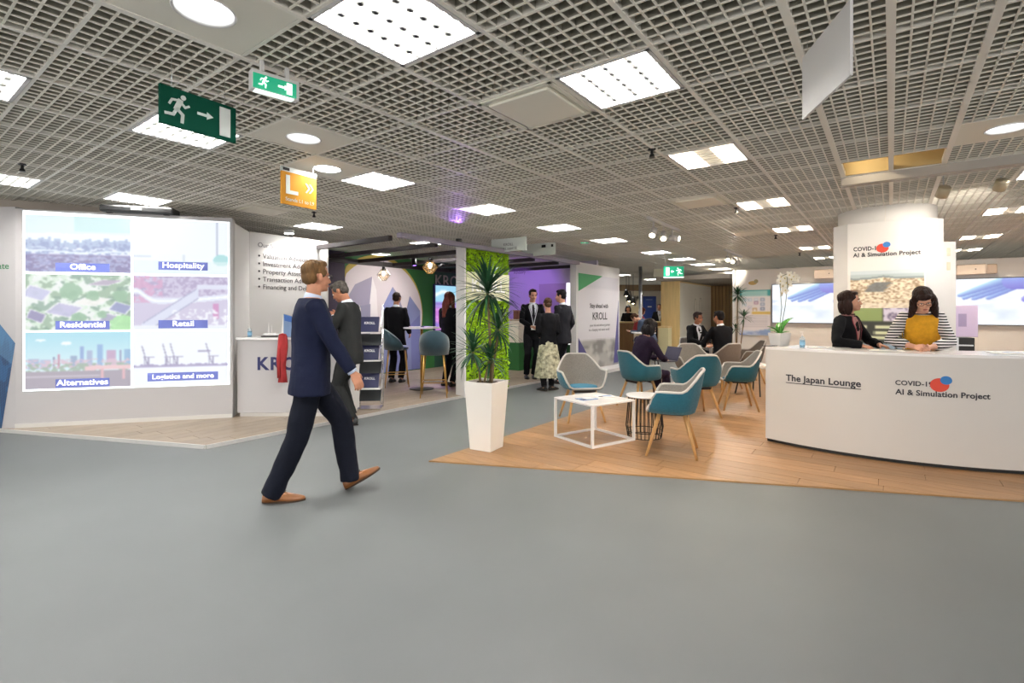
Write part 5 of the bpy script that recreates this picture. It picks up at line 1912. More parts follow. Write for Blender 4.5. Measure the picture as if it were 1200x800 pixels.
# brochure rack
t = thing('brochure_rack', 'zigzag chrome brochure rack with navy leaflets behind the dark suited man', 'rack', (-2.05, 7.33, PLAT), 0.08)
RW = 0.165
for s in (-1, 1):
    zz = [(s * RW, -0.10, 0.0), (s * RW, -0.10, 0.02)]
    pts = []
    for k in range(4):
        z0 = 0.06 + k * 0.36
        pts += [(s * RW, 0.10, z0), (s * RW, -0.10, z0 + 0.02), (s * RW, 0.10, z0 + 0.36)]
    obj('side_rail', MB().tube([(s * RW, 0.11, 0.0), (s * RW, 0.11, 1.46)], 0.009, 8), 'chrome', t)
    obj('front_rail', MB().tube(pts, 0.007, 6), 'chrome', t)
obj('base_frame', MB().bx(-RW, RW, -0.14, 0.13, 0, 0.02), 'chrome', t)
for k in range(3):
    z0 = 0.30 + k * 0.40
    tr = obj('tray', MB().bx(-RW, RW, -0.13, 0.06, z0 - 0.012, z0 + 0.006), 'white_gloss', t)
    for s in (-1, 1):
        o = MB().add([(s * RW, -0.10, z0), (s * RW, 0.06, z0), (s * RW, 0.10, z0 + 0.25)], [(0, 1, 2)])
        o.add([(s * RW - s * 0.004, -0.10, z0), (s * RW - s * 0.004, 0.06, z0), (s * RW - s * 0.004, 0.10, z0 + 0.25)], [(0, 1, 2)])
        obj('side_cheek', o, 'white_gloss', t)
    under = obj('back_board', MB().rings([[(-RW + 0.01, 0.09, z0 - 0.03), (RW - 0.01, 0.09, z0 - 0.03), (RW - 0.01, 0.10, z0 - 0.03), (-RW + 0.01, 0.10, z0 - 0.03)], [(-RW + 0.01, -0.03, z0 - 0.19), (RW - 0.01, -0.03, z0 - 0.19), (RW - 0.01, -0.02, z0 - 0.19), (-RW + 0.01, -0.02, z0 - 0.19)]]), mat('rack_shadow_board', '#2f3336', 0.4), t)  # dark tone puts the shade under each tray into the board's colour
    b = thing('brochures', ['navy brochures in the lowest tray of the zigzag rack', 'navy brochures in the middle tray of the zigzag rack', 'navy brochures in the top tray of the zigzag rack'][k], 'brochure', V((-2.05, 7.33, PLAT + z0 + 0.008)) + V((0.0, -0.07, 0)), 0.08)
    o = obj('stack', MB().bx(-0.13, 0.13, 0.0, 0.03, 0.0, 0.235), 'navy', b)
    o.rotation_euler = (-0.42, 0, 0)
    text('KROLL', o, (0.0, -0.002, 0.12), 0.05, 'text_white', align='CENTER', bold=0.001)
    obj('page_edge', MB().bx(-0.128, 0.128, 0.004, 0.026, 0.235, 0.238), 'paper', o)

# ---------------------------------------------------------------- planter with the cane plant
def cane_plant(name, label, loc, rz, stems, heads, pot, seed, cap=300):
    t = thing(name, label, 'plant', loc, rz)
    pot(t)
    rg = random.Random(seed)
    for path, r in stems:
        obj('cane', MB().tube(path, r, 9), 'stem', t, smooth=True)
    base_meshes = {}
    def leaf_mesh(L, w, droop):
        mb = MB()
        n = 7
        l, r, c = [], [], []
        for i in range(n + 1):
            s = i / n
            x = L * (s - 0.12 * droop * s * s)
            z = L * (-0.55 * droop * s * s)
            ww = w * (math.sin(PI * min(1, 0.12 + s * 0.88)) ** 0.7) * (1 if i < n else 0.05)
            l.append((x, ww, z + ww * 0.35))
            c.append((x, 0, z))
            r.append((x, -ww, z + ww * 0.35))
        vs = l + c + r
        m = n + 1
        fs = [(i, i + 1, m + i + 1, m + i) for i in range(n)] + [(m + i, m + i + 1, 2 * m + i + 1, 2 * m + i) for i in range(n)]
        return mb.add(vs, fs)
    for (c, R_, n, wd) in heads:
        key = round(R_, 2)
        vs = [obj('leaf', leaf_mesh(R_ * f, wd, dr), 'leaf', t, smooth=True) for f, dr in ((1.0, 0.5), (0.85, 0.3), (0.95, 0.9), (0.7, 0.15))]
        for k in range(n):
            if k < 4:
                o = vs[k]
            else:
                o = obj('leaf', vs[k % 4].data, None, t)
            f = k / n
            el = R(-32 + 105 * (1 - f) + rg.uniform(-14, 14)) if k % 4 != 3 else R(60 + 25 * rg.random())
            az = k * 2.39996 + rg.uniform(-0.25, 0.25)
            o.matrix_basis = Matrix.Translation(V(c) + V((0, 0, (0.10 - 0.20 * f) * R_))) @ Matrix.Rotation(az, 4, 'Z') @ Matrix.Rotation(-el, 4, 'Y')
    return t


def planter_pot(t):
    b, tp, h = 0.125, 0.168, 0.70
    sq = lambda a, z: [(-a, -a, z), (a, -a, z), (a, a, z), (-a, a, z)]
    mb = MB().rings([sq(b, 0), sq(tp, h), sq(tp - 0.016, h), sq(tp - 0.022, h - 0.06)], cap=False)
    mb.f.append((3, 2, 1, 0))
    obj('pot', mb, 'planter', t, bevel=0.004)
    g = MB()
    n = 10
    a = tp - 0.02
    rg = random.Random(4)
    vs = [(-a + 2 * a * i / n, -a + 2 * a * j / n, h - 0.045 + 0.02 * rg.random() + 0.02 * (1 - ((i - n / 2) ** 2 + (j - n / 2) ** 2) / (n * n / 2))) for j in range(n + 1) for i in range(n + 1)]
    g.add(vs, [(j * (n + 1) + i, j * (n + 1) + i + 1, (j + 1) * (n + 1) + i + 1, (j + 1) * (n + 1) + i) for j in range(n) for i in range(n)])
    obj('soil', g, 'soil', t, smooth=True)


PL = V((-0.265, 5.27, 0.012))
PR = R(-29)


def plant_pt(px, py, dy=0.0):
    p = atY(px, py, PL.y + dy) - PL
    return Matrix.Rotation(-PR, 3, 'Z') @ p


h1, h2, h3, h4 = plant_pt(571.5, 343), plant_pt(584, 386, 0.06), plant_pt(554, 412, -0.05), plant_pt(574, 422, 0.0)
cane_plant('potted_cane_plant', 'tall cane plant with spiky leaf tufts in a tapered white planter', PL, PR,
           [([(0.02, 0.05, 0.66), (0.03, 0.04, 0.9), h1], [0.016, 0.014, 0.013]), ([(0.06, 0.0, 0.66), (0.075, 0.01, 0.85), h2], [0.014, 0.012, 0.011]), ([(-0.05, -0.04, 0.66), (-0.07, -0.03, 0.8), h3], [0.014, 0.012, 0.011]), ([(0.0, -0.06, 0.66), h4], [0.013, 0.011])],
           [(h1, 0.45, 112, 0.0135), (h2, 0.32, 70, 0.012), (h3, 0.31, 66, 0.012), (h4, 0.28, 50, 0.012)], planter_pot, 5)


def round_pot(t):
    obj('pot', MB().lathe([(0.0, 0.0), (0.16, 0.0), (0.21, 0.42), (0.20, 0.43), (0.19, 0.38)], 24), 'planter', t, smooth=True)
    obj('soil', MB().lathe([(0.0, 0.385), (0.19, 0.38)], 20), 'soil', t)


PL2 = V((5.55, 12.45, 0.012))
b1 = atY(864.5, 346, 12.45) - PL2
b2 = atY(872, 372, 12.45) - PL2
b3 = atY(862, 385, 12.4) - PL2
cane_plant('potted_cane_plant', 'slim cane plant standing before the slat wall and poster', PL2, 0.0,
           [([(-0.03, 0, 0.38), b1], 0.013), ([(0.05, 0.02, 0.38), b2], 0.012), ([(-0.05, -0.02, 0.38), b3], 0.012)],
           [(b1, 0.33, 46, 0.016), (b2, 0.30, 34, 0.014), (b3, 0.20, 22, 0.014)], round_pot, 9)

# ---------------------------------------------------------------- things on the counters
def sanitiser(label, loc, s=1.0, rz=0):
    t = thing('sanitiser_bottle', label, 'bottle', loc, rz)
    obj('gel', MB().lathe([(0.0, 0.0), (0.030 * s, 0.0), (0.031 * s, 0.01 * s), (0.031 * s, 0.10 * s), (0.0, 0.10 * s)], 16), 'glass_blue', t, smooth=True)
    obj('bottle', MB().lathe([(0.0, -0.001), (0.033 * s, 0.0), (0.034 * s, 0.12 * s), (0.028 * s, 0.135 * s), (0.012 * s, 0.145 * s), (0.012 * s, 0.16 * s)], 16), mat('bottle_clear', '#d9ecf6', 0.1, alpha=0.25), t, smooth=True)
    obj('pump', MB().lathe([(0.013 * s, 0.155 * s), (0.013 * s, 0.17 * s), (0.004 * s, 0.172 * s), (0.004 * s, 0.20 * s), (0.010 * s, 0.202 * s), (0.010 * s, 0.212 * s), (0, 0.213 * s)], 12).box((-0.015 * s, 0, 0.207 * s), (0.035 * s, 0.008 * s, 0.008 * s)), 'white_gloss', t)
    obj('label_band', MB().lathe([(0.0345 * s, 0.03 * s), (0.0345 * s, 0.08 * s)], 16), mat('bottle_label', '#8fc1e2', 0.4), t)
    return t


DT = 0.012 + DH + 0.001
sanitiser('blue hand gel pump bottle on the reception desk beside the orchid', (3.145, 5.49, DT), 0.80)
sanitiser('blue hand gel pump bottle at the left end of the lettered counter', (-3.56, 6.88, PLAT + 1.052), 0.82)

t = thing('orchid', 'white flowering orchid in a square white pot on the reception desk', 'plant', (3.04, 5.76, DT), 0.4)
sq = lambda a, z: [(-a, -a, z), (a, -a, z), (a, a, z), (-a, a, z)]
mb = MB().rings([sq(0.065, 0), sq(0.085, 0.145), sq(0.078, 0.145), sq(0.074, 0.12)], cap=False)
mb.f.append((3, 2, 1, 0))
obj('pot', mb, 'white', t, bevel=0.004)
obj('moss_top', MB().ell((0, 0, 0.118), (0.07, 0.07, 0.02)), 'stem', t, smooth=True)


def orchid_leaf(az, L, w, lift):
    mb = MB()
    n = 8
    rows = [[], [], []]
    for i in range(n + 1):
        s = i / n
        x, z = L * s * math.cos(lift * (1 - 0.4 * s)), L * s * math.sin(lift * (1 - 0.4 * s))
        ww = w * math.sin(PI * (0.06 + 0.92 * s)) ** 0.6
        rows[0].append((x, ww, z + 0.25 * ww))
        rows[1].append((x, 0, z))
        rows[2].append((x, -ww, z + 0.25 * ww))
    vs = rows[0] + rows[1] + rows[2]
    m = n + 1
    mb.add(vs, [(i, i + 1, m + i + 1, m + i) for i in range(n)] + [(m + i, m + i + 1, 2 * m + i + 1, 2 * m + i) for i in range(n)])
    o = obj('leaf', mb, 'leaf_orchid', t, smooth=True, loc=(0, 0, 0.125), rz=az)
    sm = o.modifiers.new('thick', 'SOLIDIFY')
    sm.thickness = 0.003


orchid_leaf(0.1 - 0.4, 0.25, 0.052, 1.42)
orchid_leaf(0.6, 0.20, 0.045, 1.2)
orchid_leaf(PI - 0.5, 0.16, 0.04, 1.0)
orchid_leaf(PI - 1.4, 0.15, 0.03, 0.6)
orchid_leaf(-1.4, 0.12, 0.03, 0.55)
Mi = Matrix.Rotation(-0.4, 3, 'Z')
OP = V((3.04, 5.76, DT))
ow = lambda px, py, dy=0.0: Mi @ (atY(px, py, 5.76 + dy) - OP)
st1 = [V((-0.01, 0, 0.12)), ow(916, 360), ow(914, 335), ow(915, 324), ow(922, 321)]
st2 = [V((0.015, 0.01, 0.12)), ow(920, 360), ow(923, 335), ow(922, 322), ow(928, 320)]
for s in (st1, st2):
    obj('flower_stem', MB().tube(s, 0.0035, 7), 'stem_green', t, smooth=True)
fl = MB()
for k in range(5):
    a = 2 * PI * k / 5 + 0.3
    w = 0.019 if k % 2 else 0.024
    c = V((math.cos(a) * 0.024, 0, math.sin(a) * 0.024))
    q = Matrix.Translation(c) @ Matrix.Rotation(-a, 4, 'Y')
    fl.ell((0, 0, 0), (0.024, 0.004, w * 0.75), q, 8, 6)
lipm = MB().ell((0, -0.006, -0.004), (0.008, 0.008, 0.010), n=8, m=6)
f0 = None
rg = random.Random(3)
for k, (px, py) in enumerate(((914, 329), (919, 326), (925, 322), (930, 323.5), (921, 331), (917, 335), (920, 340), (927, 327), (916, 343), (924, 333), (933, 326), (915, 324))):
    if f0 is None:
        f0 = obj('flower', fl, 'petal', t, smooth=True)
        l0 = obj('flower_lip', lipm, mat('orchid_lip', '#d9c78f', 0.5), f0)
        o = f0
    else:
        o = obj('flower', f0.data, None, t)
        obj('flower_lip', l0.data, None, o)
    o.location = ow(px, py, rg.uniform(-0.05, 0.05))
    o.rotation_euler = (rg.uniform(-0.3, 0.3), rg.uniform(-0.6, 0.6), -0.4 + rg.uniform(-0.7, 0.7))

for k, (x, y, rz, w, d_, m, lab) in enumerate(((3.02, 5.30, 0.6, 0.14, 0.1, 'black', 'dark card holder lying on the desk left of the orchid'), (3.30, 5.42, 0.3, 0.21, 0.15, 'paper', 'white sheet lying on the desk behind the gel bottle'),
                                                (3.70, 5.02, -0.5, 0.28, 0.20, 'paper', 'white sheet on the desk between the two women'), (4.62, 4.68, -0.15, 0.30, 0.2, 'paper', 'grey edged sheet at the right end of the desk'))):
    if k == 0:
        x, y = 2.90, 5.70
    q = thing('paper_sheet' if m == 'paper' else 'card_holder', lab, 'paper' if m == 'paper' else 'holder', (x, y, DT), rz)
    obj('sheet', MB().box((0, 0, 0.003), (w, d_, 0.006)), m, q)
    obj('print_block', MB().box((0.02, 0.02, 0.0064), (w * 0.5, d_ * 0.4, 0.0006)), 'paper_blue' if m == 'paper' else 'steel', q)

# white model boat and blue brochure holder on the lettered counter
CT = PLAT + 1.052
t = thing('ship_model', 'small white architectural model with thin spires on the lettered counter', 'model', (-3.29, 6.92, CT), 0.1)
obj('base', MB().box((0, 0, 0.008), (0.22, 0.12, 0.016)), 'black', t)
obj('hull', MB().ell((0, 0, 0.03), (0.11, 0.05, 0.022), n=16, m=8), 'white_gloss', t, smooth=True)
for k, (x, y, h, r) in enumerate(((-0.03, 0.0, 0.20, 0.016), (0.005, 0.01, 0.165, 0.014), (0.05, 0, 0.07, 0.03), (-0.075, 0.01, 0.06, 0.02), (0.085, -0.01, 0.05, 0.016))):
    obj('tower', MB().lathe([(r, 0.03), (r * 0.7, h * 0.6), (0.001, h)], 10, Matrix.Translation((x, y, 0))), 'white_gloss', t)
t = thing('brochure_holder', 'slanted blue fronted brochure board standing on the lettered counter', 'holder', (-2.92, 6.96, CT), 0.25)
mb = MB().plate([(-0.20, 0.0), (0.22, 0.0), (0.22, 0.185), (-0.20, 0.315)], -0.006, 0.006)
obj('board', mb, mat('brochure_blue_grey', '#6d87ab', 0.4), t)
obj('blue_band', MB().plate([(-0.185, 0.22), (0.215, 0.12), (0.215, 0.18), (-0.195, 0.305)], -0.009, -0.006), mat('brochure_blue', '#2d5fa8', 0.4), t)
obj('white_spine', MB().plate([(-0.235, 0.0), (-0.20, 0.0), (-0.20, 0.315)], -0.006, 0.012), 'paper', t)
obj('foot', MB().box((0, 0.04, 0.004), (0.3, 0.09, 0.008)), 'clear', t)

# red coat hanging over the counter front
t = thing('red_coat', 'red coat hanging down the front of the lettered counter, behind the walking man', 'coat', (-3.02, 6.70, 0.62))
mb = MB()
rs = []
for k in range(9):
    z = 0.50 - 0.62 * k / 8
    w = 0.052 + 0.014 * math.sin(k * 0.9)
    rs.append([(-w * math.cos(2 * PI * q / 16) + 0.008 * math.sin(3 * q), -0.028 + 0.024 * math.sin(2 * PI * q / 16) * (1 + 0.4 * math.sin(q * 2.1 + k * 0.3)), z) for q in range(16)])
mb.rings(rs)
obj('body', mb, 'red_cloth', t, smooth=True)
obj('sleeve', MB().tube([(-0.03, -0.045, 0.46), (-0.045, -0.05, 0.2), (-0.04, -0.055, -0.06)], [0.02, 0.025, 0.02], 10, 0.6), 'red_cloth', t, smooth=True)
obj('collar', MB().tube([(-0.045, -0.02, 0.50), (0, -0.03, 0.51), (0.045, -0.02, 0.50)], [0.014, 0.018, 0.014], 10), 'red_cloth', t, smooth=True)

# ---------------------------------------------------------------- far end: bar with screens and posters
FY = 19.5
t = thing('far_wall', 'cream back wall behind the far wooden bar', 'wall', ((728 - 600) * FY / FPX, FY + 1.2, 0), 0.0)
obj('panel', MB().bx(-0.6, 3.2, 0, 0.1, 0, 2.55), 'cream', t)
obj('top_band', MB().bx(-0.6, 3.2, -0.04, 0, 2.30, 2.55), mat('far_band', '#8a7458', 0.6), t)


def pic_far(x, y):
    im = blank(x, '#f3ead0')
    im = paint(im, y < 0.45, '#ead8ae')
    im = paint(im, ((x - 0.62) / 0.20) ** 2 + ((y - 0.72) / 0.10) ** 2 < 1, '#4f463e', 0.8)
    im = paint(im, ((x - 0.62) / 0.10) ** 2 + ((y - 0.58) / 0.10) ** 2 < 1, '#a08a72')
    im = paint(im, ((x - 0.84) / 0.07) ** 2 + ((y - 0.78) / 0.05) ** 2 < 1, '#2b2624')
    im = paint(im, (np.abs(x - 0.36 + 0.5 * (y - 0.8)) < 0.06) & (y > 0.72), '#3a332c', 0.9)
    return im


Yp = FY + 1.15
pp_ = lambda px: (px - 600) * Yp / FPX
zz_ = lambda py: EYE + (HOR - py) * Yp / FPX
t = thing('far_poster', 'pale poster with dark drawing on the far cream wall', 'poster', (pp_(734), Yp, zz_(374)))
obj('board', MB().bx(0, pp_(750) - pp_(734), 0.0, 0.03, 0, zz_(341) - zz_(374)), 'white', t)
picture('poster_print', t, pp_(750) - pp_(734), zz_(341) - zz_(374), 24, 40, pic_far, 'print', (0, -0.003, 0))
Yp = FY + 1.0
t = thing('far_banner', 'dark blue banner with small white text behind the far bar', 'banner', (pp_(753.5), Yp, zz_(374)))
bw, bh = pp_(769) - pp_(753.5), zz_(347) - zz_(374)
obj('pole', MB().bx(bw / 2 - 0.02, bw / 2 + 0.02, 0.02, 0.05, -zz_(374), bh), 'steel', t)
obj('foot', MB().bx(bw / 2 - 0.3, bw / 2 + 0.3, -0.1, 0.15, -zz_(374), -zz_(374) + 0.02), 'steel', t)
obj('banner_cloth', MB().bx(0, bw, 0, 0.02, 0, bh), mat('banner_blue', '#2c4894', 0.5), t)
obj('text_line', MB().bx(bw * 0.35, bw * 0.65, -0.004, 0, bh * 0.52, bh * 0.57), 'text_white', t)
obj('text_line', MB().bx(bw * 0.22, bw * 0.7, -0.004, 0, bh * 0.84, bh * 0.865), mat('banner_pale', '#8fa3d6', 0.5), t)
t = thing('pole', 'thin pale pole standing before the far bar', 'pole', ((750.5 - 600) * 15 / FPX, 15.0, 0))
obj('shaft', MB().lathe([(0.05, 0.02), (0.05, 2.78)], 14), 'steel', t, smooth=True)
obj('foot', MB().lathe([(0.0, 0.0), (0.16, 0.0), (0.16, 0.02), (0.05, 0.025)], 18), 'steel', t)
t = thing('wooden_bar', 'light wooden bar counter at the far end, left of the plywood stand', 'counter', ((764 - 600) * FY / FPX, FY - 0.8, 0))
obj('front_panel', MB().bx(0, 1.3, 0, 0.05, 0, 1.04), mat('bar_front', '#a97a3e', 0.5, var=0.15, scale=3, stretch=(5, 5, 0.5)), t)
obj('worktop', MB().bx(-0.05, 1.35, -0.06, 0.5, 1.04, 1.09), 'plywood', t)
t = thing('wooden_bar', 'light wooden bar counter at the far end, beside the poster wall edge', 'counter', ((728 - 600) * FY / FPX, FY - 1.2, 0))
obj('front_panel', MB().bx(-0.4, 0.75, 0, 0.05, 0, 1.04), mat('bar_front2', '#8a6238', 0.5, var=0.15, scale=3, stretch=(5, 5, 0.5)), t)
obj('worktop', MB().bx(-0.4, 0.8, -0.06, 0.5, 1.04, 1.09), 'plywood', t)
for k, (px, py) in enumerate(((737, 350), (734, 344), (742, 353))):
    p = atY(px, py, 18.2 + 0.2 * k)
    t = thing('bar_lamp', ['black drop lamp hanging low over the far bar', 'black drop lamp hanging high over the far bar, leftmost', 'black drop lamp over the far bar, rightmost'][k], 'lamp', p)
    obj('shade', MB().lathe([(0.02, 0.16), (0.06, 0.1), (0.11, -0.08), (0.10, -0.08), (0.03, 0.10)], 14), 'black', t, smooth=True)
    obj('cord', MB().tube([(0, 0, 0.16), (0, 0, ZC - p.z)], 0.008, 6), 'black', t)
    obj('bulb', MB().ell((0, 0, -0.05), (0.05, 0.05, 0.05), n=8, m=6), 'glow_warm', t)
t = thing('side_table', 'small pale high table before the far bar', 'table', ((759 - 600) * 12.6 / FPX, 12.6, 0))
obj('tabletop', MB().bx(-0.35, 0.15, -0.2, 0.25, 0.90, 0.93), 'white_gloss', t)
obj('body', MB().bx(-0.30, 0.02, -0.15, 0.2, 0, 0.90), mat('table_cream', '#cfc29c', 0.5), t)

# ================================================================ PEOPLE
def ik(a, b, l1, l2, pole):
    a, b, pole = V(a), V(b), V(pole)
    d = b - a
    L = d.length
    u = d.normalized()
    if L > (l1 + l2) * 0.998:
        L = (l1 + l2) * 0.998
        b = a + u * L
    x = (l1 * l1 - l2 * l2 + L * L) / (2 * L)
    h = math.sqrt(max(0.0, l1 * l1 - x * x))
    p = pole - u * pole.dot(u)
    p = p.normalized() if p.length > 1e-6 else u.orthogonal().normalized()
    return a + u * x + p * h, b


BODY = [(-0.30, 0.10, 0.085, 0.0), (-0.22, 0.155, 0.115, -0.01), (-0.08, 0.165, 0.118, -0.01), (0.12, 0.142, 0.098, 0.0), (0.30, 0.138, 0.10, 0.0), (0.55, 0.155, 0.112, 0.0), (0.75, 0.165, 0.108, -0.005), (0.88, 0.165, 0.088, -0.012), (0.96, 0.11, 0.072, -0.012), (1.03, 0.062, 0.060, -0.005)]
JACKET = [(-0.32, 0.188, 0.138, -0.005), (-0.20, 0.188, 0.138, -0.005), (0.0, 0.180, 0.130, 0.0), (0.2, 0.166, 0.122, 0.002), (0.36, 0.166, 0.124, 0.003), (0.55, 0.182, 0.134, 0.002), (0.75, 0.196, 0.130, -0.003), (0.88, 0.196, 0.108, -0.010), (0.95, 0.158, 0.094, -0.012), (1.02, 0.092, 0.080, -0.014)]


class Figure:
    def __init__(f, label, loc, rz, H=1.78, pelvis=(0, 0, 0.95), lean=0.03, side=0.0, twist=0.0, head=(0, 0, 0), wrists=(None, None), poles=(None, None), ankles=None, foot=((0, 0), (0, 0)), knee=(None, None), width=1.0,
                 vox=0.010, curl=(0.5, 0.5), palm=(None, None), group=None, neck_fwd=0.0):
        f.s = H / 1.80
        f.w = width
        f.vox = vox
        f.root = thing('person', label, 'person', loc, rz, group)
        s = f.s
        f.P = V(pelvis) * s
        f.lean, f.side, f.twist = lean, side, twist
        # spine
        n = 20
        f.fr = []
        p = f.P.copy()
        Ls = 0.555 * s
        f.Ls = Ls
        for k in range(n + 1):
            t = k / n
            a = lean * (0.35 + 0.65 * min(1, t * 1.5))
            m = Matrix.Rotation(twist * t, 4, 'Z') @ Matrix.Rotation(-a, 4, 'X') @ Matrix.Rotation(side * t, 4, 'Y')
            f.fr.append(Matrix.Translation(p) @ m)
            p = p + (m.to_3x3() @ V((0, 0, 1))) * Ls / n
        sh = f.F(0.90)
        f.sho = [sh @ V((sx * 0.178 * s * width, -0.012 * s, 0)) for sx in (1, -1)]         # right, left
        nb = f.F(1.02) @ V((0, 0.0, 0))
        f.neck = nb
        yaw, pitch, roll = head
        hm = Matrix.Rotation(twist + yaw, 4, 'Z') @ Matrix.Rotation(-pitch, 4, 'X') @ Matrix.Rotation(roll, 4, 'Y')
        up = (f.fr[-1].to_3x3() @ V((0, 0.18 + neck_fwd, 1))).normalized()
        hc = nb + up * 0.085 * s + (hm.to_3x3() @ V((0, 0.012, 0.085))) * s
        f.HM = Matrix.Translation(hc) @ hm @ Matrix.Diagonal((s, s, s, 1))
        # arms
        f.arm = []
        for i, sx in enumerate((1, -1)):
            w = wrists[i]
            w = V(w) * s if w is not None else f.sho[i] + V((sx * 0.05, 0.06, -0.56)) * s
            pole = V(poles[i]) if poles[i] is not None else V((sx * 0.35, -1, -0.3))
            e, w2 = ik(f.sho[i], w, 0.305 * s, 0.265 * s, pole)
            f.arm.append((f.sho[i], e, w2))
        f.curl = curl
        f.palm = palm
        # legs
        f.leg = []
        if ankles is None:
            ankles = ((0.10, 0, 0.085), (-0.10, 0, 0.085))
        f.foot = foot
        for i, sx in enumerate((1, -1)):
            hip = f.fr[0] @ V((sx * 0.088 * s, 0, -0.045 * s))
            kp = V(knee[i]) if knee[i] is not None else V((sx * 0.08, 1, 0))
            k, a = ik(hip, V(ankles[i]) * s, 0.44 * s, 0.44 * s, kp)
            f.leg.append((hip, k, a))

    def F(f, t):
        n = len(f.fr) - 1
        if t <= 0:
            return f.fr[0] @ Matrix.Translation((0, 0, t * f.Ls))
        if t >= 1:
            return f.fr[-1] @ Matrix.Translation((0, 0, (t - 1) * f.Ls))
        x = t * n
        k = int(x)
        q = x - k
        a, b = f.fr[k], f.fr[min(n, k + 1)]
        return a.lerp(b, q)

    def ring(f, t, hw, hd, yo, n=28, pw=2.3):
        m = f.F(t)
        s = f.s
        out = []
        for k in range(n):
            a = 2 * PI * k / n
            c, d = math.cos(a), math.sin(a)
            r = (abs(c) ** pw + abs(d) ** pw) ** (-1 / pw)
            out.append(m @ V((hw * s * f.w * c * r, (hd * d * r + yo) * s, 0)))
        return out

    def sect(f, table, t):
        for a, b in zip(table[:-1], table[1:]):
            if a[0] <= t <= b[0]:
                q = (t - a[0]) / (b[0] - a[0])
                return [a[i] + (b[i] - a[i]) * q for i in (1, 2, 3)]
        return list(table[-1][1:]) if t > table[-1][0] else list(table[0][1:])

    def on_front(f, table, t, phi, off):
        hw, hd, yo = f.sect(table, t)
        pw = 2.3
        c, d = math.sin(phi), math.cos(phi)
        r = (abs(c) ** pw + abs(d) ** pw) ** (-1 / pw)
        return f.F(t) @ V(((hw * r + off) * f.s * f.w * c, ((hd * r + off) * d + yo) * f.s, 0))

    # ------------------------------------------------------------ anatomy
    def hand(f, mb, W, d, thumb, nrm, curl):
        s = f.s
        d, thumb, nrm = d.normalized(), thumb.normalized(), nrm.normalized()
        thumb = (thumb - d * thumb.dot(d)).normalized()
        nn = d.cross(thumb)
        if nn.dot(nrm) < 0:
            nn = -nn
        nrm = nn
        rs = []
        for q, w, t_ in ((-0.02, 0.026, 0.020), (0.012, 0.030, 0.018), (0.045, 0.040, 0.016), (0.078, 0.042, 0.014), (0.094, 0.036, 0.010)):
            c = W + d * q * s
            rs.append([c + thumb * w * s * math.cos(2 * PI * k / 12) + nrm * t_ * s * math.sin(2 * PI * k / 12) for k in range(12)])
        mb.rings(rs)
        for off, L, e in ((0.031, 0.070, 0.0), (0.0105, 0.078, 0.08), (-0.0105, 0.073, 0.16), (-0.031, 0.058, 0.26)):
            p = W + d * 0.082 * s + thumb * off * s
            spread = off * 3.2
            pts, rad = [p - d * 0.012 * s, p], [0.0095 * s, 0.0095 * s]
            a = 0.0
            for j, fr in enumerate((0.45, 0.30, 0.25)):
                a += curl * (0.9 + e) * (0.75 if j == 0 else 1.0)
                dr = (d + thumb * spread * 0.6).normalized() * math.cos(a) + nrm * math.sin(a)
                p = p + dr * L * fr * s
                pts.append(p)
                rad.append((0.0090 - 0.0009 * j) * s)
            mb.tube(pts, rad, 8)
        p = W + d * 0.022 * s + thumb * 0.028 * s
        pts = [p - thumb * 0.012 * s, p, p + (d * 0.75 + thumb * 0.75 + nrm * 0.25 * (1 + curl)).normalized() * 0.038 * s]
        pts.append(pts[-1] + (d * 1.0 + thumb * 0.25 + nrm * (0.3 + curl * 0.5)).normalized() * 0.030 * s)
        mb.tube(pts, [0.012 * s, 0.0125 * s, 0.0105 * s, 0.0080 * s], 8)

    def body(f, skin, bare_legs=False):
        s = f.s
        mb = MB()
        mb.rings([f.ring(*r) for r in BODY])
        H = f.HM
        up = H @ V((0, -0.02, -0.06))
        mb.tube([f.neck - (up - f.neck) * 0.5, f.neck, up], [0.064 * s, 0.056 * s, 0.054 * s], 14)
        e = lambda c, r: mb.ell(c, r, H, 16, 11)
        e((0, -0.014, 0.036), (0.077, 0.097, 0.086))
        e((0, 0.030, -0.026), (0.063, 0.062, 0.078))
        e((0, 0.043, -0.078), (0.046, 0.045, 0.038))
        e((0, 0.074, -0.096), (0.020, 0.018, 0.017))
        e((0.036, 0.060, -0.034), (0.026, 0.026, 0.028))
        e((-0.036, 0.060, -0.034), (0.026, 0.026, 0.028))
        e((0, 0.072, 0.022), (0.052, 0.018, 0.014))
        e((0, 0.084, -0.070), (0.023, 0.013, 0.010))
        mb.tube([H @ V((0, 0.082, 0.010)), H @ V((0, 0.100, -0.020)), H @ V((0, 0.108, -0.036)), H @ V((0, 0.086, -0.046))], [0.008 * s, 0.011 * s, 0.015 * s, 0.010 * s], 8)
        for sx in (1, -1):
            e((sx * 0.080, -0.010, -0.012), (0.009, 0.020, 0.032))
            e((sx * 0.015, 0.094, -0.042), (0.009, 0.011, 0.009))
        for i in range(2):
            a, b, c = f.arm[i]
            mb.tube([a + (b - a) * -0.06, a, a.lerp(b, 0.4), b, b.lerp(c, 0.3), c], [0.040 * s, 0.050 * s, 0.044 * s, 0.038 * s, 0.040 * s, 0.026 * s], 12)
            d = (c - b).normalized()
            th = f.palm[i][0] if f.palm[i] else V((0, 1, 0.15))
            nr = f.palm[i][1] if f.palm[i] else V((-1 if i == 0 else 1, 0, 0))
            dd = V(f.palm[i][2]) if f.palm[i] and len(f.palm[i]) > 2 else d
            f.hand(mb, c, dd.normalized(), V(th), V(nr), f.curl[i])
            h, k, an = f.leg[i]
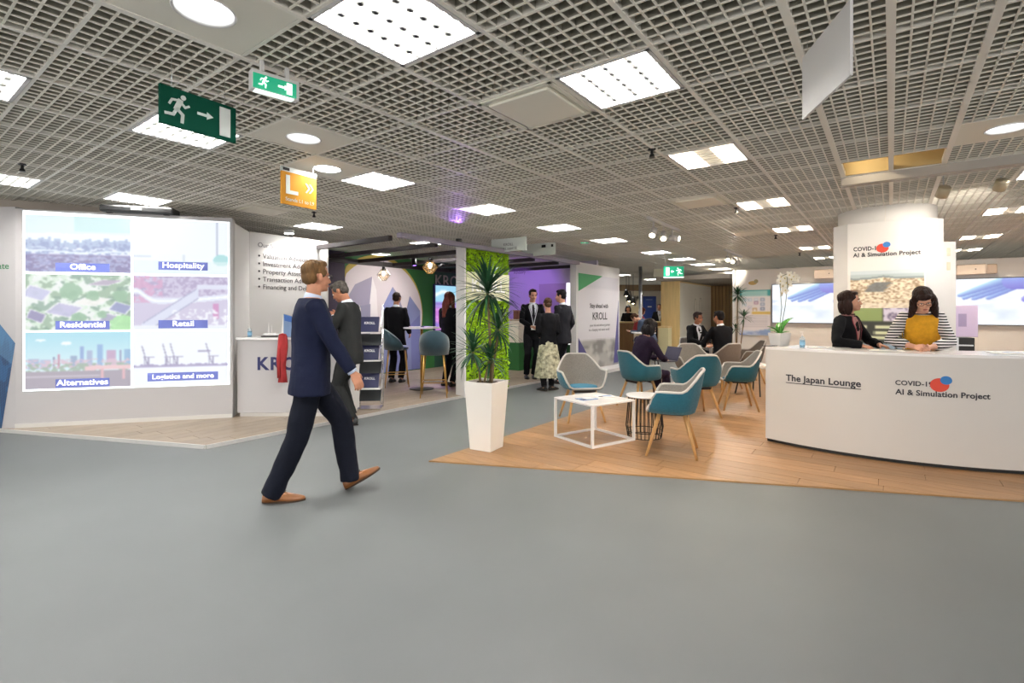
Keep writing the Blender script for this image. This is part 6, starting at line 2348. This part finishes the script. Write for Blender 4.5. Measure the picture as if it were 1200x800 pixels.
            mb.tube([h + V((0, 0, 0.03)) * s, h, h.lerp(k, 0.5), k, k.lerp(an, 0.3), an], [0.07 * s, 0.078 * s, 0.068 * s, 0.050 * s, 0.052 * s, 0.036 * s], 12)
            y, pch = f.foot[i]
            q = Matrix.Rotation(y, 3, 'Z') @ Matrix.Rotation(pch, 3, 'X')
            mb.tube([an + q @ V((0, -0.03, -0.03)) * s, an + q @ V((0, 0.05, -0.04)) * s, an + q @ V((0, 0.15, -0.055)) * s], [0.034 * s, 0.034 * s, 0.022 * s], 10)
        f.bd = organic('body', mb, skin, f.root, f.vox, 3, 0.4)
        for sx in (1, -1):
            o = obj('eye', MB().ell((sx * 0.031, 0.083, 0.000), (0.013, 0.008, 0.007), f.HM, 10, 7), 'sclera' if f.vox < 0.008 else 'eye', f.root, smooth=True)
            if f.vox < 0.008:
                obj('iris', MB().ell((sx * 0.031, 0.0885, 0.000), (0.006, 0.004, 0.006), f.HM, 8, 6), 'eye', o, smooth=True)
        if f.vox < 0.009:
            obj('lips', MB().ell((0, 0.0945, -0.067), (0.021, 0.006, 0.0045), f.HM, 12, 6).ell((0, 0.0935, -0.074), (0.017, 0.006, 0.005), f.HM, 12, 6), 'lip', f.root, smooth=True)

    def brows(f, m):
        for sx in (1, -1):
            p = [f.HM @ V((sx * x, y, z)) for x, y, z in ((0.014, 0.092, 0.020), (0.032, 0.090, 0.026), (0.050, 0.077, 0.020))]
            obj('eyebrow', MB().tube(p, [0.003 * f.s, 0.0042 * f.s, 0.0025 * f.s], 6), m, f.root, smooth=True)

    def glasses(f, m='black'):
        mb = MB()
        for sx in (1, -1):
            c = [(sx * 0.033 + 0.024 * math.cos(2 * PI * k / 14), 0.100, 0.0 + 0.017 * math.sin(2 * PI * k / 14)) for k in range(15)]
            mb.tube([f.HM @ V(p) for p in c], 0.0022 * f.s, 6)
            mb.tube([f.HM @ V((sx * 0.057, 0.100, 0.004)), f.HM @ V((sx * 0.078, 0.06, 0.006)), f.HM @ V((sx * 0.084, -0.015, 0.004))], 0.0022 * f.s, 6)
        mb.tube([f.HM @ V((-0.010, 0.104, 0.003)), f.HM @ V((0.010, 0.104, 0.003))], 0.0022 * f.s, 6)
        obj('glasses', mb, m, f.root)

    def hair(f, m, style='short'):
        mb = MB()
        H = f.HM
        e = lambda c, r: mb.ell(c, r, H, 18, 12)
        if style in ('short', 'crop'):
            g = 0.0 if style == 'short' else -0.003
            e((0, -0.027, 0.048), (0.083 + g, 0.098, 0.083 + g))
            e((0, -0.058, 0.0), (0.074 + g, 0.058, 0.072))
            e((0, 0.028, 0.098), (0.058, 0.052, 0.030))
            for sx in (1, -1):
                e((sx * 0.070, 0.012, 0.030), (0.014, 0.034, 0.040))
        elif style == 'bob':
            e((0, -0.034, 0.050), (0.097, 0.106, 0.094))
            e((0, -0.066, -0.055), (0.112, 0.074, 0.11))
            for sx in (1, -1):
                e((sx * 0.092, -0.024, -0.058), (0.030, 0.052, 0.105))
                e((sx * 0.076, 0.012, 0.045), (0.016, 0.042, 0.046))
            e((0.012, 0.042, 0.096), (0.056, 0.042, 0.026))
        else:
            e((0, -0.028, 0.048), (0.092, 0.106, 0.090))
            e((0, -0.065, -0.06), (0.098, 0.062, 0.13))
            B = f.fr[-1]
            drop = f.neck + (f.fr[-1].to_3x3() @ V((0, -0.115, -0.20))) * f.s
            mb.tube([H @ V((0, -0.06, 0.0)), H @ V((0, -0.085, -0.12)), drop], [0.085 * f.s, 0.095 * f.s, 0.06 * f.s], 14, 0.55, up=(1, 0, 0))
            for sx in (1, -1):
                fr_ = f.neck + (f.fr[-1].to_3x3() @ V((sx * 0.115, 0.045, -0.17 if style == 'long' else -0.10))) * f.s
                mb.tube([H @ V((sx * 0.06, 0.03, 0.07)), H @ V((sx * 0.084, 0.015, 0.0)), H @ V((sx * 0.090, 0.015, -0.10)), fr_], [0.030 * f.s, 0.036 * f.s, 0.040 * f.s, 0.018 * f.s], 10)
            if style == 'fringe':
                e((0, 0.058, 0.062), (0.066, 0.036, 0.036))
        me = organic('hair', mb, m, f.root, max(0.006, f.vox * 0.9), 3, 0.4)
        # uneven strands
        ruffle(me.data, lambda p: 0.0045 * nz3(p * np.array((70, 70, 18))))
        return me

    # ------------------------------------------------------------ clothes
    def folds(f, o, amp=0.006):
        k = 1.0 / f.s
        ruffle(o.data, lambda p: amp * (nz3(p * k * np.array((9, 9, 6.5)) + 3.1) + 0.6 * nz3(p * k * np.array((22, 22, 15)) + 11.7)))

    def sleeve(f, mb, i, r=(0.074, 0.064, 0.054, 0.047), end=0.96):
        a, b, c = f.arm[i]
        s = f.s
        inn = f.F(0.86) @ V(((0.10 if i == 0 else -0.10) * s * f.w, -0.01 * s, 0))
        mb.ell(a + V((0, 0, -0.012)) * s, (0.066 * s, 0.068 * s, 0.064 * s), None, 14, 9)
        mb.tube([inn, a, a.lerp(b, 0.5), b, b.lerp(c, 0.5), b.lerp(c, end)], [0.072 * s, r[0] * s * 0.96, r[1] * s, r[2] * s * 1.03, r[2] * s, r[3] * s], 16)

    def jacket(f, m, hem=-0.32, open_v=0.42, shirt='shirt', tie=None, lapel=True, top='jacket', cuffs=None, sleeve_end=0.96, slim=0.0, voxel=None, table=JACKET):
        s = f.s
        f.top_table = table
        mb = MB()
        rows = [r for r in table if r[0] > hem]
        hw, hd, yo = f.sect(table, hem)
        rows = [(hem, hw, hd, yo)] + rows
        mb.rings([f.ring(t, a - slim, b - slim, c) for t, a, b, c in rows])
        for i in range(2):
            f.sleeve(mb, i, end=sleeve_end)
        o = organic(top, mb, m, f.root, voxel or max(0.011, f.vox * 1.2), 8, 0.5)
        f.folds(o)
        if shirt:
            mbs = MB()
            n, k = 10, 6
            vs = []
            for a in range(n + 1):
                t = open_v + (1.005 - open_v) * a / n
                w = 0.04 + 0.44 * (a / n) ** 1.2
                for b in range(k + 1):
                    vs.append(f.on_front(table, t, -w + 2 * w * b / k, 0.004))
            mbs.add(vs, [(a * (k + 1) + b, a * (k + 1) + b + 1, (a + 1) * (k + 1) + b + 1, (a + 1) * (k + 1) + b) for a in range(n) for b in range(k)])
            obj('shirt_front', mbs, shirt, f.root, smooth=True)
            q = f.F(1.0)
            cm = MB()
            up = (f.HM @ V((0, -0.02, -0.06))) - f.neck
            rs = []
            for zf, rr in ((-0.022, 0.074), (0.004, 0.067), (0.030, 0.062), (0.031, 0.058), (0.0, 0.060)):
                c = f.neck + up.normalized() * zf * s + V((0, 0.0, 0))
                m3 = q.to_3x3()
                rs.append([c + m3 @ V((rr * s * math.cos(2 * PI * j / 20), rr * s * math.sin(2 * PI * j / 20) * 0.98, (0.0 - 0.012 * math.sin(2 * PI * j / 20)) * s)) for j in range(20)])
            cm.rings(rs, cap=False)
            obj('shirt_collar', cm, shirt, f.root, smooth=True)
        if lapel:
            for sx in (1, -1):
                vs = []
                n = 10
                for a in range(n + 1):
                    t = open_v + (1.0 - open_v) * a / n
                    w = 0.03 + 0.44 * (a / n) ** 1.2
                    lw = 0.10 + 0.30 * math.sin(PI * min(1, a / n * 0.95 + 0.08)) ** 0.8
                    vs.append(f.on_front(table, t, sx * (w - 0.03), 0.010))
                    vs.append(f.on_front(table, t, sx * (w + lw * 0.5), 0.014))
                    vs.append(f.on_front(table, t, sx * (w + lw), 0.006))
                fs = []
                for a in range(n):
                    for b in range(2):
                        q = (a * 3 + b, a * 3 + b + 1, a * 3 + b + 4, a * 3 + b + 3)
                        fs.append(q if sx > 0 else q[::-1])
                obj('lapel', MB().add(vs, fs), m, f.root, smooth=True)
        if tie:
            vs = []
            n = 8
            for a in range(n + 1):
                t = open_v - 0.02 + (1.0 - open_v) * a / n
                w = 0.16 - 0.07 * a / n
                vs += [f.on_front(table, t, -w, 0.012), f.on_front(table, t, 0, 0.020), f.on_front(table, t, w, 0.012)]
            obj('tie', MB().add(vs, [(a * 3 + b, a * 3 + b + 1, a * 3 + b + 4, a * 3 + b + 3) for a in range(n) for b in range(2)]), tie, f.root, smooth=True)
        if cuffs:
            for i in range(2):
                a, b, c = f.arm[i]
                obj('shirt_cuff', MB().tube([b.lerp(c, sleeve_end - 0.05), b.lerp(c, sleeve_end + 0.07)], [0.036 * s, 0.036 * s], 14), cuffs, f.root, smooth=True)
        return o

    def lanyard(f, m, lo=0.30, badge=True):
        vs = []
        tb = f.top_table
        mb = MB()
        for sx in (1, -1):
            vs = []
            n = 12
            for a in range(n + 1):
                t = lo + (1.0 - lo) * a / n
                ph = sx * (0.03 + 0.46 * (a / n) ** 1.2)
                vs += [f.on_front(tb, t, ph - 0.035, 0.018), f.on_front(tb, t, ph + 0.035, 0.018)]
            mb.add(vs, [(a * 2, a * 2 + 1, a * 2 + 3, a * 2 + 2) for a in range(n)])
        o = obj('lanyard', mb, m, f.root, smooth=True)
        if badge:
            p = [f.on_front(tb, lo - dz, x, 0.022) for dz, x in ((0.16, -0.26), (0.16, 0.26), (0.0, 0.26), (0.0, -0.26))]
            obj('badge', MB().add(p, [(0, 1, 2, 3)]), 'paper', o)

    def trousers(f, m, voxel=None, end=1.0, wide=1.0):
        s = f.s
        mb = MB()
        mb.rings([f.ring(t, a, b, c) for t, a, b, c in ((-0.20, 0.162, 0.118, -0.008), (-0.08, 0.176, 0.126, -0.008), (0.05, 0.168, 0.118, -0.004), (0.16, 0.152, 0.108, 0))])
        for i in range(2):
            h, k, a = f.leg[i]
            e = k.lerp(a, end)
            hh = h + (f.fr[0].to_3x3() @ V((0, 0, 0.06))) * s
            mb.tube([hh, h, h.lerp(k, 0.35), h.lerp(k, 0.75), k, k.lerp(e, 0.35), k.lerp(e, 0.75), e], [0.085 * s, 0.097 * s, (0.080 + 0.014 * wide) * s, 0.076 * s * wide, 0.070 * s * wide, 0.068 * s * wide, 0.062 * s * wide, 0.061 * s * wide], 18)
        o = organic('trousers', mb, m, f.root, voxel or max(0.011, f.vox * 1.2), 4, 0.5)
        f.folds(o, 0.007)
        return o

    def shoes(f, m, heel=0.0, boot=0.0):
        s = f.s
        for i in range(2):
            an = f.leg[i][2]
            y, pch = f.foot[i]
            q = Matrix.Translation(an) @ Matrix.Rotation(y, 4, 'Z') @ Matrix.Rotation(pch, 4, 'X') @ Matrix.Diagonal((s, s, s, 1)) @ Matrix.Translation((0, 0, -0.085))
            rs = []
            for yy, hw, hh in ((-0.078, 0.020, 0.052), (-0.070, 0.032, 0.074), (-0.045, 0.040, 0.092), (-0.01, 0.041, 0.102), (0.03, 0.041, 0.098), (0.07, 0.044, 0.078), (0.11, 0.050, 0.062), (0.155, 0.049, 0.051), (0.19, 0.038, 0.042), (0.215, 0.022, 0.034), (0.224, 0.008, 0.026)):
                ring = []
                for k in range(16):
                    a = 2 * PI * k / 16
                    z = math.sin(a)
                    ring.append(q @ V((hw * math.cos(a) * (1.0 if z < 0 else (1 - 0.25 * z)), yy, 0.014 + (hh - 0.014) * (max(z, 0)))))
                rs.append(ring)
            so = obj('shoe', MB().rings(rs), m, f.root, smooth=True)
            if boot:
                a, b = f.leg[i][2], f.leg[i][1]
                obj('boot_shaft', MB().tube([a - (b - a) * 0.05, a.lerp(b, boot)], [0.052 * s, 0.060 * s], 14), m, so, smooth=True)
            sl = []
            for z0 in (0.0, 0.016):
                pts = []
                for k in range(24):
                    a = 2 * PI * k / 24
                    yy = 0.073 + 0.155 * math.sin(a)
                    hw = 0.043 + 0.009 * math.sin((yy - 0.02) * 9)
                    pts.append(q @ V((hw * math.cos(a) * (1 if abs(math.cos(a)) > 0 else 1), yy, z0)))
                sl.append(pts)
            obj('sole', MB().rings(sl), 'sole', so)
            if m == 'leather_tan':
                for k in range(4):
                    yy = 0.035 + 0.016 * k
                    hz = 0.099 - 0.005 * k - 0.10 * max(0, yy - 0.05)
                    obj('lace', MB().tube([q @ V((-0.018, yy, hz - 0.006)), q @ V((0, yy + 0.004, hz)), q @ V((0.018, yy, hz - 0.006))], 0.003 * s, 6), 'sole', so)


M['sclera'] = mat('eye_white', '#e9e4dd', 0.3)

# ---- 1 the walking man
f = Figure('man walking in navy suit and tan brogues, foreground left of the white planter', (-1.555, 3.93, 0), R(-68), H=1.80, pelvis=(0, -0.005, 0.965), lean=0.04, twist=0.10, head=(0.35, 0.02, 0), neck_fwd=-0.05,
           wrists=((0.245, 0.295, 0.955), (-0.24, -0.06, 0.87)), poles=((0.4, -1, -0.3), (-0.3, -1, -0.2)), ankles=((0.035, -0.265, 0.085), (-0.04, 0.285, 0.112)), foot=((-0.18, 0.0), (-0.12, 0.50)), vox=0.0055, width=1.10, curl=(0.36, 0.4),
           palm=((V((-0.5, 0.8, 0.3)), V((-0.7, -0.7, 0)), V((0.05, 0.45, -0.9))), None))
f.body('skin')
f.hair('hair_blond', 'short')
f.glasses('black')
f.jacket('suit_navy', hem=-0.31, slim=-0.014, open_v=0.40, shirt='shirt_blue', cuffs='shirt_blue', sleeve_end=0.93, voxel=0.009)
f.trousers('trouser_navy', voxel=0.009, end=1.085, wide=1.22)
f.shoes('leather_tan')
# vent, pocket flap and centre seam of the jacket
for ph, t0, t1, nm in ((2.35, -0.33, 0.10, 'vent'), (PI, -0.1, 0.92, 'centre_seam')):
    pts = [f.on_front(JACKET, t0 + (t1 - t0) * k / 8, ph, -0.0005) for k in range(9)]
    obj(nm, MB().tube(pts, 0.0022, 6), 'trouser_navy', f.root)
pts = [f.on_front(JACKET, -0.06 + 0.02 * k / 4, 0.95 + 0.45 * k / 4, 0.002) for k in range(5)]
pt2 = [f.on_front(JACKET, -0.14 + 0.02 * k / 4, 0.95 + 0.45 * k / 4, 0.003) for k in range(5)]
obj('pocket_flap', MB().add(pts + pt2, [(k, k + 1, k + 6, k + 5) for k in range(4)]), 'suit_navy', f.root)

# ---- 2 dark suited man at the counter
f = Figure('grey haired man in charcoal suit looking down, standing behind the walking man', (-2.07, 6.50, 0), R(84), H=1.84, lean=0.10, head=(0.0, 0.55, 0), neck_fwd=0.30, wrists=((0.05, 0.20, 1.36), (-0.05, 0.20, 1.33)), poles=((1, -0.3, -1), (-1, -0.3, -1)),
           ankles=((0.11, 0.03, 0.085), (-0.11, -0.06, 0.085)), foot=((-0.15, 0), (0.2, 0)), vox=0.0075, curl=(0.8, 0.8), palm=((V((-0.2, 0.2, 1)), V((-1, 0, 0)), V((-0.6, 0.8, 0.1))), (V((0.2, 0.2, 1)), V((1, 0, 0)), V((0.7, 0.7, 0.1)))))
f.body('skin_tan')
f.hair('hair_grey', 'short')
f.jacket('suit_grey', hem=-0.36, shirt='shirt', cuffs='shirt')
f.trousers('suit_grey', wide=1.12)
f.shoes('leather_black')
f.lanyard('shirt_blue', lo=0.25)

# ---- 3 man in black, back turned, by the rack
f = Figure('man in black suit with his back to us, standing behind the brochure rack', (-2.30, 10.05, PLAT), R(-8), H=1.78, head=(0.1, 0.1, 0), vox=0.012, wrists=((0.22, 0.18, 0.98), (-0.22, 0.18, 0.98)))
f.body('skin')
f.hair('hair_dark', 'crop')
f.jacket('suit_black')
f.trousers('suit_black', wide=1.05)
f.shoes('leather_black')

# ---- 4 long haired woman
f = Figure('woman with long auburn hair in black coat beside the mossy green wall', (-1.20, 9.55, PLAT), R(-35), H=1.76, head=(-0.3, 0.1, 0), vox=0.012, wrists=((0.12, 0.26, 1.05), (-0.12, 0.26, 1.05)), width=0.9)
f.body('skin_pale')
f.hair('hair_red', 'long')
f.jacket('suit_black', hem=-0.62, table=[(-0.64, 0.20, 0.15, -0.005)] + JACKET)
f.trousers('suit_black')
f.shoes('leather_black')

# ---- 5, 6, 7 group of three
f = Figure('tall man in black suit and tie facing us, in the group of three', (0.43, 10.75, PLAT), R(188), H=1.87, head=(0.15, 0.18, 0), vox=0.010, wrists=((0.06, 0.25, 1.05), (-0.05, 0.26, 1.07)), poles=((1, -0.4, -0.6), (-1, -0.4, -0.6)), ankles=((0.13, 0.03, 0.085), (-0.02, 0.05, 0.085)))
f.body('skin_pale')
f.hair('hair_dark', 'crop')
f.brows('hair_dark')
f.jacket('suit_black', tie='suit_mid', open_v=0.35)
f.trousers('suit_black')
f.shoes('leather_black')
f.lanyard('shirt', lo=0.22)

f = Figure('woman in black top and patterned long skirt, back turned, in the group of three', (0.66, 9.25, 0), R(8), H=1.68, head=(0.0, 0.08, 0), vox=0.010, wrists=((0.14, 0.22, 1.06), (-0.14, 0.22, 1.06)), width=0.92, ankles=((0.07, 0.03, 0.085), (-0.09, -0.05, 0.085)), foot=((-0.9, 0), (0.5, 0)))
f.body('skin_pale')
f.hair('hair_light', 'short')
b = MB().ell((0, -0.10, -0.02), (0.042, 0.045, 0.042), f.HM, 12, 8)
obj('hair_knot', b, 'hair_light', f.root, smooth=True)
f.jacket('suit_black', hem=-0.06, shirt=None, lapel=False, top='pullover')
f.trousers('suit_black')
mb = MB()
s = f.s
rs = []
for k in range(12):
    z = 0.99 - 0.73 * k / 11
    w = 0.155 + 0.115 * (k / 11) ** 0.8
    rs.append([V((w * math.cos(2 * PI * q / 40) * (1 + 0.05 * math.sin(q * 2.0) * k / 11), w * 0.8 * math.sin(2 * PI * q / 40) * (1 + 0.05 * math.sin(q * 2.0) * k / 11), z)) * s for q in range(40)])
sk = mat('patterned_skirt_cloth', '#a9a58c', 0.85, var=0.75, scale=16)
obj('skirt', MB().rings(rs, cap=False), sk, f.root, smooth=True)
f.shoes('leather_black', boot=0.4)

f = Figure('dark haired man in grey suit seen from behind, right of the group of three', (1.02, 10.15, 0), R(48), H=1.87, head=(0.35, 0.1, 0), vox=0.010, wrists=((0.24, 0.12, 0.95), (-0.1, 0.26, 1.05)))
f.body('skin_pale')
f.hair('hair_black', 'short')
f.jacket('suit_mid')
f.trousers('suit_mid')
f.shoes('leather_black')

# ---- seated figures
SEAT = dict(pelvis=(0, -0.04, 0.575))


def seated(label, loc, rz, H=1.74, **k):
    kw = dict(pelvis=(0, -0.04, 0.59), ankles=((0.11, 0.42, 0.085), (-0.11, 0.40, 0.085)), knee=((0.1, 1, 0.8), (-0.1, 1, 0.8)), vox=0.010)
    kw.update(k)
    return Figure(label, loc, rz, H=H, **kw)


f = seated('woman with dark hair and plum clothes seated in a teal chair with laptop', (1.93, 7.56, LZ_), R(-68), H=1.66, lean=0.30, head=(0.1, 0.35, 0), neck_fwd=0.2, wrists=((0.10, 0.40, 0.76), (-0.10, 0.40, 0.76)), poles=((1, -0.6, -0.5), (-1, -0.6, -0.5)), width=0.95, curl=(0.3, 0.3), palm=((V((-1, 0, 0)), V((0, 0, -1))), (V((1, 0, 0)), V((0, 0, -1)))))
f.body('skin_pale')
f.hair('hair_black', 'bob')
f.jacket('plum', hem=-0.2, shirt=None, lapel=False, top='pullover')
f.trousers('plum', wide=1.1)
f.shoes('leather_black')
fw = Matrix.Rotation(R(-68), 3, 'Z')
t = thing('laptop', 'open dark laptop on the lap of the seated woman in plum', 'laptop', V((1.93, 7.56, LZ_)) + fw @ V((0, 0.42, 0.665)), R(-68))
obj('keyboard_deck', MB().box((0, 0, 0.008), (0.32, 0.22, 0.016)), mat('laptop_grey', '#4a4a52', 0.4), t, bevel=0.004)
o = obj('screen_lid', MB().box((0, 0.0, 0.11), (0.32, 0.012, 0.22)), mat('laptop_lid', '#3b3a52', 0.35), t, bevel=0.004)
o.location = (0, 0.112, 0.012)
o.rotation_euler = (-0.4, 0, 0)

f = seated('man in dark suit and white shirt seated facing us, before the slat wall', (4.00, 11.10, LZ_), R(180 + 22), H=1.78, lean=0.22, head=(0.25, 0.15, 0.1), wrists=((0.08, 0.36, 0.74), (-0.06, 0.38, 0.74)), poles=((1, -0.3, -0.6), (-1, -0.3, -0.6)))
f.body('skin_tan')
f.hair('hair_dark', 'short')
f.brows('hair_dark')
f.jacket('suit_black', hem=-0.2, open_v=0.3)
f.trousers('suit_black')
f.shoes('leather_black')
f = seated('man in dark suit seated with his back to us in a taupe chair', (3.93, 9.50, LZ_), R(18), H=1.80, lean=0.16, head=(0.1, 0.15, 0), wrists=((0.12, 0.36, 0.76), (-0.12, 0.36, 0.76)), poles=((1, -0.3, -0.6), (-1, -0.3, -0.6)), width=1.05)
f.body('skin_tan')
f.hair('hair_black', 'crop')
f.jacket('suit_black', hem=-0.2)
f.trousers('suit_black')
f.shoes('leather_black')

# ---- people at the far bar
f = Figure('far dark haired woman in black behind the wooden bar, left', ((737 - 600) * 18.6 / FPX, 18.75, 0), R(170), H=1.68, vox=0.016, lean=0.12, head=(0, 0.3, 0), wrists=((0.2, 0.30, 1.08), (-0.2, 0.30, 1.08)), width=0.95)
f.body('skin')
f.hair('hair_black', 'bob')
f.jacket('suit_black', shirt=None, lapel=False, top='pullover')
f.trousers('suit_black')
f.shoes('leather_black')
f = Figure('far man in dark jacket and pale shirt behind the wooden bar, right', ((773.5 - 600) * 19.3 / FPX, 19.45, 0), R(175), H=1.74, vox=0.016, head=(0.2, 0.05, 0), wrists=((0.2, 0.30, 1.10), (-0.2, 0.30, 1.10)))
f.body('skin_tan')
f.hair('hair_black', 'crop')
f.jacket('suit_black', open_v=0.0)
f.trousers('suit_black')
f.shoes('leather_black')
f = seated('person in slate blue coat perched by the small high table, back turned', ((763 - 600) * 13.4 / FPX, 13.4, 0), R(60), H=1.72, pelvis=(0, 0, 0.80), ankles=((0.1, 0.25, 0.30), (-0.1, 0.22, 0.30)), vox=0.014, lean=0.75, head=(0, 0.9, 0), neck_fwd=0.4, wrists=((0.1, 0.55, 0.95), (-0.1, 0.55, 0.95)))
f.body('skin_pale')
f.hair('hair_light', 'short')
slate = mat('slate_blue_coat_cloth', '#35435a', 0.85, var=0.1, scale=8)
f.jacket(slate, hem=-0.3, shirt=None, lapel=False, top='coat')
f.trousers('suit_black')
f.shoes('leather_black')
t = thing('bar_stool', 'dark bar stool under the person in slate blue coat', 'stool', ((763 - 600) * 13.4 / FPX, 13.4, 0))
obj('seat', MB().lathe([(0, 0.66), (0.18, 0.66), (0.18, 0.70), (0, 0.71)], 20), 'dark', t)
for k in range(4):
    a = PI / 4 + k * PI / 2
    obj('leg', MB().tube([(0.12 * math.cos(a), 0.12 * math.sin(a), 0.66), (0.22 * math.cos(a), 0.22 * math.sin(a), 0)], 0.014, 8), 'dark', t)
obj('footrest', MB().tube([(0.185 * math.cos(2 * PI * q / 20), 0.185 * math.sin(2 * PI * q / 20), 0.27) for q in range(21)], 0.009, 6), 'dark', t)
f = Figure('far person in red top standing before the wooden bar', ((746 - 600) * 16.6 / FPX, 16.6, 0), R(-80), H=1.60, vox=0.016, lean=0.35, head=(0, 0.4, 0), wrists=((0.15, 0.5, 1.0), (-0.15, 0.5, 1.0)), width=0.9)
f.body('skin_pale')
f.hair('hair_red', 'bob')
f.jacket('red_cloth', shirt=None, lapel=False, top='pullover', hem=-0.25)
f.trousers('suit_black')
f.shoes('leather_black')

# ---- the two women at the desk
f = Figure('woman with dark bob in black blazer behind the reception desk, looking right', (3.71, 5.66, 0.012), R(180 + 30), H=1.635, lean=0.10, head=(0.38, -0.08, 0.0), vox=0.0058, wrists=((0.20, 0.30, 1.165), (-0.15, 0.32, 1.165)), poles=((1, -0.5, -0.5), (-1, -0.5, -0.5)), width=0.92, curl=(0.75, 0.75),
           palm=((V((-1, 0.2, 0.1)), V((0, 0, -1)), V((-0.25, 1, -0.25))), (V((1, 0.2, 0.1)), V((0, 0, -1)), V((0.25, 1, -0.25)))))
f.body('skin_pale')
f.hair('hair_dark', 'bob')
f.brows('hair_dark')
f.jacket('suit_black', open_v=0.25, shirt=mat('rose_blouse_cloth', '#9c6d6a', 0.8, var=0.2, scale=20), voxel=0.009)
f.trousers('suit_black')
f.shoes('leather_black')
f.lanyard(mat('red_ribbon', '#8e3340', 0.7), lo=0.2)
obj('neck_scarf', MB().tube([f.neck + (f.fr[-1].to_3x3() @ V((0.066 * math.cos(2 * PI * k / 18), 0.064 * math.sin(2 * PI * k / 18), 0.028 - 0.012 * math.sin(2 * PI * k / 18)))) * f.s for k in range(19)], 0.008, 8), mat('scarf_brown', '#4a2a2a', 0.8), f.root, smooth=True)

f = Figure('woman with long brown hair in mustard vest and striped sleeves, leaning on the desk', (4.25, 5.28, 0.012), R(150), H=1.69, lean=0.27, head=(0.05, 0.55, 0.12), neck_fwd=0.2, vox=0.0058, wrists=((0.10, 0.36, 1.135), (-0.01, 0.40, 1.13)), poles=((1, -0.3, -0.4), (-1, -0.3, -0.4)), width=0.87, curl=(0.5, 0.7),
           palm=((V((-0.9, 0.3, 0.5)), V((0, 0.2, -1)), V((-0.6, 0.8, -0.1))), (V((0.6, 0.8, 0.5)), V((0, 0.2, -1)), V((0.8, 0.6, -0.1)))))
f.body('skin_pale')
f.hair('hair_dark', 'fringe')
f.glasses('black')


def stripes():
    m = bpy.data.materials.new('striped_knit')
    m.use_nodes = True
    nt = m.node_tree
    b = nt.nodes['Principled BSDF']
    b.inputs['Roughness'].default_value = 0.85
    tc = nt.nodes.new('ShaderNodeTexCoord')
    w = nt.nodes.new('ShaderNodeTexWave')
    w.wave_type = 'BANDS'
    w.bands_direction = 'Z'
    w.inputs['Scale'].default_value = 11.5
    w.inputs['Distortion'].default_value = 1.2
    w.inputs['Detail'].default_value = 1
    w.inputs['Detail Scale'].default_value = 0.6
    r = nt.nodes.new('ShaderNodeValToRGB')
    r.color_ramp.interpolation = 'CONSTANT'
    r.color_ramp.elements[0].color = (*lin('#17151a'), 1)
    r.color_ramp.elements[1].color = (*lin('#e8e4e4'), 1)
    r.color_ramp.elements[1].position = 0.5
    nt.links.new(tc.outputs['Object'], w.inputs['Vector'])
    nt.links.new(w.outputs['Fac'], r.inputs[0])
    nt.links.new(r.outputs[0], b.inputs['Base Color'])
    return m


f.jacket(stripes(), hem=-0.2, shirt=None, lapel=False, top='striped_jumper', voxel=0.009, sleeve_end=0.72)
# mustard vest: front and back over the jumper
mb = MB()
for sg in (1, -1):
    vs = []
    n, k = 12, 10
    for a in range(n + 1):
        t_ = -0.22 + (1.0 + 0.22) * a / n
        w = 1.15 if a < 7 else 1.15 - 0.06 * (a - 7)
        for b_ in range(k + 1):
            ph = -w + 2 * w * b_ / k
            vs.append(f.on_front(JACKET, t_, ph if sg > 0 else PI + ph, 0.013))
    mb.add(vs, [(a * (k + 1) + b_, a * (k + 1) + b_ + 1, (a + 1) * (k + 1) + b_ + 1, (a + 1) * (k + 1) + b_) for a in range(n) for b_ in range(k)])
o = obj('vest', mb, 'mustard', f.root, smooth=True, fix=False)
sd = o.modifiers.new('thick', 'SOLIDIFY')
sd.thickness = 0.006
sd.offset = 0
f.trousers('suit_black')
f.shoes('leather_black')
